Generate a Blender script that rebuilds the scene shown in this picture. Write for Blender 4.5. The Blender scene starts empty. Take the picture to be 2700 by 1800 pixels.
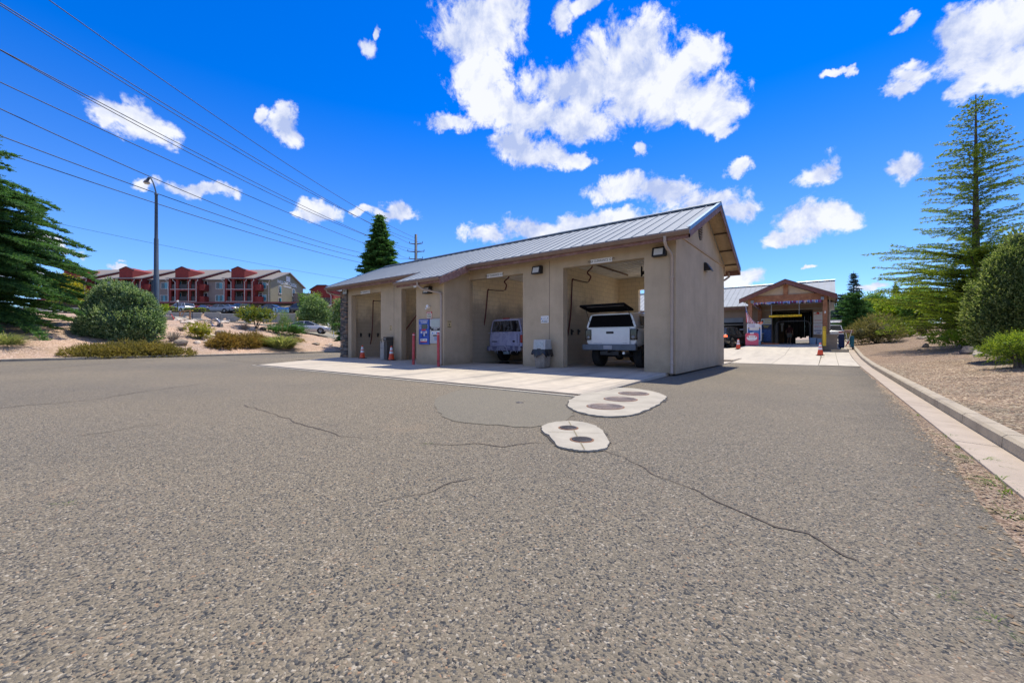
import bpy, bmesh, math, random
import numpy as np
from mathutils import Vector, Matrix
random.seed(11); rng = np.random.default_rng(11)
S = bpy.context.scene; C = S.collection
R_ = math.radians; PI = math.pi
# ---------------------------------------------------------------- camera frame (metres; X along the wash facade, Y away from it)
YAW = R_(38.2); FPX = 1062.0; EYE = 1.05
FX, FY = -math.sin(YAW), math.cos(YAW); RX, RY = math.cos(YAW), math.sin(YAW)
def ray(px, py):
    u = (px-1350)/FPX; v = (899-py)/FPX
    return (FX+u*RX, FY+u*RY, v)
def atD(px, py, D):
    r = ray(px, py); return Vector((r[0]*D, r[1]*D, EYE+r[2]*D))
def atY(px, py, y): return atD(px, py, y/ray(px, py)[1])
def atX(px, py, x): return atD(px, py, x/ray(px, py)[0])
def atZ(px, py, z=0.0): return atD(px, py, (z-EYE)/ray(px, py)[2])
# ---------------------------------------------------------------- node helpers / materials
def newmat(name):
    m = bpy.data.materials.new(name); m.use_nodes = True
    nt = m.node_tree; nt.nodes.clear()
    return m, nt
def N(nt, t, **k):
    n = nt.nodes.new(t)
    for a, b in k.items(): setattr(n, a, b)
    return n
def L(nt, a, b): nt.links.new(a, b)
def setin(n, **k):
    for a, b in k.items(): n.inputs[a.replace('_', ' ')].default_value = b
def ramp(nt, fac, stops, interp='LINEAR'):
    r = N(nt, 'ShaderNodeValToRGB'); r.color_ramp.interpolation = interp
    e = r.color_ramp.elements
    while len(e) < len(stops): e.new(0.5)
    for i, (p, c) in enumerate(stops):
        e[i].position = p; e[i].color = (*c[:3], 1) if not isinstance(c, (int, float)) else (c, c, c, 1)
    if fac is not None: L(nt, fac, r.inputs[0])
    return r
def noise(nt, vec, scale, detail=4, rough=.55, dist=0):
    n = N(nt, 'ShaderNodeTexNoise'); setin(n, Scale=scale, Detail=detail, Roughness=rough, Distortion=dist)
    if vec is not None: L(nt, vec, n.inputs['Vector'])
    return n
def mixc(nt, fac, a, b, mode='MIX'):
    m = N(nt, 'ShaderNodeMix', data_type='RGBA', blend_type=mode)
    for s, v in ((0, fac), (6, a), (7, b)):
        if hasattr(v, 'links') or hasattr(v, 'is_linked'): L(nt, v, m.inputs[s])
        else: m.inputs[s].default_value = v if s == 0 else (*v[:3], 1)
    return m.outputs[2]
def mth(nt, op, a, b=None, c=None, clamp=False):
    m = N(nt, 'ShaderNodeMath', operation=op, use_clamp=clamp)
    for i, v in enumerate((a, b, c)):
        if v is None: continue
        if hasattr(v, 'is_linked'): L(nt, v, m.inputs[i])
        else: m.inputs[i].default_value = v
    return m.outputs[0]
def coords(nt, kind='Object', scale=(1, 1, 1), rot=(0, 0, 0)):
    t = N(nt, 'ShaderNodeTexCoord'); mp = N(nt, 'ShaderNodeMapping')
    mp.inputs['Scale'].default_value = scale; mp.inputs['Rotation'].default_value = rot
    L(nt, t.outputs[kind], mp.inputs['Vector']); return mp.outputs[0]
def out(nt, bsdf):
    o = N(nt, 'ShaderNodeOutputMaterial'); L(nt, bsdf, o.inputs[0])
def bump(nt, b, height, strength=.3, dist=.02):
    n = N(nt, 'ShaderNodeBump'); setin(n, Strength=strength, Distance=dist)
    L(nt, height, n.inputs['Height']); L(nt, n.outputs[0], b.inputs['Normal'])
def pm(name, c, rough=.6, metal=0.0, var=.12, scale=6, bmp=0.0, bscale=40, coat=0.0, spec=.5, emit=None, est=1.0, dirt=None, dscale=2.0, alpha=None):
    """Principled paint/plastic/metal with procedural tone variation, optional dirt patches and fine bump."""
    m, nt = newmat(name); b = N(nt, 'ShaderNodeBsdfPrincipled')
    v = coords(nt)
    nz = noise(nt, v, scale, 5, .6)
    lo = [x*(1-var) for x in c]; hi = [min(1, x*(1+var)) for x in c]
    col = ramp(nt, nz.outputs[0], [(.3, lo), (.7, hi)]).outputs[0]
    if dirt:
        dn = noise(nt, v, dscale, 6, .65)
        f = ramp(nt, dn.outputs[0], [(.48, 0.0), (.72, .8)]).outputs[0]
        col = mixc(nt, f, col, dirt)
    L(nt, col, b.inputs['Base Color'])
    setin(b, Roughness=rough, Metallic=metal); b.inputs['Specular IOR Level'].default_value = spec
    b.inputs['Coat Weight'].default_value = coat; b.inputs['Coat Roughness'].default_value = .08
    if emit: b.inputs['Emission Color'].default_value = (*emit, 1); b.inputs['Emission Strength'].default_value = est
    if bmp: bump(nt, b, noise(nt, v, bscale, 4).outputs[0], bmp, .01)
    out(nt, b.outputs[0]); return m
# ---------------------------------------------------------------- mesh builder
class MB:
    def __init__(s): s.v = []; s.f = []; s.m = []; s.s = []
    def add(s, vs, fs, mi=0, sm=False):
        o = len(s.v); s.v += [tuple(p) for p in vs]
        for f in fs: s.f.append(tuple(i+o for i in f)); s.m.append(mi); s.s.append(sm)
        return s
    def box(s, x0, x1, y0, y1, z0, z1, mi=0):
        v = [(x, y, z) for z in (z0, z1) for y in (y0, y1) for x in (x0, x1)]
        return s.add(v, [(0, 2, 3, 1), (4, 5, 7, 6), (0, 1, 5, 4), (2, 6, 7, 3), (0, 4, 6, 2), (1, 3, 7, 5)], mi)
    def obox(s, c, size, M=None, mi=0):
        a, b, d = [q/2 for q in size]
        v = [Vector((x, y, z)) for z in (-d, d) for y in (-b, b) for x in (-a, a)]
        if M is not None: v = [M @ p for p in v]
        v = [p+Vector(c) for p in v]
        return s.add(v, [(0, 2, 3, 1), (4, 5, 7, 6), (0, 1, 5, 4), (2, 6, 7, 3), (0, 4, 6, 2), (1, 3, 7, 5)], mi)
    def beam(s, a, b, w, h, mi=0, up=(0, 0, 1)):
        a = Vector(a); b = Vector(b); d = (b-a); ln = d.length; d.normalize()
        x = d.cross(Vector(up))
        if x.length < 1e-4: x = d.cross(Vector((1, 0, 0)))
        x.normalize(); z = x.cross(d)
        M = Matrix((x, d, z)).transposed()
        return s.obox((a+b)/2, (w, ln, h), M, mi)
    def prism(s, poly, ax, a0, a1, mi=0):
        n = len(poly)
        def P(p, a): return {'x': (a, p[0], p[1]), 'y': (p[0], a, p[1]), 'z': (p[0], p[1], a)}[ax]
        v = [P(p, a0) for p in poly]+[P(p, a1) for p in poly]
        f = [tuple(range(n)), tuple(range(2*n-1, n-1, -1))]+[(i, (i+1) % n, n+(i+1) % n, n+i) for i in range(n)]
        return s.add(v, f, mi)
    def tube(s, pts, r, n=8, mi=0, caps=True, sm=True):
        pts = [Vector(p) for p in pts]; k = len(pts)
        rs = [r]*k if isinstance(r, (int, float)) else list(r)
        T = [(pts[min(i+1, k-1)]-pts[max(i-1, 0)]).normalized() for i in range(k)]
        ref = Vector((0, 0, 1)) if abs(T[0].z) < .9 else Vector((1, 0, 0))
        x = T[0].cross(ref).normalized(); v = []
        for i in range(k):
            x = (x-T[i]*x.dot(T[i])).normalized(); y = T[i].cross(x)
            for j in range(n):
                a = 2*PI*j/n; v.append(pts[i]+(x*math.cos(a)+y*math.sin(a))*rs[i])
        f = [(i*n+j, i*n+(j+1) % n, (i+1)*n+(j+1) % n, (i+1)*n+j) for i in range(k-1) for j in range(n)]
        s.add(v, f, mi, sm)
        if caps:
            s.add(v[:n], [tuple(range(n-1, -1, -1))], mi); s.add(v[-n:], [tuple(range(n))], mi)
        return s
    def lathe(s, prof, c=(0, 0, 0), n=16, mi=0, sm=True):
        v = []; c = Vector(c)
        for r, z in prof:
            for j in range(n):
                a = 2*PI*j/n; v.append((c.x+r*math.cos(a), c.y+r*math.sin(a), c.z+z))
        k = len(prof)
        f = [(i*n+j, i*n+(j+1) % n, (i+1)*n+(j+1) % n, (i+1)*n+j) for i in range(k-1) for j in range(n)]
        s.add(v, f, mi, sm)
        if prof[0][0] > 1e-5: s.add(v[:n], [tuple(range(n-1, -1, -1))], mi)
        if prof[-1][0] > 1e-5: s.add(v[-n:], [tuple(range(n))], mi)
        return s
    def ell(s, c, r, nu=14, nv=8, mi=0, M=None):
        v = []; c = Vector(c)
        for i in range(nv+1):
            t = PI*i/nv
            for j in range(nu):
                a = 2*PI*j/nu
                p = Vector((r[0]*math.sin(t)*math.cos(a), r[1]*math.sin(t)*math.sin(a), r[2]*math.cos(t)))
                v.append(c+(M @ p if M else p))
        f = [(i*nu+j, (i+1)*nu+j, (i+1)*nu+(j+1) % nu, i*nu+(j+1) % nu) for i in range(nv) for j in range(nu)]
        return s.add(v, f, mi, True)
    def quad(s, a, b, c, d, mi=0): return s.add([a, b, c, d], [(0, 1, 2, 3)], mi)
    def gridwall(s, ax, us, zs, solid, d0, d1, mi=0):
        """wall in the plane ax ('x': runs along x at depth y d0..d1; 'y': runs along y, depth x), only exposed faces"""
        def P(u, d, z): return (u, d, z) if ax == 'x' else (d, u, z)
        nu, nz = len(us)-1, len(zs)-1
        sol = lambda i, j: 0 <= i < nu and 0 <= j < nz and solid((us[i]+us[i+1])/2, (zs[j]+zs[j+1])/2)
        for i in range(nu):
            for j in range(nz):
                if not sol(i, j): continue
                a, b, c, d = us[i], us[i+1], zs[j], zs[j+1]
                s.add([P(a, d0, c), P(b, d0, c), P(b, d0, d), P(a, d0, d)], [(0, 1, 2, 3)], mi)
                s.add([P(a, d1, c), P(a, d1, d), P(b, d1, d), P(b, d1, c)], [(0, 1, 2, 3)], mi)
                if not sol(i-1, j): s.add([P(a, d0, c), P(a, d0, d), P(a, d1, d), P(a, d1, c)], [(0, 1, 2, 3)], mi)
                if not sol(i+1, j): s.add([P(b, d0, c), P(b, d1, c), P(b, d1, d), P(b, d0, d)], [(0, 1, 2, 3)], mi)
                if not sol(i, j-1): s.add([P(a, d0, c), P(a, d1, c), P(b, d1, c), P(b, d0, c)], [(0, 1, 2, 3)], mi)
                if not sol(i, j+1): s.add([P(a, d0, d), P(b, d0, d), P(b, d1, d), P(a, d1, d)], [(0, 1, 2, 3)], mi)
        return s
    def build(s, name, mats, parent=None, world=False, bevel=0.0, seg=2, weld=False, recalc=True):
        me = bpy.data.meshes.new(name); vs = s.v
        if world and parent is not None:
            Mi = BASE[parent.name].inverted(); vs = [tuple(Mi @ Vector(p)) for p in vs]
        me.from_pydata(vs, [], s.f)
        me.polygons.foreach_set('material_index', s.m); me.polygons.foreach_set('use_smooth', s.s)
        for m in (mats if isinstance(mats, (list, tuple)) else [mats]): me.materials.append(m)
        if recalc or weld:
            bm = bmesh.new(); bm.from_mesh(me)
            if weld: bmesh.ops.remove_doubles(bm, verts=bm.verts, dist=1e-4)
            bmesh.ops.recalc_face_normals(bm, faces=bm.faces); bm.to_mesh(me); bm.free()
        o = bpy.data.objects.new(name, me); C.objects.link(o)
        if parent is not None: o.parent = parent
        BASE[o.name] = BASE[parent.name].copy() if parent is not None else Matrix.Identity(4)
        if bevel:
            md = o.modifiers.new('Bevel', 'BEVEL'); md.width = bevel; md.segments = seg; md.limit_method = 'ANGLE'; md.angle_limit = R_(40)
        return o
BASE = {}
def npmesh(name, v, f, mats, parent=None, smooth=False, mi=None):
    """fast numpy mesh: v (n,3), f (m,k)"""
    v = np.asarray(v, dtype=np.float32); f = np.asarray(f, dtype=np.int32); m, k = f.shape
    me = bpy.data.meshes.new(name)
    me.vertices.add(len(v)); me.vertices.foreach_set('co', v.ravel())
    me.loops.add(m*k); me.loops.foreach_set('vertex_index', f.ravel())
    me.polygons.add(m); me.polygons.foreach_set('loop_start', np.arange(0, m*k, k, dtype=np.int32))
    me.polygons.foreach_set('loop_total', np.full(m, k, dtype=np.int32))
    for q in (mats if isinstance(mats, (list, tuple)) else [mats]): me.materials.append(q)
    if mi is not None: me.polygons.foreach_set('material_index', np.asarray(mi, dtype=np.int32))
    if smooth: me.polygons.foreach_set('use_smooth', np.ones(m, dtype=bool))
    me.update(calc_edges=True); me.validate()
    o = bpy.data.objects.new(name, me); C.objects.link(o)
    if parent is not None: o.parent = parent
    BASE[o.name] = BASE[parent.name].copy() if parent is not None else Matrix.Identity(4)
    return o
def tag(o, label=None, cat=None, group=None, kind=None):
    if label: o['label'] = label
    if cat: o['category'] = cat
    if group: o['group'] = group
    if kind: o['kind'] = kind
    return o
def thing(name, label, cat, loc=(0, 0, 0), rz=0.0, group=None):
    o = bpy.data.objects.new(name, None); C.objects.link(o); o.empty_display_size = .2
    o.location = loc; o.rotation_euler = (0, 0, rz)
    BASE[o.name] = Matrix.Translation(Vector(loc)) @ Matrix.Rotation(rz, 4, 'Z')
    return tag(o, label, cat, group)
def place(o, loc, rz=0.0):
    o.location = loc; o.rotation_euler = (0, 0, rz)
    BASE[o.name] = Matrix.Translation(Vector(loc)) @ Matrix.Rotation(rz, 4, 'Z'); return o
def struct(o): o['kind'] = 'structure'; return o
def dup(o, parent=None, loc=None, rz=None, label=None, scale=None):
    c = o.copy(); C.objects.link(c)
    if parent is not None: c.parent = parent
    if loc is not None: c.location = loc
    if rz is not None: c.rotation_euler = (0, 0, rz)
    if scale is not None: c.scale = (scale,)*3 if isinstance(scale, (int, float)) else scale
    if label: c['label'] = label
    for ch in o.children: dup(ch, c)
    BASE[c.name] = Matrix.Identity(4)
    return c
FONT = None
def text(name, body, size, mat, parent, M, depth=.004, align='CENTER', sx=1.0):
    """lettering as a mesh, M places the text plane (x right, y up, z towards the reader) in the parent's frame"""
    cu = bpy.data.curves.new(name, 'FONT'); cu.body = body; cu.size = size; cu.extrude = depth/2
    cu.align_x = align; cu.align_y = 'CENTER'; cu.resolution_u = 3
    t = bpy.data.objects.new('tmp', cu); C.objects.link(t)
    dg = bpy.context.evaluated_depsgraph_get(); dg.update()
    me = bpy.data.meshes.new_from_object(t.evaluated_get(dg)); me.name = name
    bpy.data.objects.remove(t); bpy.data.curves.remove(cu)
    me.transform(M @ Matrix.Diagonal((sx, 1, 1, 1)))
    me.materials.clear(); me.materials.append(mat)
    o = bpy.data.objects.new(name, me); C.objects.link(o)
    if parent is not None: o.parent = parent
    BASE[o.name] = BASE[parent.name].copy() if parent is not None else Matrix.Identity(4)
    return o
def facing_front(x, y, z):      # text plane facing -Y
    return Matrix.Translation((x, y, z)) @ Matrix.Rotation(PI/2, 4, 'X')
# ---------------------------------------------------------------- render / camera / light / sky
S.render.resolution_x, S.render.resolution_y = 1024, 682
S.view_settings.view_transform = 'Standard'; S.view_settings.look = 'None'
S.view_settings.gamma = 1; S.view_settings.exposure = 0.55
S.cycles.max_bounces = 10; S.cycles.diffuse_bounces = 8; S.cycles.glossy_bounces = 3; S.cycles.transmission_bounces = 4
S.cycles.transparent_max_bounces = 8; S.cycles.caustics_reflective = False; S.cycles.caustics_refractive = False
S.cycles.sample_clamp_indirect = 8
cam = bpy.data.cameras.new('camera'); camo = bpy.data.objects.new('camera', cam); C.objects.link(camo)
cam.sensor_width = 36; cam.lens = 36*FPX/2700; cam.clip_end = 6000; cam.clip_start = .05
cam.shift_y = -(1.0/2700)
camo.location = (0, 0, EYE); camo.rotation_euler = (PI/2, 0, YAW)
S.camera = camo
SUN = Vector((-.045, .385, .92)).normalized()
sl = bpy.data.lights.new('sun', 'SUN'); sl.energy = 3.9; sl.angle = R_(.55); sl.color = (1.0, .905, .75)
so = bpy.data.objects.new('sun', sl); C.objects.link(so); so.location = (0, 0, 60)
so.rotation_euler = SUN.to_track_quat('Z', 'Y').to_euler()
SKY_STR, SKY_SAT, SKY_TINT = .113, 1.06, (.17, .62, 1.42)
SKY_TINTH = (.76, .94, 1.20)
CLOUD_LO, CLOUD_HI, CLOUD_STR = (.47, .56, .84), (.92, .94, 1.0), .72
W = bpy.data.worlds.new('World'); S.world = W; W.use_nodes = True
nt = W.node_tree; nt.nodes.clear()
sky = N(nt, 'ShaderNodeTexSky', sky_type='NISHITA'); sky.sun_disc = False
sky.sun_elevation = math.asin(SUN.z); sky.sun_rotation = math.atan2(SUN.x, SUN.y)
sky.altitude = 1600; sky.air_density = 1.0; sky.dust_density = .35; sky.ozone_density = 2.2

tc = N(nt, 'ShaderNodeTexCoord'); sp = N(nt, 'ShaderNodeSeparateXYZ'); L(nt, tc.outputs['Generated'], sp.inputs[0])
az = mth(nt, 'ARCTAN2', sp.outputs[0], sp.outputs[1]); el = mth(nt, 'ARCSINE', sp.outputs[2])
cb = N(nt, 'ShaderNodeCombineXYZ'); L(nt, az, cb.inputs[0]); L(nt, el, cb.inputs[1]); q = cb.outputs[0]
def azel(x, y):
    r = Vector(ray(x*1.148, y*1.148)).normalized(); return math.atan2(r.x, r.y), math.asin(r.z)
BLOBS = [(1110,60,95,95),(1150,20,75,65),(1060,100,55,65),(1090,180,65,60),(1130,240,75,48),(1040,283,62,22),(1430,120,105,78),(1390,190,140,70),
 (1480,200,130,88),(1560,230,110,52),(1640,260,60,38),(1600,130,62,36),(1300,205,100,58),(1250,270,100,38),(1330,285,68,45),(1668,290,30,15),
 (1335,8,58,20),(1290,42,24,36),(1190,335,55,33),(1260,352,80,30),(1335,355,50,18),(1470,338,24,18),(843,100,27,30),(868,65,9,18),
 (300,260,75,42),(355,300,55,28),(245,262,36,20),(655,270,42,38),(680,310,32,32),(602,255,18,22),(430,430,60,18),(500,438,38,16),(345,420,32,12),
 (725,480,50,26),(830,485,28,13),(920,487,35,28),(885,497,28,11),(690,487,26,9),(1430,430,60,33),(1530,440,90,32),(1620,460,90,32),(1690,480,58,22),
 (1705,378,30,18),(1120,540,50,25),(1230,525,80,28),(1330,515,90,26),(1400,500,70,18),(1885,390,45,33),(1850,512,75,38),(1920,500,60,32),(1800,547,46,18),
 (2075,380,52,36),(2085,180,46,26),(2060,215,44,18),(2100,150,33,18),(2250,90,105,68),(2300,150,75,55),(2240,185,46,32),(2190,60,48,36),
 (2330,60,70,80),(2080,43,27,16),(1905,182,36,8),(1945,170,16,12),(1855,615,18,5),(1705,645,46,16),(2010,662,50,8),(90,570,46,15),
 (130,582,36,8),(45,632,55,16),(265,612,22,5)]
nw = noise(nt, q, 9, 5, .62); wv = N(nt, 'ShaderNodeVectorMath', operation='MULTIPLY_ADD'); L(nt, nw.outputs['Color'], wv.inputs[0])
wv.inputs[1].default_value = (.105, .085, 0)
wo_ = N(nt, 'ShaderNodeVectorMath', operation='ADD'); L(nt, q, wo_.inputs[0]); wo_.inputs[1].default_value = (-.0525, -.0425, 0); L(nt, wo_.outputs[0], wv.inputs[2]); qw = wv.outputs[0]
f = None
for bx, by, rx, ry in BLOBS:
    a0, e0 = azel(bx, by); a1, e1 = azel(bx+rx, by); a2, e2 = azel(bx, by-ry)
    sx, sy = 1/max(.004, math.hypot(a1-a0, e1-e0)*1.14), 1/max(.004, math.hypot(a2-a0, e2-e0)*1.14)
    v = N(nt, 'ShaderNodeVectorMath', operation='MULTIPLY_ADD'); L(nt, qw, v.inputs[0])
    v.inputs[1].default_value = (sx, sy, 0); v.inputs[2].default_value = (-a0*sx, -e0*sy, 0)
    ln = N(nt, 'ShaderNodeVectorMath', operation='LENGTH'); L(nt, v.outputs[0], ln.inputs[0])
    fi = mth(nt, 'SUBTRACT', 1.0, ln.outputs['Value'])
    f = fi if f is None else mth(nt, 'SMOOTH_MAX', f, fi, .25)
n1 = noise(nt, q, 13, 11, .66, .35); n2 = noise(nt, q, 6, 5, .55, .3)
n5 = noise(nt, q, 42, 8, .65, .2)
fc = mth(nt, 'MULTIPLY', mth(nt, 'MINIMUM', f, .8), 1.5)
f2 = mth(nt, 'MULTIPLY_ADD', n1.outputs[0], 3.3, mth(nt, 'MULTIPLY_ADD', n2.outputs[0], 1.3, mth(nt, 'MULTIPLY_ADD', n5.outputs[0], 1.1, mth(nt, 'ADD', fc, -2.81))))
alpha = N(nt, 'ShaderNodeMapRange', interpolation_type='SMOOTHSTEP'); L(nt, f2, alpha.inputs[0])
setin(alpha, From_Min=-.10, From_Max=.72)
# thickness from the same field sampled a little higher: tops are brighter than undersides
vo = N(nt, 'ShaderNodeVectorMath', operation='ADD'); L(nt, q, vo.inputs[0]); vo.inputs[1].default_value = (0, .035, 0)
n3 = noise(nt, vo.outputs[0], 13, 7, .6, .35)
sh = mth(nt, 'SUBTRACT', n1.outputs[0], n3.outputs[0])
sh = mth(nt, 'MULTIPLY_ADD', sh, 1.5, mth(nt, 'MULTIPLY_ADD', n2.outputs[0], 2.0, -.50))
ccol = ramp(nt, sh, [(.22, CLOUD_LO), (.72, CLOUD_HI)]).outputs[0]
th_ = N(nt, 'ShaderNodeMapRange', interpolation_type='SMOOTHSTEP'); L(nt, el, th_.inputs[0]); setin(th_, From_Min=-.02, From_Max=.66)
tint = mixc(nt, 1.0, sky.outputs[0], mixc(nt, th_.outputs[0], SKY_TINTH, SKY_TINT), 'MULTIPLY')
hsv = N(nt, 'ShaderNodeHueSaturation'); setin(hsv, Hue=.5, Saturation=SKY_SAT, Value=1.0); L(nt, tint, hsv.inputs['Color'])
bg = N(nt, 'ShaderNodeBackground'); bg.inputs[1].default_value = SKY_STR; L(nt, hsv.outputs[0], bg.inputs[0])
bgc = N(nt, 'ShaderNodeBackground'); bgc.inputs[1].default_value = CLOUD_STR; L(nt, ccol, bgc.inputs[0])
# unseen broken cloud added overhead and behind the view to whiten the daylight
n4 = noise(nt, tc.outputs['Generated'], 2.6, 6, .6)
dv = N(nt, 'ShaderNodeVectorMath', operation='DOT_PRODUCT'); L(nt, tc.outputs['Generated'], dv.inputs[0]); dv.inputs[1].default_value = (FX*.70, FY*.70, -.714)
reg = N(nt, 'ShaderNodeMapRange', interpolation_type='SMOOTHSTEP'); L(nt, dv.outputs['Value'], reg.inputs[0]); setin(reg, From_Min=.02, From_Max=-.35)
ov = ramp(nt, n4.outputs[0], [(.42, 0.0), (.62, .75)]).outputs[0]
alpha_o = mth(nt, 'MAXIMUM', alpha.outputs[0], mth(nt, 'MULTIPLY', ov, reg.outputs[0]))
mx = N(nt, 'ShaderNodeMixShader'); L(nt, mth(nt, 'MULTIPLY', alpha_o, .97), mx.inputs[0]); L(nt, bg.outputs[0], mx.inputs[1]); L(nt, bgc.outputs[0], mx.inputs[2])
wo = N(nt, 'ShaderNodeOutputWorld'); L(nt, mx.outputs[0], wo.inputs[0])
W.cycles.sampling_method = 'MANUAL'; W.cycles.sample_map_resolution = 512
# ---------------------------------------------------------------- terrain
CX = np.array([-33.0,-33.0,-33.2,-33.3,-33.5,-34.3,-35.5,-37.3,-40.0,-43.8,-48.5,-60]); CY = np.array([-60,-30,-5,3,8,13,17,21,25,29,33,42.])
def curb_x(y): return np.interp(y, CY, CX)
def curb_s(x, y):
    k = (np.interp(y+.5, CY, CX)-np.interp(y-.5, CY, CX))
    return (curb_x(y)-x)/np.sqrt(1+k*k)
def base_r(y): return np.interp(y, [22, 29, 36, 48, 62, 90, 140], [0, .12, .44, .85, 1.25, 1.9, 3.0])
def base_l(y): return np.interp(y, [22, 32, 38, 48, 70, 140], [0, .38, .52, .6, .9, 2.5])
def lot_z(x, y):
    t = np.clip((x+9)/8.0, 0, 1); return base_l(y)*(1-t)+base_r(y)*t
def vnoise(x, y, s, seed=0):
    x = np.asarray(x, float)*s+seed*17.3; y = np.asarray(y, float)*s+seed*7.1
    xi = np.floor(x); yi = np.floor(y); fx = x-xi; fy = y-yi; fx = fx*fx*(3-2*fx); fy = fy*fy*(3-2*fy)
    h = lambda a, b: np.modf(np.abs(np.sin(a*127.1+b*311.7)*43758.5453))[0]
    return (h(xi, yi)*(1-fx)+h(xi+1, yi)*fx)*(1-fy)+(h(xi, yi+1)*(1-fx)+h(xi+1, yi+1)*fx)*fy-.5
def hill_z(x, y):
    s = curb_s(x, y); D = x*FX+y*FY
    z = np.interp(s, [-1, 0, .3, 3, 11.5, 15, 45, 80], [-.2, .06, .13, .78, 2.55, 3.0, 4.85, 6.6])
    z = z+np.clip(s, 0, 1.5)/1.5*np.clip((14-s)/4, 0, 1)*(.35*vnoise(x, y, .45, 1)+.12*vnoise(x, y, 1.7, 2))
    up = 5.4+.062*(D-62.6)
    return np.where((D > 62.6) & (s > 14), np.maximum(z, np.minimum(up, 8.2)), z)
def bank_z(x, y):
    t = np.maximum(x-1.5, 0)
    z = base_r(y)+.10+np.interp(t, [0, .4, 6, 14, 40], [0, .03, .68, 1.7, 3.4])*np.interp(y, [4, 14, 60], [.45, 1, 1.15])
    return z+np.clip(t, 0, 1.5)*(.12*vnoise(x, y, .5, 3)+.05*vnoise(x, y, 1.6, 4))
def apron_z(x, y):
    g = np.interp(y, [21.6, 28.7, 32, 34.2, 36], [0.012, .23, .55, .76, .80])
    t = np.clip((x+5.7)/1.0, 0, 1)
    return np.maximum(g*t+(lot_z(x, y)+.02)*(1-t), lot_z(x, y)+.015)
def ground(x, y):
    x = float(x); y = float(y)
    if curb_s(x, y) > 0 and x < -30: return float(hill_z(x, y))
    if x > 1.5: return float(bank_z(x, y))
    if -12 < x < -.36 and 21.6 < y < 41: return float(apron_z(x, y))
    if -22.9 < x < -3.3 and 7 < y < 19.6: return float(np.interp(y, [6.9, 9.5, 12.5], [.02, .045, .095]))
    return float(lot_z(x, y))
def hit(px, py, d0=3.0, d1=260.0):
    """first ground point along the line of sight through a photo pixel"""
    r = ray(px, py); d = d0; last = d0
    while d < d1:
        if EYE+r[2]*d <= ground(r[0]*d, r[1]*d):
            a, b = last, d
            for _ in range(24):
                m = (a+b)/2
                if EYE+r[2]*m <= ground(r[0]*m, r[1]*m): b = m
                else: a = m
            return Vector((r[0]*b, r[1]*b, ground(r[0]*b, r[1]*b)))
        last = d; d += .12+d*.004
    return None
def sheet(name, xs, ys, zf, mat, xmap=None, dz=0.0, smooth=True, parent=None):
    X, Y = np.meshgrid(np.asarray(xs, float), np.asarray(ys, float))
    if xmap is not None: X = xmap(X, Y)
    Z = zf(X, Y)+dz if callable(zf) else np.full_like(X, zf+dz)
    nx, ny = X.shape[1], X.shape[0]
    v = np.stack([X.ravel(), Y.ravel(), np.broadcast_to(Z, X.shape).ravel()], 1)
    i = np.arange(nx-1); j = np.arange(ny-1); I, J = np.meshgrid(i, j); b = (J*nx+I).ravel()
    return npmesh(name, v, np.stack([b, b+1, b+nx+1, b+nx], 1), mat, parent, smooth)
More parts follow.
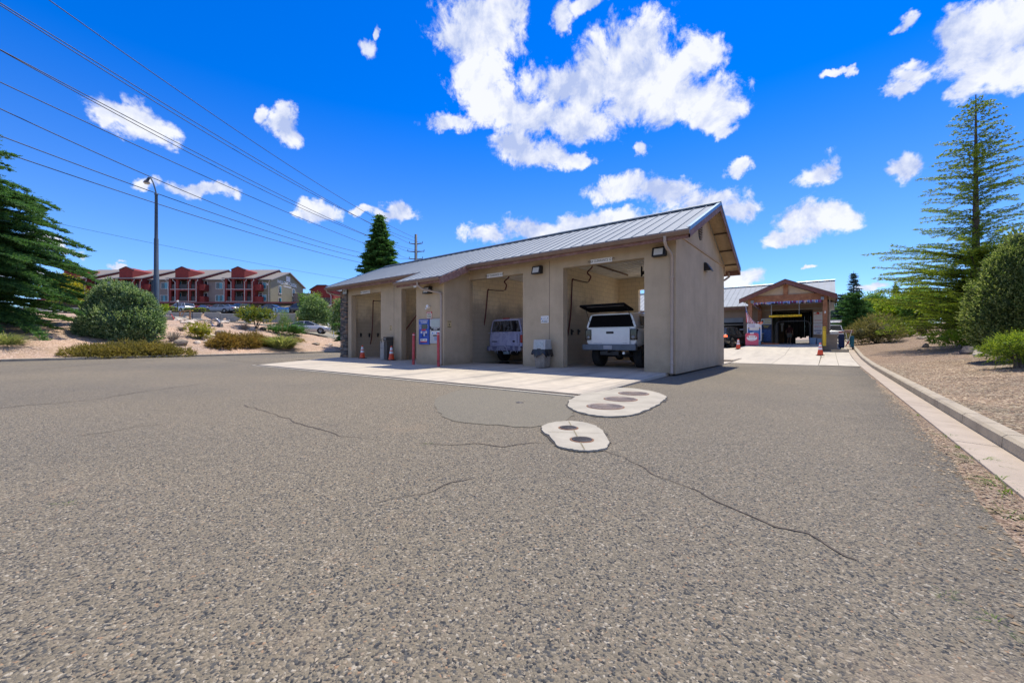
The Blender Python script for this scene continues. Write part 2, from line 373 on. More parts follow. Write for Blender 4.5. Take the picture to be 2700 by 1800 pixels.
# ---- materials of the ground
def asphalt_mat(name, tone=1.0, chip=1.0, seal=0.0):
    m, nt = newmat(name); b = N(nt, 'ShaderNodeBsdfPrincipled'); v = coords(nt)
    wv = N(nt, 'ShaderNodeVectorMath', operation='MULTIPLY_ADD'); nn = noise(nt, v, 60, 2)
    L(nt, nn.outputs['Color'], wv.inputs[0]); wv.inputs[1].default_value = (.012,)*3; L(nt, v, wv.inputs[2])
    def chips(scale, lo):
        vo = N(nt, 'ShaderNodeTexVoronoi'); setin(vo, Scale=scale, Randomness=1.0); L(nt, wv.outputs[0], vo.inputs['Vector'])
        sp = N(nt, 'ShaderNodeSeparateColor'); L(nt, vo.outputs['Color'], sp.inputs[0]); return vo, sp.outputs[0], sp.outputs[1]
    T = lambda c: (c[0]*tone, c[1]*tone*.962, c[2]*tone*.90)
    v1, r1, r1b = chips(104*chip, 0); v2, r2, r2b = chips(210*chip, 0)
    pal = [(0, T((.045, .050, .056))), (.12, T((.095, .100, .102))), (.27, T((.160, .150, .126))), (.40, T((.225, .203, .155))), (.68, T((.275, .244, .186))), (.86, T((.345, .312, .248))), (.95, T((.46, .43, .36))), (.985, T((.36, .25, .165)))]
    c1 = ramp(nt, r1, pal, 'CONSTANT').outputs[0]; c2 = ramp(nt, r2, pal, 'CONSTANT').outputs[0]
    big = noise(nt, v, 1.1, 5, .6); med = noise(nt, v, 9, 4, .6); wide = noise(nt, v, .22, 4, .6)
    matrix = ramp(nt, med.outputs[0], [(.3, T((.205, .184, .143))), (.7, T((.265, .235, .180)))]).outputs[0]
    k = mth(nt, 'MULTIPLY_ADD', big.outputs[0], .9, mth(nt, 'MULTIPLY_ADD', r1b, .8, -.32))
    col = mixc(nt, ramp(nt, k, [(.34, 0.0), (.42, 1.0)]).outputs[0], mixc(nt, ramp(nt, r2b, [(.22, 0.0), (.28, 1.0)]).outputs[0], matrix, c2), c1)
    if seal: col = mixc(nt, seal, col, T((.205, .205, .172)))
    col = mixc(nt, ramp(nt, wide.outputs[0], [(.35, 0.0), (.65, .55)]).outputs[0], col, mixc(nt, 1.0, col, (.86, .87, .88), 'MULTIPLY'))
    # dusty tan patches and dark drips
    st = noise(nt, v, .55, 6, .7)
    col = mixc(nt, ramp(nt, st.outputs[0], [(.60, 0.0), (.74, .45)]).outputs[0], col, T((.37, .295, .21)))
    dr = noise(nt, v, 1.7, 3, .5)
    col = mixc(nt, ramp(nt, dr.outputs[0], [(.69, 0.0), (.78, .5)]).outputs[0], col, T((.10, .098, .095)))
    if not seal:
        sx = N(nt, 'ShaderNodeSeparateXYZ'); L(nt, v, sx.inputs[0])
        e1 = mth(nt, 'MULTIPLY_ADD', big.outputs[0], 1.6, mth(nt, 'ADD', sx.outputs[0], -1.0))      # tar-rich band along the right edge
        col = mixc(nt, ramp(nt, e1, [(.02, 0.0), (.75, .62)]).outputs[0], col, mixc(nt, 1.0, col, (.56, .57, .60), 'MULTIPLY'))
        dv_ = N(nt, 'ShaderNodeVectorMath', operation='DISTANCE'); L(nt, v, dv_.inputs[0]); dv_.inputs[1].default_value = (.46, 1.55, 0)
        e2 = mth(nt, 'MULTIPLY_ADD', med.outputs[0], .5, mth(nt, 'MULTIPLY', dv_.outputs['Value'], -1.0))  # dusty silt patch
        col = mixc(nt, ramp(nt, mth(nt, 'ADD', e2, .5), [(.25, 0.0), (.6, .7)]).outputs[0], col, T((.33, .275, .21)))
        lo_ = noise(nt, v, .13, 3, .5); col = mixc(nt, 1.0, col, ramp(nt, lo_.outputs[0], [(.35, (.86, .87, .90)), (.65, (1.10, 1.07, 1.02))]).outputs[0], 'MULTIPLY')
    L(nt, col, b.inputs['Base Color']); setin(b, Roughness=.88); b.inputs['Specular IOR Level'].default_value = .3
    h = mth(nt, 'ADD', mth(nt, 'MULTIPLY', v1.outputs['Distance'], -1.0), mth(nt, 'MULTIPLY', r1, .35))
    bump(nt, b, h, .55*(1-.6*seal), .012)
    out(nt, b.outputs[0]); return m
def concrete_mat(name, c=(.50, .46, .40), streak=0.0, grime=(.20, .18, .16), gs=.7, dirt=.5):
    m, nt = newmat(name); b = N(nt, 'ShaderNodeBsdfPrincipled'); v = coords(nt)
    a = noise(nt, v, 3.0, 7, .62); f = noise(nt, v, 70, 3, .6)
    col = ramp(nt, a.outputs[0], [(.3, [q*.86 for q in c]), (.7, [min(1, q*1.10) for q in c])]).outputs[0]
    col = mixc(nt, .35, col, mixc(nt, 1.0, col, ramp(nt, f.outputs[0], [(.3, (.72,)*3), (.7, (1.1,)*3)]).outputs[0], 'MULTIPLY'))
    d = noise(nt, v, gs, 6, .66)
    col = mixc(nt, ramp(nt, d.outputs[0], [(.52, 0.0), (.76, dirt)]).outputs[0], col, grime)
    if streak:
        sv = coords(nt, scale=(1.15, .10, 1)); s1 = noise(nt, sv, 1.6, 5, .6)
        col = mixc(nt, ramp(nt, s1.outputs[0], [(.50, 0.0), (.70, streak)]).outputs[0], col, (.16, .155, .15))
        s2 = noise(nt, v, 2.4, 4, .7)
        col = mixc(nt, ramp(nt, s2.outputs[0], [(.66, 0.0), (.74, .5)]).outputs[0], col, (.33, .23, .14))
    L(nt, col, b.inputs['Base Color']); setin(b, Roughness=.85); b.inputs['Specular IOR Level'].default_value = .35
    bump(nt, b, f.outputs[0], .18, .006); out(nt, b.outputs[0]); return m
def gravel_mat(name, pal, scale=26, bare=(.40, .31, .23), bare_t=.55, pr=.5):
    m, nt = newmat(name); b = N(nt, 'ShaderNodeBsdfPrincipled'); v = coords(nt)
    vo = N(nt, 'ShaderNodeTexVoronoi'); setin(vo, Scale=scale); L(nt, v, vo.inputs['Vector'])
    sp = N(nt, 'ShaderNodeSeparateColor'); L(nt, vo.outputs['Color'], sp.inputs[0])
    n = len(pal); col = ramp(nt, sp.outputs[0], [(i/n, c) for i, c in enumerate(pal)], 'CONSTANT').outputs[0]
    big = noise(nt, v, .8, 6, .65); wide = noise(nt, v, .3, 4, .6)
    col = mixc(nt, ramp(nt, big.outputs[0], [(bare_t, 0.0), (bare_t+.13, .8)]).outputs[0], col, bare)
    col = mixc(nt, 1.0, col, ramp(nt, wide.outputs[0], [(.3, (.80, .82, .85)), (.7, (1.12, 1.06, 1.0))]).outputs[0], 'MULTIPLY')
    L(nt, col, b.inputs['Base Color']); setin(b, Roughness=.92); b.inputs['Specular IOR Level'].default_value = .2
    bump(nt, b, mth(nt, 'MULTIPLY', vo.outputs['Distance'], -1.0), .9, .03); out(nt, b.outputs[0]); return m
M_ASPH = asphalt_mat('chip_seal_asphalt', .88)
M_PATCH = asphalt_mat('sealed_asphalt_patch', .90, 1.4, .38)
M_ROADUP = asphalt_mat('upper_road_asphalt', 1.15, .8, .5)
M_SLAB = concrete_mat('wash_slab_concrete', (.52, .465, .375), .62)
M_APRON = concrete_mat('apron_concrete', (.52, .475, .385), .22, (.30, .27, .24), .5, .4)
M_KERB = concrete_mat('kerb_concrete', (.40, .345, .255), 0, (.15, .125, .10), 1.6, .85)
M_PAN = concrete_mat('gutter_concrete', (.41, .345, .27), 0, (.24, .18, .13), 1.2, .85)
M_PAD = concrete_mat('pad_concrete', (.40, .372, .305), 0, (.25, .23, .195), 1.8, .6)
M_HILL = gravel_mat('pink_gravel', [(.47, .325, .235), (.37, .255, .185), (.56, .42, .32), (.28, .20, .15), (.64, .51, .40), (.43, .33, .245)], 24, (.43, .31, .20), .52)
M_BANK = gravel_mat('brown_wood_and_gravel', [(.225, .16, .105), (.31, .225, .15), (.15, .105, .072), (.37, .28, .195), (.195, .14, .092), (.44, .355, .265), (.27, .185, .125)], 34, (.40, .28, .215), .60)
M_DIRT = gravel_mat('gutter_debris', [(.28, .20, .14), (.40, .30, .22), (.17, .125, .09), (.46, .37, .28)], 60, (.36, .28, .21), .5)
M_SOIL = pm('dry_soil', (.34, .26, .19), .95, 0, .25, .4, .4, 12)
# ---- wide base ground to the horizon
yy = np.concatenate([np.array([-3000, -800, -200, -60]), np.arange(-40, 160, 10), np.array([200, 300, 500, 900, 1800, 4000])])
xx = np.concatenate([np.array([-4000, -1500, -700, -300, -160]), np.arange(-110, 100, 10), np.array([150, 250, 500, 1200, 4000])])
def far_z(x, y):
    D = x*FX+y*FY
    return np.where((y > 44) | (x < -60) | (x > 30), np.clip((np.hypot(x, y)-60)*.03, 0, 9)-.6, -.6)
struct(sheet('ground', xx, yy, far_z, M_SOIL))
# ---- parking lot: left kerb line to the right gutter, rising gently at the back
ys = np.concatenate([np.arange(-40, -4, 3.0), np.arange(-4, 22, .22), np.arange(22, 66, .6)])
fr = np.concatenate([np.linspace(0, .96, 40), np.linspace(.965, 1, 8)])
def edge(y): return .99+np.interp(y, [0, 2.5, 6, 9, 22], [-.36, -.26, -.13, -.06, 0.0])+.045*vnoise(y, y*0, 2.2, 5)*2+.03*vnoise(y, y*0, 7.0, 6)
lot = struct(sheet('parking_lot', fr, ys, lot_z, M_ASPH, lambda a, y: curb_x(y)-.05+a*(edge(y)-curb_x(y)+.05)))
struct(sheet('dirt_strip', [.4, .7, 1.03], np.arange(-6, 30, .8), lambda x, y: base_r(y), M_DIRT, None, -.006))
# hairline cracks in the asphalt (dark worn grooves lying on the sheet), one part of the lot
CR = [[(1572,1180),(1596,1188),(1650,1206),(1690,1231),(1745,1258),(1826,1292),(1891,1321),(1966,1353),(2037,1392),(2126,1411),(2180,1440),(2231,1467),(2300,1490)],
      [(0,981),(120,972),(230,962),(330,954),(430,949)], [(0,1076),(60,1069),(150,1063),(260,1052),(360,1035),(470,1020),(560,1008)],
      [(215,1148),(300,1136),(370,1124),(440,1116)], [(0,1384),(45,1374),(90,1366)], [(1100,1167),(1180,1172),(1260,1170),(1330,1178),(1400,1166),(1450,1170)],
      [(1000,1328),(1060,1309),(1120,1298),(1190,1272),(1260,1258)], [(590,948),(680,957),(740,963)], [(640,1068),(720,1090),(800,1120),(900,1150),(1000,1160)]]
cm = MB()
for pl in CR:
    pts = [atZ(x, y, 0) for x, y in pl]; q = []
    for a, b in zip(pts, pts[1:]):
        n = max(2, int((b-a).length/.05))
        q += [a.lerp(b, k/n) for k in range(n)]
    d0 = (pts[0]-camo.location).length
    prev = None
    for k, p in enumerate(q):
        t = (q[min(k+1, len(q)-1)]-q[max(k-1, 0)]).normalized(); nrm = Vector((-t.y, t.x, 0))
        dist = (p-camo.location).length
        off = nrm*float(vnoise(p.x, p.y, 6, 8))*.07
        w = (.0030+.0008*dist)*max(0.12, .85+1.1*float(vnoise(p.x, p.y, 3, 9)))
        a, b = p+off+nrm*w, p+off-nrm*w
        a.z = b.z = .0045
        if prev: cm.quad(prev[0], prev[1], b, a)
        prev = (a, b)
M_CRACK = pm('crack_dark', (.085, .07, .055), .95, 0, .5, 30)
cm.build('crack', M_CRACK, lot)
# sealed patch, drain, slab, pads
def flatpoly(name, pts, z, mat, parent=None, th=None):
    m = MB()
    if th: m.prism([(p[0], p[1]) for p in pts], 'z', z-th, z)
    else: m.add([(p[0], p[1], z) for p in pts], [tuple(range(len(pts)))])
    return m.build(name, mat, parent)
def rough(pts, n=4, amp=.03, seed=3):
    r = random.Random(seed); o = []
    for i, p in enumerate(pts):
        a = Vector(pts[i-1]+(0,) if len(pts[i-1]) == 2 else pts[i-1]); b = Vector(p+(0,)); c = Vector(pts[(i+1) % len(pts)]+(0,)); d = Vector(pts[(i+2) % len(pts)]+(0,))
        for k in range(n):
            t = k/n
            q = .5*((2*b)+(c-a)*t+(2*a-5*b+4*c-d)*t*t+(3*b-a-3*c+d)*t**3)
            o.append((q.x+r.uniform(-amp, amp), q.y+r.uniform(-amp, amp)))
    return o
patch = [(-5.29,4.6),(-5.76,5.12),(-6.17,6.12),(-5.49,6.62),(-4.31,6.55),(-3.72,6.6),(-3.45,6.04),(-3.19,5.51),(-2.91,5.12),(-2.72,4.63),(-2.77,4.23),(-2.91,3.95),(-3.4,3.77),(-3.92,3.68),(-4.57,4.04)]
struct(flatpoly('asphalt_patch', rough(patch, 4, .035), .006, M_PATCH))
slab = MB()
joints = [-19.4, -17.85, -15.4, -13.05, -10.7, -8.4, -6.1, -4.05]
def slabz(y): return float(np.interp(y, [6.9, 9.5, 12.5, 19.6], [.016, .045, .095, .11]))
def slab_right(y): return -3.62-.14*(y-7)/3.5
rows = [7.02, 8.2, 9.8, 11.2, 12.6, 15, 19.55]
for a, b in zip([-23.4]+joints, joints+[None]):
    for y0, y1 in zip(rows, rows[1:]):
        xa0 = xa1 = (a if a is not None else 0)+.006
        if a == -23.4: xa0, xa1 = -19.65+(-3.6)*(y0-7)/5.6 if y0 < 12.6 else -22.9, -19.65+(-3.6)*(y1-7)/5.6 if y1 < 12.6 else -22.9
        if a == -23.4: xa0, xa1 = max(xa0, -23.0), max(xa1, -23.0)
        xb0 = xb1 = (b-.006) if b is not None else 0
        if b is None:
            if y0 > 12.5: continue
            xb0, xb1 = slab_right(y0), slab_right(y1)
        g = .006 if y0 in (9.8,) else 0
        p = [(xa0, y0+g), (xb0, y0+g), (xb1, y1), (xa1, y1)]
        v = [(x, y, slabz(y)) for x, y in p]+[(x, y, -.12) for x, y in p]
        slab.add(v, [(0, 1, 2, 3), (0, 4, 5, 1), (1, 5, 6, 2), (2, 6, 7, 3), (3, 7, 4, 0)])
struct(slab.build('concrete_slab', M_SLAB))
bounce_slab = MB()  # unseen back slab added so sunlit concrete bounces light into the bays
for a, b in ((-22.9, -17.82), (-17.8, -13.2), (-13.18, -8.42), (-8.4, -3.7)):
    for y0, y1 in ((19.56, 22.2), (22.21, 24.8)):
        bounce_slab.box(a, b, y0, y1, -.1, float(max(lot_z(np.array(a), np.array(y1)), lot_z(np.array(b), np.array(y1))))+.03)
struct(bounce_slab.build('concrete_slab', M_SLAB))
struct(MB().box(-19.6, -3.55, 6.68, 6.80, -.1, .014).box(-19.6, -3.55, 6.98, 7.015, -.1, .014).box(-3.62, -3.55, 6.8, 6.98, -.1, .014).build('drain_surround', M_PAD))
gr = MB().box(-19.6, -3.62, 6.80, 6.98, -.09, -.06, 1)
for k in range(int(15.9/.042)):
    x = -19.58+k*.042; gr.box(x, x+.016, 6.803, 6.977, -.03, .010)
for y in (6.803, 6.885, 6.967): gr.box(-19.6, -3.625, y, y+.012, -.032, .0085)
M_IRON = pm('worn_cast_iron', (.10, .085, .08), .55, .75, .3, 25, .3, 60, dirt=(.20, .13, .085), dscale=6)
M_PIT = pm('drain_pit', (.02, .018, .016), .9)
tag(gr.build('trench_drain_grate', [M_IRON, M_PIT]), 'long dark slotted trench drain grate along the front edge of the concrete slab', 'drain grate')
padA = [(-3.32,5.66),(-3.68,6.50),(-3.77,7.4),(-3.70,8.32),(-3.27,8.52),(-2.75,8.2),(-2.36,7.6),(-2.22,6.85),(-2.15,6.06),(-2.17,5.47),(-2.37,5.17),(-2.62,5.13),(-2.95,5.28)]
padB = [(-2.68,3.97),(-2.77,4.26),(-2.70,4.5),(-2.53,4.6),(-2.28,4.52),(-2.06,4.31),(-1.83,3.96),(-1.73,3.77),(-1.71,3.57),(-1.8,3.43),(-1.93,3.38),(-2.12,3.42),(-2.37,3.68)]
M_EDGE = pm('broken_pad_edge', (.06, .055, .048), .95, 0, .5, 20)
pa = struct(flatpoly('concrete_pad', rough(padA, 5, .018, 5), .022, M_PAD, None, .06))
pb = struct(flatpoly('concrete_pad', rough(padB, 5, .012, 6), .020, M_PAD, None, .06))
def edge_ring(parent, pts, e, seed, z):
    cx_ = sum(p[0] for p in pts)/len(pts); cy_ = sum(p[1] for p in pts)/len(pts); r = random.Random(seed); q = []
    for x, y in pts:
        d = math.hypot(x-cx_, y-cy_); k = 1+max(.0, r.gauss(e, e*.7))/d; q.append((cx_+(x-cx_)*k, cy_+(y-cy_)*k))
    flatpoly('edge_crack', q, z, M_EDGE, parent)
edge_ring(pa, rough(padA, 6, .018, 15), .022, 3, .0075); edge_ring(pb, rough(padB, 6, .012, 16), .014, 4, .0075)
def jointline(parent, a, b, w, z, mat):
    d = (Vector(b)-Vector(a)).normalized(); n = Vector((-d.y, d.x))*w/2; a = Vector(a); b = Vector(b)
    MB().quad((a.x+n.x, a.y+n.y, z), (a.x-n.x, a.y-n.y, z), (b.x-n.x, b.y-n.y, z), (b.x+n.x, b.y+n.y, z)).build('joint', mat, parent)
M_JOINT = pm('joint_dirt', (.22, .19, .12), .95, 0, .4, 30)
for a, b in (((-3.5, 6.12), (-2.2, 6.72)), ((-3.7, 7.05), (-2.3, 7.45))): jointline(pa, a, b, .007, .0262, M_JOINT)
jointline(pb, (-2.63, 4.52), (-1.83, 3.44), .012, .0242, M_JOINT); jointline(pb, (-2.5, 3.84), (-1.98, 4.16), .006, .0244, M_JOINT)
def cover(c, r, label, z, ring=True, mats=None):
    m = MB().lathe([(r, -.03), (r, .012), (r-.012, .014), (r-.014, .008), (0, .0085)], (0, 0, 0), 40)
    t = thing('manhole_cover', label, 'manhole cover', (c[0], c[1], z), 0, 'round covers set in the concrete pads')
    m.build('lid', mats, t)
    p = MB()
    if r > .2:
        for k in range(-9, 10):
            for j in range(-9, 10):
                x, y = k*r*.1, j*r*.1
                if math.hypot(x, y) < r*.88 and (k+j) % 2 == 0: p.box(x-.010, x+.010, y-.006, y+.006, .0088, .0125)
    else:
        for k in range(5):
            w = r*.8*math.sqrt(1-((k-2)*.33)**2); p.box(-w, w, (k-2)*r*.3-.008, (k-2)*r*.3+.008, .0088, .0125)
        p.lathe([(r*.92, .0086), (r*.92, .0122), (r*.84, .0124), (r*.84, .0087)], (0, 0, 0), 32)
    p.build('raised_pattern', mats, t, recalc=False)
    MB().lathe([(r+.022, -.02), (r+.022, .004), (r+.001, .005), (r+.001, -.02)], (0, 0, 0), 40).build('frame_ring', M_RUST, t)
    return t
M_RUST = pm('rusty_ring', (.23, .13, .085), .85, .3, .3, 30)
M_LID = pm('pinkish_iron_lid', (.235, .20, .19), .6, .35, .25, 14, .2, 80, dirt=(.22, .15, .11), dscale=5)
M_LIDD = pm('dark_iron_lid', (.075, .07, .075), .55, .5, .3, 20, .2, 80)
for c, lb in (((-2.76, 5.88), 'large round pinkish iron manhole cover nearest the camera in the bigger concrete pad'),
              ((-2.90, 6.79), 'large round iron manhole cover in the middle of the three in the bigger pad'),
              ((-3.01, 7.68), 'large round iron manhole cover closest to the wash building in the bigger pad')):
    cover(c, .272, lb, .022, True, M_LID)
cover((-2.43, 4.17), .098, 'small dark cleanout cover at the far end of the smaller concrete pad', .020, True, M_LIDD)
cover((-2.03, 3.76), .104, 'small dark cleanout cover at the near end of the smaller concrete pad', .020, True, M_LIDD)
MB().lathe([(.068, -.02), (.068, .004), (0, .005)], (-4.13, 5.46, .006), 20).build('valve_lid', M_LIDD)
tag(C.objects['valve_lid'], 'little grey valve lid alone in the smooth sealed asphalt patch', 'valve lid')
# ---- right gutter and kerb, left kerb
ks = MB(); gp = MB(); y = -6.0; k = 0
while y < 66:
    y1 = y+(1.52 if y < 40 else 3.0); z0, z1 = float(base_r(y+.01)), float(base_r(y1)); g = .009
    prof = [(1.34, -.2), (1.355, .10), (1.385, .125), (1.505, .128), (1.52, -.2)]
    v = [(a, y+g, b+z0) for a, b in prof]+[(a, y1-g, b+z1) for a, b in prof]; n = len(prof)
    ks.add(v, [tuple(range(n)), tuple(range(2*n-1, n-1, -1))]+[(i, i+1, n+i+1, n+i) for i in range(n-1)])
    pr2 = [(1.01, -.1), (1.02, .012), (1.338, -.004), (1.338, -.1)]
    if k % 2 == 0:
        y2 = y1+(1.52 if y1 < 40 else 3.0); z2 = float(base_r(y2))
        v = [(a, y+g, b+z0) for a, b in pr2]+[(a, y2-g, b+z2) for a, b in pr2]; n = 4
        gp.add(v, [tuple(range(n)), tuple(range(2*n-1, n-1, -1))]+[(i, i+1, n+i+1, n+i) for i in range(n-1)])
    y = y1; k += 1
struct(ks.build('kerb', M_KERB)); struct(gp.build('gutter', M_PAN))
lk = MB(); y = -30.0
while y < 40:
    y1 = y+3.0; n = 6; pts = []
    for j in range(n+1):
        t = y+.01+(y1-.02-y)*j/n; pts.append((float(curb_x(t)), t))
    v = []
    for x, t in pts: v += [(x+.0, t, -.1), (x, t, .115), (x-.03, t, .135), (x-.16, t, .138), (x-.17, t, -.1)]
    for j in range(n):
        for q in range(4): lk.add([v[j*5+q], v[j*5+q+1], v[(j+1)*5+q+1], v[(j+1)*5+q]], [(0, 1, 2, 3)])
    lk.add(v[:5], [(0, 1, 2, 3, 4)]); lk.add(v[-5:], [(0, 1, 2, 3, 4)]); y = y1
struct(lk.build('kerb', M_KERB))
# ---- gravel hillside on the left, road and car park above it, bank on the right
yh = np.concatenate([np.arange(-40, -6, 3.0), np.arange(-6, 44, .5), np.arange(44, 121, 4)])
sh = np.concatenate([np.arange(0, 3, .3), np.arange(3, 16, .5), np.arange(16, 110, 3.0)])
struct(sheet('gravel_hillside', sh, yh, hill_z, M_HILL, lambda a, y: curb_x(y)-.15-a))
def hill_D(name, s0, s1, d0, d1, mat, dz, n=40):
    """strip of the upper level given in camera-parallel rows: across (metres right of the view axis) and away"""
    a = np.linspace(s0, s1, n); d = np.linspace(d0, d1, 14); A, Dd = np.meshgrid(a, d)
    X = A*RX+Dd*FX; Y = A*RY+Dd*FY; Z = hill_z(X, Y)+dz
    v = np.stack([X.ravel(), Y.ravel(), Z.ravel()], 1); i = np.arange(n-1); j = np.arange(13); I, J = np.meshgrid(i, j); b = (J*n+I).ravel()
    return npmesh(name, v, np.stack([b, b+1, b+n+1, b+n], 1), mat, None, True)
struct(hill_D('upper_road', -92, -20, 46.5, 62.2, M_ROADUP, .09))
struct(hill_D('upper_car_park', -130, -28, 63.0, 93, M_ROADUP, .10))
xb = np.concatenate([np.arange(1.5, 6, .3), np.arange(6, 20, .7), np.arange(20, 90, 4)])
yb = np.concatenate([np.arange(-10, 0, 2.0), np.arange(0, 30, .4), np.arange(30, 140, 3.0)])
struct(sheet('gravel_bank', xb, yb, bank_z, M_BANK))
# ---- raised concrete apron in front of the far wash tunnel
ya = np.array([21.6, 23, 25, 27, 28.7, 30, 31, 32, 33, 34.2, 36, 38, 41.2]); xa = np.array([-12, -9, -7, -5.8, -5.3, -4.7, -4, -3, -2.05, -1.2, -.36])
A = struct(sheet('concrete_apron', xa, ya, apron_z, M_APRON))
sk = MB()
for a, b in zip(ya, ya[1:]): sk.quad((-.36, a, float(apron_z(-.36, a))), (-.36, b, float(apron_z(-.36, b))), (-.36, b, -.2), (-.36, a, -.2))
for a, b in zip(xa, xa[1:]): sk.quad((a, 21.6, float(apron_z(a, 21.6))), (b, 21.6, float(apron_z(b, 21.6))), (b, 21.6, -.2), (a, 21.6, -.2))
sk.build('edge_face', M_APRON, A)
M_GAP = pm('slab_gap', (.14, .125, .11), .95)
jl = MB()
for xj in (-2.05,):
    for a, b in zip(ya[:-1], ya[1:]): jl.quad((xj-.008, a, float(apron_z(xj, a))+.004), (xj+.008, a, float(apron_z(xj, a))+.004), (xj+.008, b, float(apron_z(xj, b))+.004), (xj-.008, b, float(apron_z(xj, b))+.004))
for yj in (25.0, 28.7):
    for a, b in zip(xa, xa[1:]): jl.quad((a, yj-.01, float(apron_z(a, yj))+.004), (b, yj-.01, float(apron_z(b, yj))+.004), (b, yj+.01, float(apron_z(b, yj))+.004), (a, yj+.01, float(apron_z(a, yj))+.004))
jl.build('joint', M_GAP, A)
wk = MB(); y = 21.7
while y < 60:
    y1 = y+1.8
    for x0, x1 in ((-.34, .32), (.335, 1.0)):
        v = [(x0, y, float(base_r(y))+.02), (x1, y, float(base_r(y))+.02), (x1, y1-.012, float(base_r(y1))+.02), (x0, y1-.012, float(base_r(y1))+.02)]
        wk.add(v, [(0, 1, 2, 3)])
    y = y1
struct(wk.build('side_walk', M_APRON))
# ---------------------------------------------------------------- wash bay building
def stucco_mat(name, c, streak=.5):
    m, nt = newmat(name); b = N(nt, 'ShaderNodeBsdfPrincipled'); v = coords(nt)
    a = noise(nt, v, 1.2, 5, .6); f = noise(nt, v, 46, 4, .7)
    sv = coords(nt, scale=(1.5, 1.5, .22)); s = noise(nt, sv, 1.5, 7, .66)
    col = ramp(nt, a.outputs[0], [(.3, [q*.88 for q in c]), (.7, [q*1.1 for q in c])]).outputs[0]
    col = mixc(nt, ramp(nt, s.outputs[0], [(.42, 0.0), (.75, streak)]).outputs[0], col, [q*.72 for q in c])
    col = mixc(nt, .4, col, mixc(nt, 1.0, col, ramp(nt, f.outputs[0], [(.3, (.7,)*3), (.7, (1.2,)*3)]).outputs[0], 'MULTIPLY'))
    zz = N(nt, 'ShaderNodeSeparateXYZ'); L(nt, v, zz.inputs[0]); sp_ = noise(nt, v, 3.2, 6, .7)
    k = mth(nt, 'MULTIPLY_ADD', sp_.outputs[0], .9, mth(nt, 'MULTIPLY', zz.outputs[2], -1.0))
    col = mixc(nt, ramp(nt, k, [(.08, 0.0), (.5, .6)]).outputs[0], col, [q*.55 for q in c])
    wn = noise(nt, v, .55, 5, .65); col = mixc(nt, ramp(nt, wn.outputs[0], [(.52, 0.0), (.70, .35)]).outputs[0], col, [q*1.22 for q in c])
    L(nt, col, b.inputs['Base Color']); setin(b, Roughness=.9); b.inputs['Specular IOR Level'].default_value = .25
    bump(nt, b, f.outputs[0], .55, .012); out(nt, b.outputs[0]); return m
def block_mat(name, c, grime=(.27, .22, .165), bw=.405, bh=.203, top=2.0, depth=1.2):
    m, nt = newmat(name); b = N(nt, 'ShaderNodeBsdfPrincipled'); t = N(nt, 'ShaderNodeTexCoord')
    sp = N(nt, 'ShaderNodeSeparateXYZ'); L(nt, t.outputs['Object'], sp.inputs[0])
    cb = N(nt, 'ShaderNodeCombineXYZ'); L(nt, mth(nt, 'ADD', sp.outputs[0], sp.outputs[1]), cb.inputs[0]); L(nt, sp.outputs[2], cb.inputs[1])
    br = N(nt, 'ShaderNodeTexBrick'); L(nt, cb.outputs[0], br.inputs['Vector'])
    setin(br, Scale=1.0, Brick_Width=bw, Row_Height=bh, Mortar_Size=.006, Mortar_Smooth=.3)
    br.inputs['Color1'].default_value = (*c, 1); br.inputs['Color2'].default_value = (*[q*.93 for q in c], 1); br.inputs['Mortar'].default_value = (*[q*.62 for q in c], 1)
    n = noise(nt, t.outputs['Object'], 1.3, 6, .65); n2 = noise(nt, t.outputs['Object'], 4.0, 5, .6)
    # splash grime left by the washing: reaches an uneven height up the wall
    h = mth(nt, 'MULTIPLY_ADD', n.outputs[0], 2.2, mth(nt, 'MULTIPLY', sp.outputs[2], -1.0))
    f = ramp(nt, mth(nt, 'ADD', h, top), [(.9-.6*depth, 0.0), (1.3+1.2*depth, .72)]).outputs[0]
    col = mixc(nt, f, br.outputs['Color'], grime)
    col = mixc(nt, ramp(nt, n2.outputs[0], [(.56, 0.0), (.78, .4)]).outputs[0], col, [q*1.9 for q in grime])
    L(nt, col, b.inputs['Base Color']); setin(b, Roughness=.75)
    bump(nt, b, br.outputs['Fac'], -.35, .01); out(nt, b.outputs[0]); return m
def stone_mat(name):
    m, nt = newmat(name); b = N(nt, 'ShaderNodeBsdfPrincipled'); t = N(nt, 'ShaderNodeTexCoord')
    oi = N(nt, 'ShaderNodeNewGeometry')
    col = ramp(nt, oi.outputs['Random Per Island'], [(0, (.07, .065, .06)), (.25, (.13, .115, .10)), (.45, (.19, .16, .135)), (.6, (.085, .08, .08)), (.72, (.30, .19, .12)), (.86, (.24, .215, .19)), (.94, (.36, .26, .18))], 'CONSTANT').outputs[0]
    n = noise(nt, t.outputs['Object'], 22, 6, .65)
    col = mixc(nt, .8, col, mixc(nt, 1.0, col, ramp(nt, n.outputs[0], [(.3, (.5,)*3), (.7, (1.3,)*3)]).outputs[0], 'MULTIPLY'))
    L(nt, col, b.inputs['Base Color']); setin(b, Roughness=.85); bump(nt, b, n.outputs[0], .8, .02); out(nt, b.outputs[0]); return m
M_STUC = stucco_mat('taupe_stucco', (.50, .398, .272), .42)
M_STUC2 = stucco_mat('brown_stucco', (.27, .215, .165))
M_CMU = block_mat('cream_block', (.92, .79, .56))
M_STONE = stone_mat('stacked_stone')
M_ROOF = pm('galvanised_roof', (.35, .385, .41), .8, 0, .05, 1.2, 0, 40, spec=.12)
M_RIDGE = pm('dark_ridge_metal', (.10, .13, .155), .45, .5, .2, 8)
M_TRIMB = pm('blue_grey_edge_metal', (.16, .26, .36), .4, .45, .15, 6)
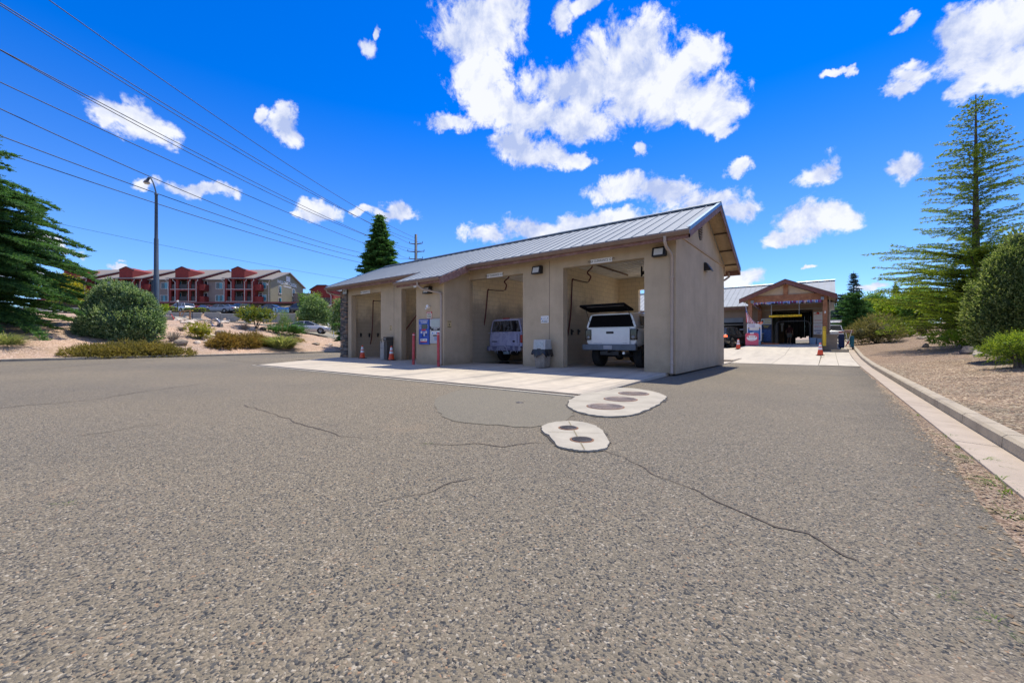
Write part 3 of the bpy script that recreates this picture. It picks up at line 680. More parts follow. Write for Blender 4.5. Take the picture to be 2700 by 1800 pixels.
M_FASC = pm('red_brown_fascia', (.20, .095, .07), .7, 0, .22, 5, .15, 60, dirt=(.30, .20, .16), dscale=5)
M_PEEL = pm('peeling_red_brown_board', (.27, .145, .115), .85, 0, .3, 9, .5, 25, dirt=(.42, .30, .25), dscale=7)
M_GUT = pm('brown_gutter_metal', (.20, .135, .10), .5, .1, .12, 5)
M_SOFF = pm('tan_soffit_boards', (.46, .345, .22), .8, 0, .12, 7, .2, 50)
M_RAFT = pm('soffit_gap_batten', (.10, .075, .055), .9)
M_DSP = pm('taupe_downspout', (.40, .325, .265), .5, .05, .12, 4)
M_CEIL = pm('white_ribbed_ceiling', (.82, .80, .74), .5, 0, .08, 2, dirt=(.42, .38, .30), dscale=1.2)
M_BLK = pm('black_metal', (.018, .018, .02), .45, .2, .3, 20)
M_GLASSL = pm('lamp_lens', (.62, .63, .60), .15, 0, .1, 30, 0, 40, .5)
M_WHITE = pm('white_sign_face', (.80, .80, .78), .45, 0, .04, 8)
M_INK = pm('black_ink', (.02, .02, .022), .6)
M_BEIGEL = pm('beige_belt_trim', (.44, .31, .19), .75, 0, .15, 6)
X0, X1, Y0, Y1 = -22.62, -3.60, 12.5, 19.5
ZE, ZR, YR, SL = 4.20, 5.985, 16.0, (5.985-4.20)/4.1
OPEN = [(-21.60, -18.70), (-16.93, -14.02), (-12.27, -9.30), (-7.50, -4.555)]
wb = thing('wash_building', 'long taupe stucco self-serve wash building with four open bays and a metal roof', 'wash building', (-13.1, 16.0, .09))
FZ = .06
def roofz(y): return ZR-SL*abs(y-YR)
# front and back walls
xs = sorted(set([X0, X1]+[q for o in OPEN for q in o]))
isop = lambda x, z, top: any(a < x < b for a, b in OPEN) and z < top
f = MB().gridwall('x', xs, [FZ, 3.67, 4.21], lambda x, z: not isop(x, z, 3.67), Y0, Y0+.30)
f.build('front_wall', M_STUC, wb, True)
BOP = [(-21.5, -18.8), (-16.85, -14.2), (-12.1, -9.4), (-7.30, -4.62)]
xb_ = sorted(set([X0, X1]+[q for o in BOP for q in o]))
MB().gridwall('x', xb_, [FZ, 3.55, 4.21], lambda x, z: not (any(a < x < b for a, b in BOP) and z < 3.05), Y1-.25, Y1).build('back_wall', M_CMU, wb, True)
# right gable wall, left gable wall
for nm, xa_, xb2 in (('side_wall', X1-.30, X1+.004), ('side_wall', X0-.004, X0+.30)):
    MB().prism([(Y0+.002, FZ), (Y1-.002, FZ), (Y1-.002, roofz(Y1)-.13), (YR, ZR-.13), (Y0+.002, roofz(Y0)-.13)], 'x', xa_, xb2).build(nm, M_STUC, wb, True)
# bay partitions in block, set back from the jambs
for a, b in ((-17.92, -17.70), (-13.75, -12.55), (-8.52, -8.30)):
    MB().box(a, b, Y0+.302, Y1-.252, FZ, 4.12).build('partition', M_CMU, wb, True)
MB().box(X0+.31, X0+.62, Y0+.302, Y1-.252, FZ, 4.12).build('partition', M_CMU, wb, True)
MB().box(-4.30, X1-.31, Y0+.302, Y1-.252, FZ, 4.12).build('partition', M_CMU, wb, True)
cl = MB()
for k in range(int((X1-X0-.7)/.2)):
    x = X0+.35+k*.2; cl.box(x, x+.155, Y0+.31, Y1-.26, 4.14, 4.18); cl.box(x+.155, x+.2, Y0+.31, Y1-.26, 4.158, 4.19)
cl.build('ceiling', M_CEIL, wb, True)
# bump-out equipment room
BX0, BX1, BY = -13.86, -12.15, 11.0
bu = MB()
bzt = lambda y: roofz(y)-.13
bu.add([(BX0, BY, FZ), (BX1, BY, FZ), (BX1, BY, bzt(BY)), (BX0, BY, bzt(BY)), (BX0, Y0+.0, FZ), (BX1, Y0, FZ), (BX1, Y0, bzt(Y0)), (BX0, Y0, bzt(Y0))],
       [(0, 1, 2, 3), (1, 5, 6, 2), (0, 3, 7, 4)])
bu.build('equipment_room', M_STUC, wb, True)
MB().box(BX1-.05, BX1+.05, BY-.02, BY+.09, FZ, 3.42).build('corner_trim', M_STUC, wb, True)
# roof: standing seam sheets both slopes, with the tail over the bump-out
RX0, RX1, YF, YB = -23.35, -3.05, 11.9, 20.1
BRX0, BRX1, BYF = -14.45, -11.72, 10.42
rf = MB(); th = .045
def slope(x0, x1, ya, yb):
    za, zb = roofz(ya), roofz(yb)
    v = [(x0, ya, za), (x1, ya, za), (x1, yb, zb), (x0, yb, zb)]; w = [(x, y, z-th) for x, y, z in v]
    rf.add(v+w, [(0, 1, 2, 3), (7, 6, 5, 4), (0, 4, 5, 1), (1, 5, 6, 2), (2, 6, 7, 3), (3, 7, 4, 0)])
slope(RX0, RX1, YF, YR); slope(RX0, RX1, YB, YR); slope(BRX0, BRX1, BYF, YF-.002)
nx = 48; step = (RX1-RX0)/nx
for k in range(nx+1):
    x = RX0+k*step; x0, x1 = x-.011, x+.011
    for ya in (YF, YB):
        y_a = BYF if (ya == YF and BRX0-.02 < x < BRX1+.02) else ya
        za, zb = roofz(y_a), roofz(YR)
        v = [(x0, y_a, za), (x1, y_a, za), (x1, YR, zb), (x0, YR, zb)]; w = [(a, b, c+.030) for a, b, c in v]
        rf.add(v+w, [(4, 5, 6, 7), (0, 1, 5, 4), (1, 2, 6, 5), (3, 0, 4, 7)])
roof = rf.build('roof', M_ROOF, wb, True, recalc=False)
MB().prism([(YR-.17, ZR-.035), (YR, ZR+.065), (YR+.17, ZR-.035), (YR+.17, ZR-.01+.03), (YR, ZR+.10), (YR-.17, ZR+.02)], 'x', RX0-.01, RX1+.01).build('ridge_cap', M_RIDGE, roof, False)
C.objects['ridge_cap'].data.transform(Matrix.Translation((13.1, -16.0, -.09)))
# soffit, fascia, drip edge, gutter
so_ = MB()
for ya, yb in ((YF+.03, Y0), (YB-.03, Y1)):
    za, zb = roofz(ya)-.05, roofz(yb)-.05
    so_.add([(RX0+.03, ya, za), (RX1-.03, ya, za), (RX1-.03, yb, zb), (RX0+.03, yb, zb)], [(0, 1, 2, 3)])
for xa_, xb2 in ((X1+.006, RX1-.03), (RX0+.03, X0-.006)):
    for ya in (Y0, Y1):
        so_.add([(xa_, ya, roofz(ya)-.05), (xb2, ya, roofz(ya)-.05), (xb2, YR, ZR-.05), (xa_, YR, ZR-.05)], [(0, 1, 2, 3)])
so_.add([(BRX0+.03, BYF+.03, roofz(BYF)-.052), (BRX1-.03, BYF+.03, roofz(BYF)-.052), (BRX1-.03, YF, roofz(YF)-.052), (BRX0+.03, YF, roofz(YF)-.052)], [(0, 1, 2, 3)])
soff = so_.build('soffit', M_SOFF, wb, True)
ba = MB()
for y in (Y0-.3, 14.2, 15.9, 16.3, 17.5, 18.6, 19.6):
    z = roofz(y)-.075
    MB().beam((X1+.01, y, z), (RX1-.04, y, z), .05, .05).build('lookout', M_RAFT, wb, True)
fa = MB()
fa.box(RX0, BRX0, YF+.0, YF+.035, ZE-.26, ZE-.05).box(BRX1, RX1, YF+.0, YF+.035, ZE-.26, ZE-.05).box(RX0, RX1, YB-.035, YB, ZE-.26, ZE-.05)
def rake(x, ya, yb, h0, h1, w=.035):
    za, zb = roofz(ya), roofz(yb)
    fa.prism([(ya, za-h0), (yb, zb-h0), (yb, zb-h1), (ya, za-h1)], 'x', x-w, x)
for x in (RX1, RX0+.035): rake(x, YF, YR, .05, .25); rake(x, YB, YR, .05, .25)
fa.box(BRX0, BRX1, BYF, BYF+.035, roofz(BYF)-.24, roofz(BYF)-.05)
fa.build('fascia', M_FASC, wb, True)
for x in (RX1+.004, RX0-.016):
    tr = MB()
    for ya in (YF, YB):
        tr.prism([(ya, roofz(ya)+.045), (YR, ZR+.045), (YR, ZR-.05), (ya, roofz(ya)-.05)], 'x', x, x+.012)
        tr.prism([(ya, roofz(ya)+.046), (YR, ZR+.046), (YR, ZR+.058), (ya, roofz(ya)+.058)], 'x', x-.09, x+.012)
    tr.build('rake_trim', M_TRIMB, wb, True)
# ragged barge board on the bump-out's right rake
bb = MB(); n = 16; top = []; bot = []
for k in range(n+1):
    y = BYF-.02+(YF+.05-BYF)*k/n; top.append((y, roofz(y)-.05-(.05*random.random() if k % 3 == 1 else 0))); bot.append((y, roofz(y)-.33+random.uniform(-.018, .03)))
bb.prism(top+bot[::-1], 'x', BRX1-.0, BRX1+.04)
bb.build('barge_board', M_PEEL, wb, True)
dk = MB().box(RX0, BRX0-.02, YF-.075, YF-.01, ZE-.035, ZE-.012).box(BRX1+.06, RX1, YF-.075, YF-.01, ZE-.035, ZE-.012).box(BRX0, BRX1, BYF-.075, BYF-.01, roofz(BYF)-.035, roofz(BYF)-.012)
dk.build('drip_edge', M_RIDGE, wb, True)
gu = MB()
def gutter(x0, x1, y, z):
    gu.prism([(y, z), (y-.10, z), (y-.115, z-.03), (y-.085, z-.09), (y-.06, z-.125), (y, z-.125)], 'x', x0, x1)
gutter(RX0-.03, BRX0-.005, YF, ZE-.036); gutter(BRX1+.05, RX1+.01, YF, ZE-.036); gutter(BRX0-.12, BRX1+.02, BYF, roofz(BYF)-.036)
gutter_o = gu.build('gutter', M_GUT, wb, True)
def spout(pts, w=.085, d=.06):
    m = MB(); m.tube(pts, .046, 8, 0, True, True); 
    for z in (.35, 2.95): 
        p = pts[-2]; m.box(p[0]-.058, p[0]+.058, p[1]-.05, p[1]+.055, z, z+.03)
    return m.build('downspout', M_DSP, wb, True)
zg = ZE-.16
spout([(-3.72, YF-.05, zg+.03), (-3.72, YF-.05, zg-.12), (-3.71, YF+.05, zg-.26), (-3.70, Y0-.16, zg-.40), (-3.70, Y0-.055, zg-.50), (-3.70, Y0-.055, 1.0), (-3.70, Y0-.055, .14), (-3.70, Y0-.13, .07)])
zb_ = roofz(BYF)-.16
spout([(-13.0, BYF-.05, zb_+.03), (-13.0, BYF-.05, zb_-.10), (-12.92, BYF+.15, zb_-.25), (-12.5, BY-.10, zb_-.36), (-12.26, BY-.05, zb_-.42), (-12.24, BY-.05, zb_-.56), (-12.24, BY-.05, 1.0), (-12.24, BY-.05, .16), (-12.24, BY-.1, .10)])
spout([(-23.2, YF-.05, zg+.03), (-23.2, YF, zg-.14), (-23.0, Y0-.15, zg-.26), (-22.74, Y0+.1, zg-.30), (-22.70, Y0+.1, zg-.4), (-22.70, Y0+.1, 1.0), (-22.70, Y0+.1, .25), (-22.75, Y0-.05, .12)])
spout([(-3.50, YB-.08, zg+.03), (-3.48, YB-.1, zg-.14), (-3.62, Y1+.3, zg-.30), (-3.78, Y1+.06, zg-.40), (-3.80, Y1+.06, .9), (-3.80, Y1+.06, .2)])
# belt trim on the gable, oval louvre, control joints
MB().box(X1+.004, X1+.04, Y0+.25, Y1+.02, 4.245, 4.315).box(X1+.004, X1+.06, Y1-.05, Y1+.03, 3.95, 4.243).build('belt_trim', M_BEIGEL, wb, True)
lv = MB(); lv.prism([(15.35+.24*math.cos(a), 5.02+.40*math.sin(a)) for a in [2*PI*k/20 for k in range(20)]], 'x', X1+.003, X1+.02, 1)
for k in range(-4, 5):
    w = .235*math.sqrt(max(.02, 1-(k*.092/.41)**2)); lv.box(X1+.02, X1+.05, 15.35-w, 15.35+w, 5.02+k*.088-.018, 5.02+k*.088+.022, 0)
lv.build('louvre_vent', [M_STUC2, M_BLK], wb, True)
M_CJ = pm('control_joint', (.17, .135, .11), .95)
MB().box(-8.09, -8.072, Y0-.004, Y0+.01, .1, 4.0).build('control_joint', M_CJ, wb, True)
MB().box(-17.55, -17.535, Y0-.004, Y0+.01, .1, 3.95).build('control_joint', M_CJ, wb, True)
# stacked stone on the left front corner
stn = MB(); z = .11
while z < 3.98:
    h = random.choice([.05, .07, .085, .11, .06]); x = X0-.04
    while x < -21.97:
        w = min(random.uniform(.12, .36), -21.96-x)
        if -21.96-(x+w) < .08: w = -21.96-x
        stn.box(x, x+w-.008, Y0-.075-random.uniform(0, .035), Y0-.003, z, z+h-.008); x += w
    yq = Y0
    z += h
stn.build('stone_cladding', M_STONE, wb, True, recalc=False)
# wall packs and fittings -----------------------------------------------------
def wallpack(loc, rz, label, name='wall_light'):
    t = thing(name, label, 'wall light', loc, rz, 'floodlights on the wash building')
    m = MB(); m.add([(-.20, 0, -.14), (.20, 0, -.14), (.20, 0, .15), (-.20, 0, .15), (-.20, -.22, -.15), (.20, -.22, -.15), (.20, -.13, .15), (-.20, -.13, .15)],
                    [(0, 1, 2, 3), (4, 7, 6, 5), (0, 4, 5, 1), (3, 2, 6, 7), (0, 3, 7, 4), (1, 5, 6, 2)])
    m.build('housing', M_BLK, t, bevel=.012)
    l = MB(); l.add([(-.135, -.219, -.105), (.135, -.219, -.105), (.135, -.158, .095), (-.135, -.158, .095)], [(0, 1, 2, 3)])
    ln = l.build('lens', M_GLASSL, t); fr_ = MB()
    return t
for q, yv, lb in (((1738, 664), Y0, 'black floodlight high on the right pier of the open bay holding the white pickup'),
                  ((1416, 712), Y0, 'black floodlight above the pier with the trash can and white sign'),
                  ((1127, 765), BY, 'black floodlight under the low eave above the payment machines')):
    p = atY(q[0], q[1], yv-.1); wallpack((p.x, yv-.001, p.z), 0, lb)
p = atX(1868, 704, X1+.12)
t = thing('wall_light', 'black wedge wall light alone on the shaded gable end wall', 'wall light', (X1+.006, p.y, p.z), PI/2, 'floodlights on the wash building')
m = MB(); m.add([(-.20, 0, -.15), (.20, 0, -.15), (.20, 0, .15), (-.20, 0, .15), (-.20, -.26, -.15), (.20, -.26, -.15), (.20, -.08, .15), (-.20, -.08, .15)],
                [(0, 1, 2, 3), (4, 7, 6, 5), (0, 4, 5, 1), (3, 2, 6, 7), (0, 3, 7, 4), (1, 5, 6, 2)]); m.build('housing', M_BLK, t, bevel=.01)
MB().quad((-.16, -.22, -.1512), (.16, -.22, -.1512), (.16, -.05, -.1512), (-.16, -.05, -.1512)).build('lens', M_GLASSL, t)
# clearance signs
def clear_sign(px, py, yv, body, label, w=.78, h=.155, s=.115, tilt=.0):
    p = atY(px, py, yv-.02)
    t = thing('clearance_sign', label, 'sign', (p.x, yv-.004, p.z), 0, 'white clearance signs over the bay openings')
    MB().box(-w/2, w/2, -.018, 0, -h/2, h/2).build('panel', M_WHITE, t, bevel=.003)
    if body: text('lettering', body, s, M_INK, t, facing_front(0, -.0205, 0), .002, sx=.80)
    return t
clear_sign(1585, 687, Y0, 'MAX CLEARANCE 12 FT', 'white MAX CLEARANCE 12 FT sign above the bay holding the white pickup')
clear_sign(1304, 725.5, Y0, 'MAX CLEARANCE 12 FT', 'white MAX CLEARANCE sign above the bay holding the soapy lavender vehicle', .84, .17)
clear_sign(963, 770, Y0, 'MAX CLEARANCE 12 FT', 'white MAX CLEARANCE sign above the leftmost bay beside the stone corner', .92, .17)
clear_sign(1094.5, 752.5, Y0, 'M', 'small end of a white clearance sign peeking past the machine room', .24, .20, .12)
def lines(m, x0, x1, z, h, y, seed, mi=0):
    """row of word-like strokes for lettering too small to read"""
    r = random.Random(seed); x = x0
    while x < x1-.01:
        w = min(r.uniform(.02, .07), x1-x); m.box(x, x+w, y-.002, y, z-h/2, z+h/2, mi); x += w+r.uniform(.010, .018)
    return m
M_BLUEI = pm('blue_ink', (.03, .20, .55), .5); M_REDI = pm('red_ink', (.55, .03, .03), .5); M_GRYI = pm('pale_grey_ink', (.55, .53, .55), .6)
p = atY(1436, 842, Y0-.02)
t = thing('notice_sign', 'small white notice sign with black and blue lettering above the trash can', 'sign', (p.x, Y0-.004, p.z), 0)
MB().box(-.17, .17, -.012, 0, -.13, .13).build('panel', M_WHITE, t, bevel=.006)
m = MB(); lines(m, -.14, .14, .088, .03, -.0125, 4, 1); m.box(-.155, -.118, -.0145, -.0125, .005, .052, 2)
m.add([(.08, -.0145, .00), (.105, -.0145, .0), (.152, -.0145, .065), (.132, -.0145, .07)], [(0, 1, 2, 3)]); m.box(-.07, -.02, -.0145, -.0125, -.055, -.03, 2); lines(m, -.13, -.075, -.042, .026, -.0125, 6); lines(m, -.01, .14, -.042, .026, -.0125, 9); lines(m, -.14, .14, -.085, .026, -.0125, 8)
m.build('small_print', [M_INK, M_GRYI, M_BLUEI], t, recalc=False)
text('lettering', 'IS SLIPPERY', .042, M_INK, t, facing_front(-.02, -.0145, .028), .002, sx=.72)
# yellowed paper notices
M_PAPER = pm('yellowed_paper', (.56, .43, .22), .8, 0, .15, 14)
def paper(px, py, yv, label, w=.16, h=.26, axis='f', xv=None):
    if axis == 'f': p = atY(px, py, yv-.01); loc = (p.x, yv-.003, p.z); rz = 0
    else: p = atX(px, py, xv+.01); loc = (xv+.003, p.y, p.z); rz = PI/2
    t = thing('paper_notice', label, 'notice', loc, rz)
    MB().box(-w/2, w/2, -.006, 0, -h/2, h/2).build('sheet', M_PAPER, t)
    m = MB(); lines(m, -w*.4, w*.4, h*.36, .03, -.0062, 3); lines(m, -w*.42, w*.42, -h*.38, .03, -.0062, 5); m.box(-.018, .018, -.008, -.0062, -.06, .02); m.build('print', M_INK, t, recalc=False)
paper(1030, 864.5, Y0, 'yellowed notice on the pier above the orange cone by the vacuum cabinet')
paper(1185, 854.5, 0, 'yellowed notice on the shaded side wall of the machine room', .22, .30, 's', BX1)
# small faded plaque and blue-grey plate on the stone corner
p = atY(909, 768, Y0-.12)
t = thing('address_plate', 'small pale blue plate near the top of the stacked stone corner', 'plate', (p.x, Y0-.112, p.z))
MB().box(-.2, .2, -.02, 0, -.15, .15).build('panel', pm('pale_blue_plate', (.50, .58, .66), .4), t, bevel=.004)
MB().box(-.03, .03, -.023, -.0205, -.03, .04).build('mark', M_INK, t)
# bullhorn speaker / twin spot on bump-out
p = atY(1129, 810, BY-.05)
t = thing('twin_spotlight', 'small white twin-headed spotlight on the machine room wall', 'spotlight', (p.x, BY-.001, p.z))
MB().lathe([(.05, 0), (.05, .03), (0, .03)], (0, 0, 0), 16).build('base', M_WHITE, t).data.transform(Matrix.Rotation(PI/2, 4, 'X'))
m = MB(); m.tube([(0, -.03, 0), (.04, -.08, .02), (.06, -.16, .04)], [.02, .05, .06], 12); m.build('lamp_head', M_WHITE, t)
m = MB(); m.tube([(0, -.03, -.01), (-.05, -.08, -.05), (-.08, -.14, -.06)], [.02, .035, .042], 12); m.build('lamp_head', M_WHITE, t)
# ---------------------------------------------------------------- vehicles
M_TYRE = pm('tyre_rubber', (.022, .022, .023), .85, 0, .2, 20, .2, 60)
M_RIM = pm('alloy_rim', (.45, .46, .48), .3, .8, .1, 10)
M_DGLASS = pm('dark_tinted_glass', (.012, .014, .018), .06, 0, .1, 4, spec=.6)
M_SGLASS = pm('car_window_glass', (.035, .045, .055), .05, 0, .2, 3, spec=.8)
M_TAIL = pm('red_tail_lens', (.38, .012, .012), .15, 0, .15, 25, coat=.8)
M_TAILON = pm('lit_brake_lens', (.5, .02, .01), .2, emit=(1, .12, .05), est=2.0)
M_CLEAR = pm('smoked_clear_lens', (.16, .16, .17), .1, .2, .4, 40, coat=1)
M_CHROME = pm('chrome', (.7, .7, .72), .12, 1.0, .05, 5)
M_BLKM = pm('matt_black', (.006, .006, .007), .9, spec=.1)
M_PLAST = pm('black_plastic', (.03, .03, .033), .6, 0, .2, 20, .2, 80)
def paint(name, c, rough=.28, metal=.0, dirt=None): return pm(name, c, rough, metal, .04, 3, coat=.8, dirt=dirt, dscale=1.5)
M_PWHITE = paint('white_car_paint', (.70, .72, .73)); M_PBLACK = paint('black_car_paint', (.012, .013, .015)); M_PSILV = paint('silver_car_paint', (.55, .57, .60), .3, .3)
M_PBLUEG = paint('blue_grey_car_paint', (.16, .20, .27)); M_PDARK = paint('dark_blue_car_paint', (.03, .04, .07))
def loft(m, secs, mi=0, sm=True, cap=True):
    n = len(secs[0]); v = [p for s in secs for p in s]
    f = [(i*n+j, i*n+(j+1) % n, (i+1)*n+(j+1) % n, (i+1)*n+j) for i in range(len(secs)-1) for j in range(n)]
    m.add(v, f, mi, sm)
    if cap: m.add(secs[0], [tuple(range(n-1, -1, -1))], mi); m.add(secs[-1], [tuple(range(n))], mi)
    return m
def wheel(parent, x, y, r, w, rim=M_RIM, side=1):
    t = MB().lathe([(r*.62, -w/2), (r*.93, -w/2), (r, -w/2+.03), (r, w/2-.03), (r*.93, w/2), (r*.62, w/2), (r*.55, 0)], (0, 0, 0), 24)
    ro = MB().lathe([(r*.6, -.02), (r*.62, w/2-.02), (r*.50, w/2-.04), (r*.2, w/2-.06), (0, w/2-.05)], (0, 0, 0), 20)
    for k in range(5):
        a = 2*PI*k/5; ro.beam((r*.12*math.cos(a), r*.12*math.sin(a), w/2-.045), (r*.56*math.cos(a), r*.56*math.sin(a), w/2-.03), .055, .03)
    M = Matrix.Translation((x, y, r)) @ Matrix.Rotation(PI/2*side, 4, 'Y')
    a = t.build('wheel', M_TYRE, parent); a.data.transform(M); b = ro.build('rim', rim, a); b.data.transform(M); return a
def car(name, label, cat, kind, paintm, loc, rz, group=None, L_=4.7, W_=1.82, lights=True, brake=False, detail=True):
    t = thing(name, label, cat, loc, rz, group); hw = W_/2; h = L_/2
    if kind == 'sedan':
        st = [(-h, .42, .82, .80), (-h+.08, .30, .93, .90), (-h+.45, .24, 1.0, .97), (-h*.45, .20, .97, 1), (0, .20, .95, 1), (h*.38, .20, .94, 1), (h*.62, .20, .90, .99), (h-.35, .24, .80, .95), (h-.06, .28, .68, .84), (h, .40, .58, .74)]
        gs = [(-h*.74, .98, .99, .86, .80), (-h*.40, .96, 1.38, .90, .66), (-h*.12, .95, 1.45, .91, .68), (h*.08, .94, 1.43, .91, .67), (h*.50, .92, .945, .88, .80)]; wr = .33; wy = (-h*.60, h*.60)
    else:
        st = [(-h, .48, .95, .86), (-h+.07, .36, 1.06, .95), (-h+.4, .28, 1.08, .99), (-h*.4, .26, 1.06, 1), (0, .26, 1.05, 1), (h*.42, .26, 1.04, 1), (h*.62, .26, 1.02, .99), (h-.3, .30, .93, .95), (h-.05, .34, .80, .86), (h, .48, .70, .76)]
        gs = [(-h+.10, 1.04, 1.10, .90, .84), (-h+.38, 1.05, 1.58, .92, .72), (-h*.2, 1.05, 1.68, .93, .72), (h*.12, 1.04, 1.64, .93, .71), (h*.54, 1.03, 1.05, .89, .80)]; wr = .36; wy = (-h*.60, h*.60)
    def sec(y, zl, zb, k):
        a = hw*k
        half = [(a*.86, zl), (a*.97, zl+.07), (a, zl+(zb-zl)*.45), (a*.985, zl+(zb-zl)*.72), (a*.95, zb-.03), (a*.86, zb)]
        return [(x, y, z) for x, z in half]+[(0, y, zb+.015)]+[(-x, y, z) for x, z in half[::-1]]
    m = MB(); loft(m, [sec(*q) for q in st]); body = m.build('body', paintm, t)
    g = MB(); loft(g, [[(hw*a, y, z0), (hw*b, y, z1), (-hw*b, y, z1), (-hw*a, y, z0)] for y, z0, z1, a, b in gs], 0, False); g.build('windows', M_SGLASS, t)
    r = MB(); rs = gs[1:-1]
    loft(r, [[(hw*(b+.015), y, z1-.03), (hw*(b-.05), y, z1+.02), (0, y, z1+.035), (-hw*(b-.05), y, z1+.02), (-hw*(b+.015), y, z1-.03)] for y, z0, z1, a, b in rs], 0, True)
    for s in (-1, 1):
        P = [Vector((s*hw*(b+.005), y, z1-.005)) for y, z0, z1, a, b in gs]; Q = [Vector((s*hw*(a+.005), y, z0)) for y, z0, z1, a, b in gs]
        r.beam(P[0], P[1], .05, .09); r.beam(P[3], P[4], .05, .07); r.beam(P[2], Q[2], .05, .08, 0, (0, 1, 0))
        if kind != 'sedan': r.beam(P[1].lerp(P[2], .35), Q[1].lerp(Q[2], .35), .05, .10, 0, (0, 1, 0))
    r.build('roof', paintm, t)
    for s in (-1, 1):
        for y in wy:
            MB().lathe([(wr*1.16, 0), (wr*1.16, .012), (0, .012)], (0, 0, 0), 24).build('wheel_arch', M_PLAST, t).data.transform(Matrix.Translation((s*(hw*.99), y, wr*1.02)) @ Matrix.Rotation(s*PI/2, 4, 'Y'))
            wheel(t, s*(hw-.07), y, wr, .21, M_RIM, s)
        if lights:
            z = .80 if kind == 'sedan' else .92
            MB().obox((s*hw*.74, -h+.03, z), (hw*.40, .10, .15)).build('tail_light', M_TAILON if brake else M_TAIL, t, bevel=.02)
            MB().obox((s*hw*.66, h-.10, z-.17), (hw*.36, .16, .12)).build('headlight', M_CLEAR, t, bevel=.02)
        MB().obox((s*(hw+.09), h*.36, 1.0 if kind == 'sedan' else 1.12), (.18, .09, .12)).build('mirror', paintm, t, bevel=.025)
        if detail:
            for y in (-h*.20, h*.16): MB().box(s*hw*.995-.02, s*hw*.995+.02, y-.09, y+.09, .80 if kind == 'sedan' else .90, .83 if kind == 'sedan' else .93).build('door_handle', M_CHROME, t)
    MB().box(-hw*.7, hw*.7, -h-.02, -h+.06, .36, .48).build('rear_bumper', M_PLAST, t, bevel=.02)
    return t
# ---- white pickup with canopy, rear hatch raised, backed end towards us
pk = thing('pickup_truck', 'lifted white pickup in the right-hand open bay with its dark canopy hatch raised', 'pickup truck', (-6.06, 13.16, .11), 0)
def psec(y, hw, z0, z1, b=.05):
    half = [(hw-.10, z0), (hw-.02, z0+.10), (hw+.03, z0+.34), (hw+.01, z0+.52), (hw-.02, z1-.05), (hw-.07, z1)]
    return [(x, y, z) for x, z in half]+[(-x, y, z) for x, z in half[::-1]]
m = MB(); loft(m, [psec(.17, .93, .80, 1.42), psec(.24, .965, .74, 1.42), psec(1.0, .965, .74, 1.42), psec(2.1, .965, .74, 1.42), psec(4.2, .965, .70, 1.38), psec(5.0, .95, .70, 1.30), psec(5.5, .85, .75, 1.18)])
m.build('body', M_PWHITE, pk)
m = MB(); m.prism([(-.70, .81), (.70, .81), (.72, .84), (.72, 1.39), (.70, 1.415), (-.70, 1.415), (-.72, 1.39), (-.72, .84)], 'y', .115, .168)
tg = m.build('tailgate', M_PWHITE, pk, bevel=.012)
MB().box(-.60, .60, .108, .114, .86, 1.34).build('pressed_panel', M_PWHITE, tg, bevel=.004)
MB().prism([(-.13, 1.20), (.13, 1.20), (.145, 1.235), (.13, 1.28), (-.13, 1.28), (-.145, 1.235)], 'y', .095, .114).build('handle', M_PLAST, tg, bevel=.006)
lm = MB(); lines(lm, -.62, -.30, .875, .022, .1075, 31); lines(lm, .48, .63, .875, .02, .1075, 12); lm.build('badge', M_GRYI, tg, recalc=False)
for s in (-1, 1):
    x0, x1 = sorted((s*.73, s*.965))
    tl = MB(); tl.box(x0, x1, .10, .30, .98, 1.36); tl.build('tail_light', M_DGLASS, pk, bevel=.03)
    MB().ell((s*.845, .115, 1.07), (.075, .03, .075)).build('reversing_lamp', M_CLEAR, pk)
m = MB(); m.prism([(-.99, .62), (.99, .62), (1.0, .66), (1.0, .80), (.97, .83), (-.97, .83), (-1.0, .80), (-1.0, .66)], 'y', -.06, .12); m.build('rear_bumper', pm('weathered_steel_bumper', (.10, .12, .15), .45, .4, .2, 6), pk, bevel=.025)
MB().box(-.16, .16, -.075, -.062, .655, .79).build('number_plate', pm('plate_face', (.30, .31, .34), .5), pk, bevel=.004)
MB().tube([(0, -.16, .57), (0, .5, .57)], .04, 8).build('tow_hitch', M_BLK, pk)
MB().box(-.35, .35, .05, .30, .44, .60).build('hitch_crossbar', M_BLK, pk, bevel=.02)
MB().tube([(.55, .0, .53), (.52, .5, .52)], .045, 10).build('exhaust_pipe', M_RIM, pk)
MB().tube([(-.7, .95, .42), (.7, .95, .42)], .06, 8).ell((0, .95, .42), (.17, .17, .17)).build('rear_axle', M_BLK, pk)
# canopy
cs = MB()
def csec(y, z1, hb=.93, ht=.74): 
    half = [(hb, 1.42), (hb-.01, 1.47), (ht+.06, z1-.08), (ht, z1-.02), (ht-.12, z1)]
    return [(x, y, z) for x, z in half]+[(-x, y, z) for x, z in half[::-1]]
A_, B_ = csec(.14, 1.93), csec(.42, 1.99)
loft(cs, [csec(.16, 1.90), csec(.42, 1.95), csec(1.2, 1.98), csec(2.15, 1.97)])
can = cs.build('canopy', M_PWHITE, pk)
MB().add([(-.86, .150, 1.435), (.86, .150, 1.435), (.70, .152, 1.86), (-.70, .152, 1.86)], [(0, 1, 2, 3)]).build('dark_opening_sheet', M_BLKM, can)  # black sheet paints the shaded canopy interior; there is no real opening
for s in (-1, 1):
    MB().add([(s*.935, .55, 1.50), (s*.935, 1.85, 1.50), (s*.835, 1.80, 1.83), (s*.84, .68, 1.83)], [(0, 1, 2, 3)]).build('side_window', M_DGLASS, can).location.x = s*.005
hb_ = MB(); Mh = Matrix.Translation((0, .20, 2.0)) @ Matrix.Rotation(R_(-11), 4, 'X')
hb_.obox(Mh @ Vector((0, -.40, .03)), (1.62, .82, .035), Mh.to_3x3())
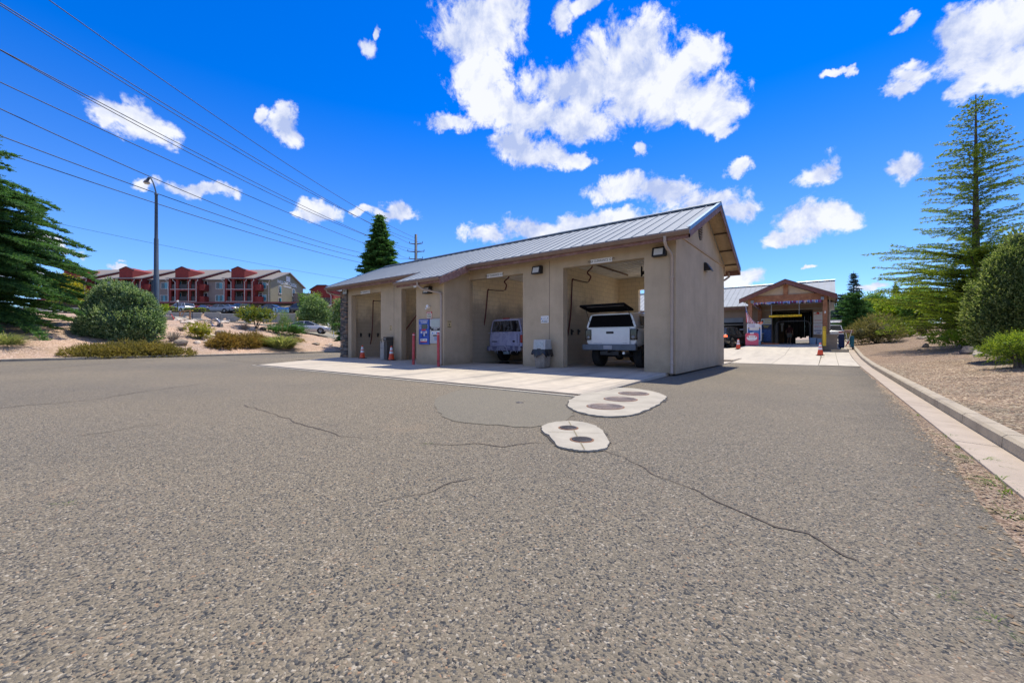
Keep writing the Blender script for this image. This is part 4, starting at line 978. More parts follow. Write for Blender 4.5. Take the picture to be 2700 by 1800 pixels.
for x in (-.80, .80): hb_.obox(Mh @ Vector((x, -.40, .0)), (.05, .82, .05), Mh.to_3x3())
hb_.obox(Mh @ Vector((0, -.80, .0)), (1.6, .05, .05), Mh.to_3x3()); hb_.obox(Mh @ Vector((0, -.02, .0)), (1.6, .05, .06), Mh.to_3x3())
hatch = hb_.build('canopy_hatch', M_BLKM, pk, bevel=.008); hatch['label'] = 'dark canopy hatch propped open'
MB().obox(Mh @ Vector((.05, -.62, .004)), (1.35, .03, .02), Mh.to_3x3()).build('latch_bar', M_RIM, hatch)
for s in (-1, 1):
    MB().tube([Mh @ Vector((s*.77, -.45, 0)), (s*.80, .15, 1.62)], .010, 6).build('gas_strut', M_BLK, hatch)
# cab and wheels
m = MB(); loft(m, [csec(2.25, 2.0, .94, .74), csec(2.6, 2.06, .95, .75), csec(3.6, 2.05, .95, .75), csec(4.35, 1.5, .93, .86)]); cab = m.build('cab', M_PWHITE, pk)
for s in (-1, 1):
    MB().add([(s*.95, 2.45, 1.50), (s*.95, 4.0, 1.50), (s*.83, 3.55, 1.90), (s*.83, 2.55, 1.90)], [(0, 1, 2, 3)]).build('side_window', M_DGLASS, cab)
    for y in (1.0, 4.55): wheel(pk, s*.80, y, .43, .30, M_BLK, s)
# ---- soapy lavender wagon in the middle bay
def soap_mat(name, base, foam, amt, rough=.12, fs=1.0):
    m, nt = newmat(name); b = N(nt, 'ShaderNodeBsdfPrincipled'); v = coords(nt, scale=(1.0, 1.0, 1.4))
    a = noise(nt, v, 1.1*fs, 2, .45, 2.2); w = N(nt, 'ShaderNodeTexWave'); setin(w, Scale=.7, Distortion=6, Detail=1.5); L(nt, v, w.inputs['Vector'])
    f = mth(nt, 'MULTIPLY', ramp(nt, a.outputs[0], [(.44, 0.0), (.50, 1.0), (.53, .9), (.57, .1), (.64, .0), (.67, .9), (.75, .3)]).outputs[0], amt)
    f2 = mth(nt, 'MULTIPLY', ramp(nt, w.outputs[0], [(.80, 0.0), (.93, .8)]).outputs[0], amt)
    L(nt, mixc(nt, mth(nt, 'MAXIMUM', f, f2), base, foam), b.inputs['Base Color']); setin(b, Roughness=rough); b.inputs['Coat Weight'].default_value = .9
    bump(nt, b, a.outputs[0], .35, .03); out(nt, b.outputs[0]); return m
M_LAV = soap_mat('soapy_lavender_paint', (.36, .38, .60), (.66, .68, .84), .35, .2, .8)
M_LAVG = soap_mat('soapy_dark_window', (.012, .013, .018), (.42, .43, .47), .22, .06, .6)
M_LAVB = soap_mat('soapy_chrome_bumper', (.13, .14, .25), (.55, .57, .74), .45, .12, .8)
sv = thing('wagon', 'lavender boxy wagon covered in soap suds inside the middle open bay', 'wagon', (-11.50, 14.02, .11), 0)
def wsec(y, hw, z0, z1):
    half = [(hw-.08, z0), (hw, z0+.12), (hw+.02, z0+.32), (hw, z1-.12), (hw-.04, z1)]
    return [(x, y, z) for x, z in half]+[(-x, y, z) for x, z in half[::-1]]
m = MB(); loft(m, [wsec(.12, .93, .62, 1.32), wsec(.25, .97, .55, 1.34), wsec(3.0, .97, .55, 1.34), wsec(4.6, .96, .55, 1.28), wsec(5.3, .86, .6, 1.15)]); m.build('body', M_LAV, sv)
def usec(y, zt, hb=.93, ht=.74):
    half = [(hb, 1.32), (ht+.05, zt-.10), (ht-.02, zt-.02), (ht-.16, zt)]
    return [(x, y, z) for x, z in half]+[(-x, y, z) for x, z in half[::-1]]
m = MB(); loft(m, [usec(.14, 1.93), usec(.34, 1.99), usec(1.5, 2.02), usec(3.0, 1.98), usec(3.7, 1.36, .92, .88)]); up = m.build('upper_body', M_LAV, sv)
MB().add([(-.85, .128, 1.36), (.85, .128, 1.36), (.72, .132, 1.86), (-.72, .132, 1.86)], [(0, 1, 2, 3)]).build('rear_window', M_LAVG, sv)
for s in (-1, 1): MB().add([(s*.945, .45, 1.42), (s*.945, 2.7, 1.42), (s*.83, 2.6, 1.84), (s*.83, .6, 1.84)], [(0, 1, 2, 3)]).build('side_window', M_LAVG, sv)
m = MB(); m.prism([(-.80, .74), (.80, .74), (.82, .78), (.82, 1.27), (.80, 1.30), (-.80, 1.30), (-.82, 1.27), (-.82, .78)], 'y', .065, .118)
lg = m.build('liftgate', M_LAV, sv, bevel=.015)
MB().lathe([(.075, 0), (.075, .012), (0, .014)], (0, 0, 0), 24).build('oval_emblem', M_DGLASS, lg).data.transform(Matrix.Translation((.52, .065, .93)) @ Matrix.Rotation(PI/2, 4, 'X') @ Matrix.Diagonal((1, .5, 1, 1)))
MB().box(-.75, -.45, .055, .064, .90, .94).box(.70, .715, .056, .064, .85, 1.25).build('trim', M_BLK, lg)
for s in (1,): MB().box(*sorted((s*.85, s*.97)), .08, .26, .86, 1.22).build('tail_light', M_TAIL, sv, bevel=.025)
MB().box(-.20, .16, .16, .24, 1.935, 1.985).build('high_brake_light', M_TAIL, sv, bevel=.01)
m = MB(); m.prism([(-.96, .50), (.96, .50), (.98, .56), (.97, .68), (.93, .71), (-.93, .71), (-.97, .68), (-.98, .56)], 'y', -.06, .14); m.build('rear_bumper', M_LAVB, sv, bevel=.03)
MB().box(-.02, .33, -.02, -.005, .36, .47).build('number_plate', pm('dim_plate', (.20, .27, .32), .5), sv, bevel=.004)
MB().lathe([(.20, -.10), (.36, -.11), (.38, -.05), (.38, .05), (.36, .11), (.2, .10)], (0, .55, .42), 24).build('spare_wheel', M_TYRE, sv)  # spare wheel that also stands in for the shade under the bumper
for s in (-1, 1):
    for y in (1.0, 4.2): wheel(sv, s*.80, y, .40, .27, M_RIM, s)
fo = MB(); r = random.Random(5)
for k in range(12):
    x = r.uniform(-.85, .9); ln = r.uniform(.03, .16); fo.tube([(x, -.045, .52), (x+r.uniform(-.03, .03), -.05, .52-ln*.6), (x+r.uniform(-.04, .04), -.045, .52-ln)], [.012, .009, .003], 6)
for k in range(22): fo.ell((r.uniform(-.9, .9), -.05+r.uniform(-.02, .06), r.choice([.70, .71, 1.31, 1.33])+r.uniform(-.02, .02)), (r.uniform(.02, .05), .012, r.uniform(.008, .018)), 10, 6)
M_FOAM = pm('soap_foam', (.62, .64, .76), .4, 0, .1, 20)
fo.build('soap_suds', M_FOAM, sv)
# puddle on the floor in front of it
M_WET = pm('wet_film', (.030, .031, .033), .05, 0, .3, 3)
struct(flatpoly('puddle', rough([(-12.2, 13.2), (-11.4, 13.0), (-10.5, 13.05), (-9.7, 13.3), (-9.9, 13.8), (-10.8, 14.4), (-11.9, 14.2)], 5, .05, 8), .1085, M_WET))
# ---------------------------------------------------------------- cones, bollards, bins, machines
M_ORNG = pm('orange_cone_plastic', (.80, .085, .018), .5, 0, .06, 8, dirt=(.45, .10, .06), dscale=9); M_REFL = pm('reflective_collar', (.78, .79, .80), .35, 0, .06, 20)
def cone(loc, label, rz=0, first=None):
    t = thing('traffic_cone', label, 'traffic cone', loc, rz, 'orange traffic cones with white collars')
    prof = lambda z: .145-.105*(z-.03)/.68
    MB().lathe([(prof(.03)+.005, .03), (prof(.71), .71), (.03, .715), (.02, .70)], (0, 0, 0), 24).build('cone_body', M_ORNG, t)
    for a, b in ((.33, .45), (.50, .645)):
        MB().lathe([(prof(a)+.003, a), (prof(b)+.003, b)], (0, 0, 0), 24).build('reflective_band', M_REFL, t)
    MB().prism([(-.18, -.14), (-.14, -.18), (.14, -.18), (.18, -.14), (.18, .14), (.14, .18), (-.14, .18), (-.18, .14)], 'z', .002, .035).build('rubber_base', M_PLAST, t, bevel=.005)
    return t
q = hit(955.5, 944.7); c0 = cone(q, 'orange traffic cone standing in front of the leftmost bay with the hose loop')
q = Vector((-17.28, 12.16, .092)); c1 = dup(c0, None, q, .4, 'orange traffic cone leaning beside the grey vacuum cabinet')
q = hit(2162.7, 937.1); c2 = dup(c0, None, q, .2, 'orange traffic cone at the front right corner of the far apron')
q = hit(1946.5, 920.5); c3 = dup(c0, None, q, .7, 'orange traffic cone behind the gable wall beside the black vehicle')
M_REDP = pm('faded_red_paint', (.47, .045, .05), .55, 0, .14, 7, dirt=(.52, .16, .17), dscale=5); M_YELP = pm('yellow_bollard_sleeve', (.78, .50, .015), .4, 0, .05, 6)
def bollard(loc, label, matl, h, r, band, group):
    t = thing('bollard', label, 'bollard', loc, 0, group)
    MB().lathe([(r*1.06, 0), (r, .02), (r, h-.05), (r*.85, h-.01), (0, h)], (0, 0, 0), 24).build('post', matl, t)
    for z, w, mt in band: MB().lathe([(r+.003, z), (r+.003, z+w)], (0, 0, 0), 24).build('band', mt, t)
    return t
q = hit(1090, 961); b0 = bollard(q, 'faded red bollard on the left, at the dark bay entrance', M_REDP, 1.33, .055, [(1.24, .018, M_WHITE), (.20, .02, M_BLK)], 'red bollards guarding the payment machines'); b0.rotation_euler = (0, R_(1.0), 0)
q = hit(1156, 966); b1 = dup(b0, None, q, 0, 'bright red bollard on the right, in front of the grey change machine'); b1.rotation_euler = (0, R_(-.5), 0)
by0 = bollard(Vector((-.24, 33.9, float(apron_z(-.4, 33.9)))), 'yellow bollard in front of the right portico post', M_YELP, 1.30, .10, [(1.18, .02, M_BLK), (1.04, .02, M_BLK)], 'yellow bollards flanking the far tunnel lane')
q = hit(1962.4, 910.9); dup(by0, None, q, 0, 'yellow bollard to the left of the pink sandwich board')
# trash can against the pier
M_LIDG = pm('grey_bin_hood', (.45, .46, .46), .55, 0, .1, 5, dirt=(.25, .25, .25), dscale=4); M_BINB = pm('beige_pebbled_bin', (.29, .245, .20), .85, 0, .3, 30, .8, 60, dirt=(.12, .11, .10), dscale=3); M_BAG = pm('black_bin_bag', (.012, .013, .018), .25, 0, .3, 8, .6, 20)
tb = thing('trash_can', 'trash can with grey hood and black bag against the pier', 'trash can', (-8.12, 12.10, .10), R_(4))
m = MB(); m.add([(-.19, -.2, 0), (.19, -.2, 0), (.19, .2, 0), (-.19, .2, 0), (-.24, -.25, .62), (.24, -.25, .62), (.24, .25, .62), (-.24, .25, .62)], [(3, 2, 1, 0), (4, 5, 6, 7), (0, 1, 5, 4), (1, 2, 6, 5), (2, 3, 7, 6), (3, 0, 4, 7)]); m.build('bin_body', M_BINB, tb, bevel=.03)
m = MB(); v = []; n = 48
for z, e in ((.66, .012), (.55, .03), (.44, .05)):
    for k in range(n):
        a = 2*PI*k/n; c, s_ = math.cos(a), math.sin(a); q_ = 1/max(abs(c), abs(s_)); 
        rr = (.255+e+(.02*math.sin(a*9+z*20) if z < .6 else 0)); v.append((c*q_*rr*.96, s_*q_*rr, z+((.055*math.sin(a*5+1)+.04*math.sin(a*11)) if z < .5 else 0)))
m.add(v, [(i*n+j, i*n+(j+1) % n, (i+1)*n+(j+1) % n, (i+1)*n+j) for i in range(2) for j in range(n)], 0, True); m.build('bin_bag', M_BAG, tb)
m = MB(); m.prism([(-.26, .62), (.26, .62), (.25, .72), (.17, 1.0), (-.22, 1.0), (-.255, .72)], 'x', -.245, .245); hd = m.build('hood', M_LIDG, tb, bevel=.02)
m = MB(); 
for o_ in hd.data.vertices: pass
MB().add([(-.165, -.262, .72), (.165, -.262, .72), (.15, -.232, .93), (-.15, -.232, .93)], [(0, 1, 2, 3)]).build('flap', pm('scuffed_flap', (.36, .40, .40), .5, 0, .3, 12, dirt=(.55, .58, .58), dscale=7), hd)
MB().box(-.075, .075, -.272, -.262, .655, .685).build('label_strip', M_INK, hd)
# vacuum cabinet between the two left bays
q = hit(1007, 947)
vc = thing('vacuum_cabinet', 'grey metal vacuum cabinet with a dark coin box against the left pier', 'vacuum cabinet', (-17.95, 12.27, .095), 0)
M_CABG = pm('grey_cabinet_paint', (.36, .34, .31), .6, 0, .1, 4, dirt=(.22, .21, .2), dscale=3); M_CABD = pm('dark_cabinet_side', (.075, .07, .066), .6, 0, .2, 6)
MB().box(-.19, .14, -.20, .22, 0, .93).build('body', M_CABG, vc, bevel=.012)
MB().box(-.17, .12, -.207, -.2005, .60, .61).box(-.17, -.165, -.207, -.2005, .05, .9).build('door_seam', M_CABD, vc)
MB().box(.145, .36, -.16, .22, 0, .95).build('side_box', M_CABD, vc, bevel=.01)
m = MB(); m.box(.12, .38, -.22, .2, .955, 1.17); m.build('coin_box', M_CABD, vc, bevel=.012); MB().box(.16, .34, -.228, -.2205, 1.06, 1.09).build('slot', M_RIM, vc)
MB().tube([(-.12, -.22, .88), (-.02, -.22, .88), (-.02, -.22, 1.06), (.12, -.22, 1.06)], .012, 6).build('bracket', M_BLK, vc)
# payment panels
M_BLUEP = pm('royal_blue_panel', (.012, .075, .40), .35, 0, .15, 4); M_GREYP = pm('pale_grey_green_panel', (.40, .45, .42), .4, .1, .06, 4); M_GREYP2 = pm('light_grey_panel', (.46, .48, .50), .4, .1, .05, 4); M_SCR = pm('dark_display', (.035, .06, .055), .15)
def panel(px0, px1, py0, py1, label, name, mat_, th=.07):
    a = atY(px0, py0, BY-th); b = atY(px1, py1, BY-th); w = b.x-a.x; h = a.z-b.z
    a2 = atY((px0+px1)/2, (py0+py1)/2, BY-th)
    h = (a.z-b.z)
    t = thing(name, label, 'payment machine', ((a.x+b.x)/2, BY-.004, a2.z-h/2))
    MB().box(-w/2, w/2, -th, 0, 0, h).build('housing', mat_, t, bevel=.008); return t, w, h, -th-.001
t, w, h, f_ = panel(1104.4, 1131, 842, 907.5, 'tall blue vehicle-wash payment machine between the red bollards', 'payment_machine', M_BLUEP)
MB().box(-.09*w/.5, .17*w/.5, f_-.02, f_, h*.62, h*.80).build('screen', M_SCR, t, bevel=.005)
m = MB(); 
lines(m, -w*.42, w*.42, h*.945, .035, f_, 3); lines(m, -w*.3, w*.35, h*.88, .03, f_, 4); lines(m, -w*.25, w*.35, h*.85, .02, f_, 14)
for k in range(4): lines(m, -w*.46, -w*.24, h*(.64+.045*k), .02, f_, 20+k); lines(m, w*.24, w*.46, h*(.64+.045*k), .02, f_, 30+k)
for x in (-.30, .16): m.box(w*x, w*(x+.16), f_-.003, f_, h*.44, h*.53)
m.box(-w*.02, w*.10, f_-.003, f_, h*.33, h*.50); m.build('lettering', M_GRYI, t, recalc=False)
m = MB(); m.box(-w*.2, w*.2, f_-.004, f_, h*.55, h*.605); m.box(-w*.32, w*.32, f_-.0035, f_, h*.085, h*.13); m.build('red_label', M_REDI, t)
m = MB(); m.box(-w*.32, w*.32, f_-.003, f_, h*.131, h*.225); m.build('white_label', M_WHITE, t)
m = MB(); lines(m, -w*.25, -w*.04, h*.185, .03, f_-.003, 41); lines(m, w*.05, w*.26, h*.185, .03, f_-.003, 42); m.box(w*.18, w*.30, f_-.006, f_, h*.36, h*.41); m.box(-w*.12, -w*.04, f_-.006, f_, h*.31, h*.39); m.build('small_print', M_INK, t, recalc=False)
t, w, h, f_ = panel(1133.5, 1161, 841, 905, 'pale grey coin change machine beside the blue payment panel', 'change_machine', M_GREYP2)
MB().box(-w*.34, w*.46, f_-.006, f_, h*.67, h*.97).build('upper_door', M_GREYP, t, bevel=.004)
m = MB(); m.box(-w*.36, w*.46, f_-.006, f_, h*.52, h*.655); m.box(-w*.15, w*.2, f_-.014, f_, h*.30, h*.345); m.box(-w*.47, -w*.38, f_-.01, f_, h*.58, h*.70); m.build('bill_slot', M_INK, t)
m = MB(); lines(m, -w*.3, w*.42, h*.63, .022, f_-.006, 51); lines(m, -w*.12, w*.25, h*.575, .03, f_-.006, 52); m.build('lettering', M_WHITE, t, recalc=False)
m = MB()
for x in (-.33, .06):
    m.box(w*x, w*(x+.36), f_-.003, f_, h*.375, h*.50)
m.build('instruction_label', M_WHITE, t)
m = MB(); 
for x in (-.28, .12): m.box(w*x, w*(x+.1), f_-.006, f_, h*.39, h*.46); lines(m, w*(x+.13), w*(x+.27), h*.44, .02, f_-.003, 66); lines(m, w*(x+.13), w*(x+.27), h*.41, .02, f_-.003, 67)
for k in range(4): lines(m, -w*.06, w*.3, h*(.14+.038*k), .02, f_, 70+k)
m.build('small_print', M_BLUEI, t, recalc=False)
p = atY(1131.5, 830.8, BY-.02)
t = thing('warning_sign', 'small cream warning sign with a red border above the payment machines', 'sign', (p.x, BY-.004, p.z))
MB().box(-.17, .17, -.012, 0, -.145, .145).build('panel', pm('red_border', (.50, .04, .035), .5), t, bevel=.006)
MB().box(-.152, .152, -.0145, -.0125, -.128, .075).build('face', pm('cream_face', (.74, .70, .56), .5), t)
m = MB(); lines(m, -.10, .10, .045, .03, -.0146, 80); lines(m, -.12, .12, -.015, .034, -.0146, 81); lines(m, -.12, .12, -.08, .034, -.0146, 82); m.build('lettering', M_INK, t, recalc=False)
m = MB(); lines(m, -.13, .13, .108, .026, -.0125, 83); m.build('heading', M_WHITE, t, recalc=False)
# ---------------------------------------------------------------- wash booms, hoses, ceiling lights
M_HOSER = pm('dark_red_hose', (.10, .012, .014), .45, 0, .2, 14); M_HOSEB = pm('black_hose', (.014, .013, .013), .5)
def hose_set(label, yv, arm, drop, coil=None, tail=None):
    A = [atY(x, y, yv) for x, y in arm]; Dp = [atY(x, y, yv-.02) for x, y in drop]
    base = A[0]; t = thing('wash_boom', label, 'wash boom', (base.x, base.y, .1), 0, 'swinging booms with hoses in the wash bays')
    Mi = BASE[t.name].inverted(); w2 = lambda l: [Mi @ q for q in l]
    MB().tube(w2(A), .024, 8).build('boom_arm', M_GUT, t)
    def smooth(P, n=5):
        o = []
        for i in range(len(P)-1):
            a = P[max(i-1, 0)]; b = P[i]; c = P[i+1]; d = P[min(i+2, len(P)-1)]
            for k in range(n):
                q = k/n; o.append(.5*((2*b)+(c-a)*q+(2*a-5*b+4*c-d)*q*q+(3*b-a-3*c+d)*q**3))
        return o+[P[-1]]
    MB().tube(smooth(w2(Dp)), .030, 8).build('hose', M_HOSER, t)
    if coil: MB().tube(smooth(w2([atY(x, y, yv) for x, y in coil])), .030, 8).build('feed_hose', M_HOSER, t)
    if tail: MB().tube(smooth(w2([atY(x, y, yv-.05) for x, y in tail])), .022, 8).build('tail_hose', M_HOSEB, t)
    return t
z6 = lambda x, y: (1380+x*.2296, 650+y*.2296); z5 = lambda x, y: (1150+x*.2041, 680+y*.2041); z4 = lambda x, y: (860+x*.1786, 700+y*.1786)
hose_set('dark red wash hose on its boom in the bay with the white pickup', 14.25, [z6(750, 400), z6(735, 412), z6(660, 398), z6(575, 378)], [z6(575, 376), z6(562, 385), z6(556, 500), z6(545, 760), z6(520, 960), z6(497, 1090), z6(480, 1180)], [z6(800, 180), z6(785, 240), z6(735, 298), z6(772, 345), z6(752, 395)])
hose_set('dark red wash hose on its boom in the bay with the soapy wagon', 13.9, [z5(905, 405), z5(870, 424), z5(760, 420), z5(680, 412)], [z5(685, 410), z5(668, 420), z5(655, 560), z5(630, 800), z5(590, 1000), z5(540, 1120), z5(480, 1180)], [z5(960, 200), z5(930, 258), z5(883, 305), z5(908, 350), z5(895, 405)])
hose_set('dark red wash hose looping to the floor in the leftmost bay', 14.0, [z4(880, 520), z4(800, 523), z4(705, 524)], [z4(712, 522), z4(694, 532), z4(690, 700), z4(682, 900), z4(668, 1080), z4(640, 1190), z4(590, 1248), z4(540, 1248), z4(480, 1215), z4(440, 1120), z4(415, 1068)])
hose_set('dark hose slanting across the narrow dark bay beside the machine room', 12.95, [z4(1420, 640), z4(1330, 735)], [z4(1335, 730), z4(1240, 860), z4(1168, 960)])
FT = pm('fluorescent_tube_cover', (.72, .71, .66), .3)
ft = thing('strip_light', 'long white strip light fixed to the ceiling of the pickup bay', 'strip light', (-7.36, 16.3, 4.13), 0)
MB().box(-.07, .07, -1.65, -.03, -.07, 0).box(-.07, .07, .03, 1.65, -.07, 0).build('housing', M_GUT, ft, bevel=.01)
MB().box(-.05, .05, -1.62, -.06, -.085, -.071).box(-.05, .05, .06, 1.62, -.085, -.071).build('tube_cover', FT, ft, bevel=.008)
p = atY(1692, 700, 16.4)
hb = thing('hose_swivel', 'black ceiling swivel bracket at the right of the pickup bay', 'bracket', (p.x, p.y, 4.13), 0)
MB().box(-.03, .03, -.03, .03, -.42, 0).build('hanger', M_BLK, hb); MB().box(.03, .34, -.07, .07, -.34, -.20).build('arm', M_BLK, hb, bevel=.02); MB().box(.12, .38, -.06, .06, -.52, -.42).build('nozzle_block', M_BLK, hb, bevel=.02)
# floor-mat clips on the block walls
def clip(X, y, z, label): 
    t = thing('mat_clip', label, 'clip', (X, y, z), PI/2, 'black floor-mat clips on the bay walls')
    MB().box(-.04, .04, -.05, 0, -.14, .10).build('plate', M_BLK, t, bevel=.01); MB().box(-.03, .03, -.11, -.05, -.02, .04).build('jaw', M_BLK, t, bevel=.01)
for x, y in ((552, 975), (628, 975)): p = atX(*z6(x, y), -8.29); clip(-8.298, p.y, p.z, 'black floor-mat clip on the block wall behind the hose by the white pickup')
for x, y in ((512, 1020), (637, 1020), (763, 1020)): p = atX(*z4(x, y), -21.98); clip(-21.997, p.y, p.z, 'black floor-mat clip in the row on the leftmost bay wall')
# ---------------------------------------------------------------- far wash tunnel building with its timber portico
M_TIMB = pm('red_brown_timber', (.30, .125, .062), .75, 0, .22, 4, .3, 30, dirt=(.42, .22, .12), dscale=4)
M_RAKE = pm('dark_red_rake_board', (.165, .062, .050), .65, 0, .15, 4)
M_GABLE = pm('tan_gable_panel', (.52, .41, .30), .85, 0, .1, 3, .2, 40)
M_FWALL = stucco_mat('far_brown_stucco', (.30, .225, .165))
M_ROOF2 = pm('pale_metal_roof', (.36, .39, .41), .85, 0, .06, 1.5, spec=.15)
M_BLUER = pm('blue_edge_metal', (.07, .15, .24), .4, .3, .2, 3, dirt=(.45, .33, .12), dscale=.8)
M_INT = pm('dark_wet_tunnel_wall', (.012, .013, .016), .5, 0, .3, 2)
M_GREYB = pm('grey_planter_stucco', (.25, .205, .165), .85, 0, .12, 6, .3, 50)
M_DOORP = pm('overhead_door_panel', (.17, .19, .20), .5, .2, .12, 2)
FL = .79   # floor level of the tunnel
fb = thing('tunnel_building', 'tan far wash tunnel building with a red-brown timber gable portico', 'wash tunnel', (-8.0, 42.0, FL))
FYW = 41.0
def fz(y): return 6.40-.437*abs(y-45.6)
# walls: front with the tunnel mouth on the right and a wide door bay on the left
MB().gridwall('x', [-26, -12.2, -6.0, -3.83, -1.04, .02], [0, .52, 3.15, 3.62, 4.18], lambda x, z: not ((-3.83 < x < -1.04 and z < 3.62) or (-12.2 < x < -6.0 and z < 3.15)), FYW, FYW+.25).build('front_wall', M_FWALL, fb, True)
MB().gridwall('x', [-26, -3.6, -1.40, .02], [0, .6, 3.5, 4.18], lambda x, z: not (-3.6 < x < -1.40 and z < 3.5), 50.0, 50.25).build('back_wall', M_FWALL, fb, True)
MB().prism([(FYW+.002, 0), (50.248, 0), (50.248, fz(50.2)-.12), (45.6, 6.26), (FYW+.002, fz(FYW)-.12)], 'x', -.23, .024).build('side_wall', M_FWALL, fb, True)
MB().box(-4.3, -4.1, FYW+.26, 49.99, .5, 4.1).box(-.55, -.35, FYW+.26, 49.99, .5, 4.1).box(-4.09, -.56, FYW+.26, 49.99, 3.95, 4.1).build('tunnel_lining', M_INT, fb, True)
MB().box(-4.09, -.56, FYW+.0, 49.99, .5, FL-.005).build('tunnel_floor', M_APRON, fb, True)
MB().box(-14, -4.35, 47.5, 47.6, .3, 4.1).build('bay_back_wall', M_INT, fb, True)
MB().box(-12.2, -6.0, FYW+.26, 47.4, .45, float(base_l(41))-.0).build('bay_floor', M_SLAB, fb, True)
# roofs
rf = MB()
def slp(m, pts, th=.06): 
    w = [(x, y, z-th) for x, y, z in pts]; m.add(list(pts)+w, [(0, 1, 2, 3), (7, 6, 5, 4), (0, 4, 5, 1), (1, 5, 6, 2), (2, 6, 7, 3), (3, 7, 4, 0)])
slp(rf, [(-26.5, 40.4, fz(40.4)), (.42, 40.4, fz(40.4)), (.42, 45.6, 6.40), (-26.5, 45.6, 6.40)])
slp(rf, [(-26.5, 50.8, fz(50.8)), (.42, 50.8, fz(50.8)), (.42, 45.6, 6.40), (-26.5, 45.6, 6.40)])
for k in range(62):
    x = -26.4+k*.435; za, zb = fz(40.4), 6.40
    v = [(x-.014, 40.4, za), (x+.014, 40.4, za), (x+.014, 45.6, zb), (x-.014, 45.6, zb)]; rf.add(v+[(a, b, c+.04) for a, b, c in v], [(4, 5, 6, 7), (0, 1, 5, 4), (1, 2, 6, 5), (3, 0, 4, 7)])
rf.build('roof', M_ROOF2, fb, True, recalc=False)
MB().prism([(45.42, 6.37), (45.6, 6.46), (45.78, 6.37), (45.78, 6.43), (45.6, 6.53), (45.42, 6.43)], 'x', -26.5, .45).build('ridge_cap', M_BLUER, fb, True)
MB().prism([(40.4, fz(40.4)-.01), (40.28, fz(40.4)-.01), (40.30, fz(40.4)-.13), (40.4, fz(40.4)-.13)], 'x', -26.5, -5.2).build('gutter', M_GUT, fb, True)
MB().box(-26.5, -5.2, 40.402, 40.44, fz(40.4)-.28, fz(40.4)-.065).build('fascia', M_FASC, fb, True)
# portico: gable roof running towards us over the lane
AX, PZ, PS = -2.48, 5.48, .437; PYF, PYB = 34.95, 41.6; PX0, PX1 = -5.40, .44
gz = lambda x: PZ-PS*abs(x-AX)
pr = MB()
slp(pr, [(PX0, PYF, gz(PX0)), (AX, PYF, PZ), (AX, PYB+2, PZ), (PX0, PYB, gz(PX0))]); slp(pr, [(AX, PYF, PZ), (PX1, PYF, gz(PX1)), (PX1, PYB, gz(PX1)), (AX, PYB+2, PZ)])
pr.build('portico_roof', M_ROOF2, fb, True)
so2 = MB()
for x0, x1 in ((PX0+.04, AX), (AX, PX1-.04)): so2.add([(x0, PYF+.05, gz(x0)-.085), (x1, PYF+.05, gz(x1)-.085), (x1, PYB-.7, gz(x1)-.085), (x0, PYB-.7, gz(x0)-.085)], [(0, 1, 2, 3)])
so2.build('portico_soffit', M_SOFF, fb, True)
for s, x in ((-1, PX0), (1, PX1)):
    MB().prism([(x, gz(x)+.01), (AX, PZ+.01), (AX, PZ-.30), (x, gz(x)-.30)], 'y', PYF-.05, PYF).build('rake_board', M_RAKE, fb, True)
MB().prism([(PX0, gz(PX0)+.012), (AX, PZ+.012), (PX1, gz(PX1)+.012), (PX1, gz(PX1)+.04), (AX, PZ+.045), (PX0, gz(PX0)+.04)], 'y', PYF-.07, PYF+.08).build('rake_trim', M_RIDGE, fb, True)
MB().box(PX1-.02, PX1+.02, PYF, PYB-.6, gz(PX1)-.22, gz(PX1)-.02).build('eave_fascia', M_RAKE, fb, True)
PYP = 35.5; BZ0, BZ1 = 3.92, 4.42
MB().box(-4.86, -.10, PYP-.12, PYP+.12, BZ0, BZ1).build('front_beam', M_TIMB, fb, True, bevel=.01)
MB().box(AX-.14, AX+.14, PYP-.13, PYP+.11, BZ1, gz(AX)-.32).build('king_post', M_TIMB, fb, True)
for x0, x1 in ((-4.72, AX-.14), (AX+.14, -.24)):
    xa_, xb2 = (x0, x1); lo = [(xa_, BZ1+.002), (xb2, BZ1+.002)]
    up_ = [(xb2, gz(xb2)-.30), (xa_, max(BZ1+.01, gz(xa_)-.30))]
    MB().prism(lo+up_, 'y', PYP-.02, PYP+.03).build('gable_panel', M_GABLE, fb, True)
for x in (-4.73, -.21):
    MB().box(x-.13, x+.13, PYP-.13, PYP+.13, FL-.05, BZ0-.002).build('timber_post', M_TIMB, fb, True, bevel=.01)
MB().box(-4.84, -4.62, PYP+.13, FYW-.002, BZ0+.02, BZ1-.05).build('side_beam', M_TIMB, fb, True)
MB().box(-.32, -.10, PYP+.13, FYW-.002, BZ0+.02, BZ1-.05).build('side_beam', M_TIMB, fb, True)
MB().box(-4.86, -4.60, FYW-.26, FYW-.002, FL, BZ0).build('timber_post', M_TIMB, fb, True)
MB().tube([(.02, PYP+.05, BZ1-.1), (.03, PYP+.1, BZ0), (.03, PYP+.1, FL)], .045, 8).build('downspout', M_DSP, fb, True)
for x in (-4.58, -.36): MB().box(x-.09, x+.09, PYP-.24, PYP-.125, BZ0+.0, BZ0+.2).build('lamp_box', pm('grey_lamp_box', (.22, .27, .33), .4), fb, True)
MB().ell((-.21, PYP-.15, 3.05), (.05, .03, .09)).build('door_sensor', M_WHITE, fb, True)
MB().box(-4.4, -.45, FYW-.03, FYW-.002, 3.65, 3.75).build('door_head_track', pm('dirty_galvanised', (.30, .28, .23), .6, .3), fb, True)
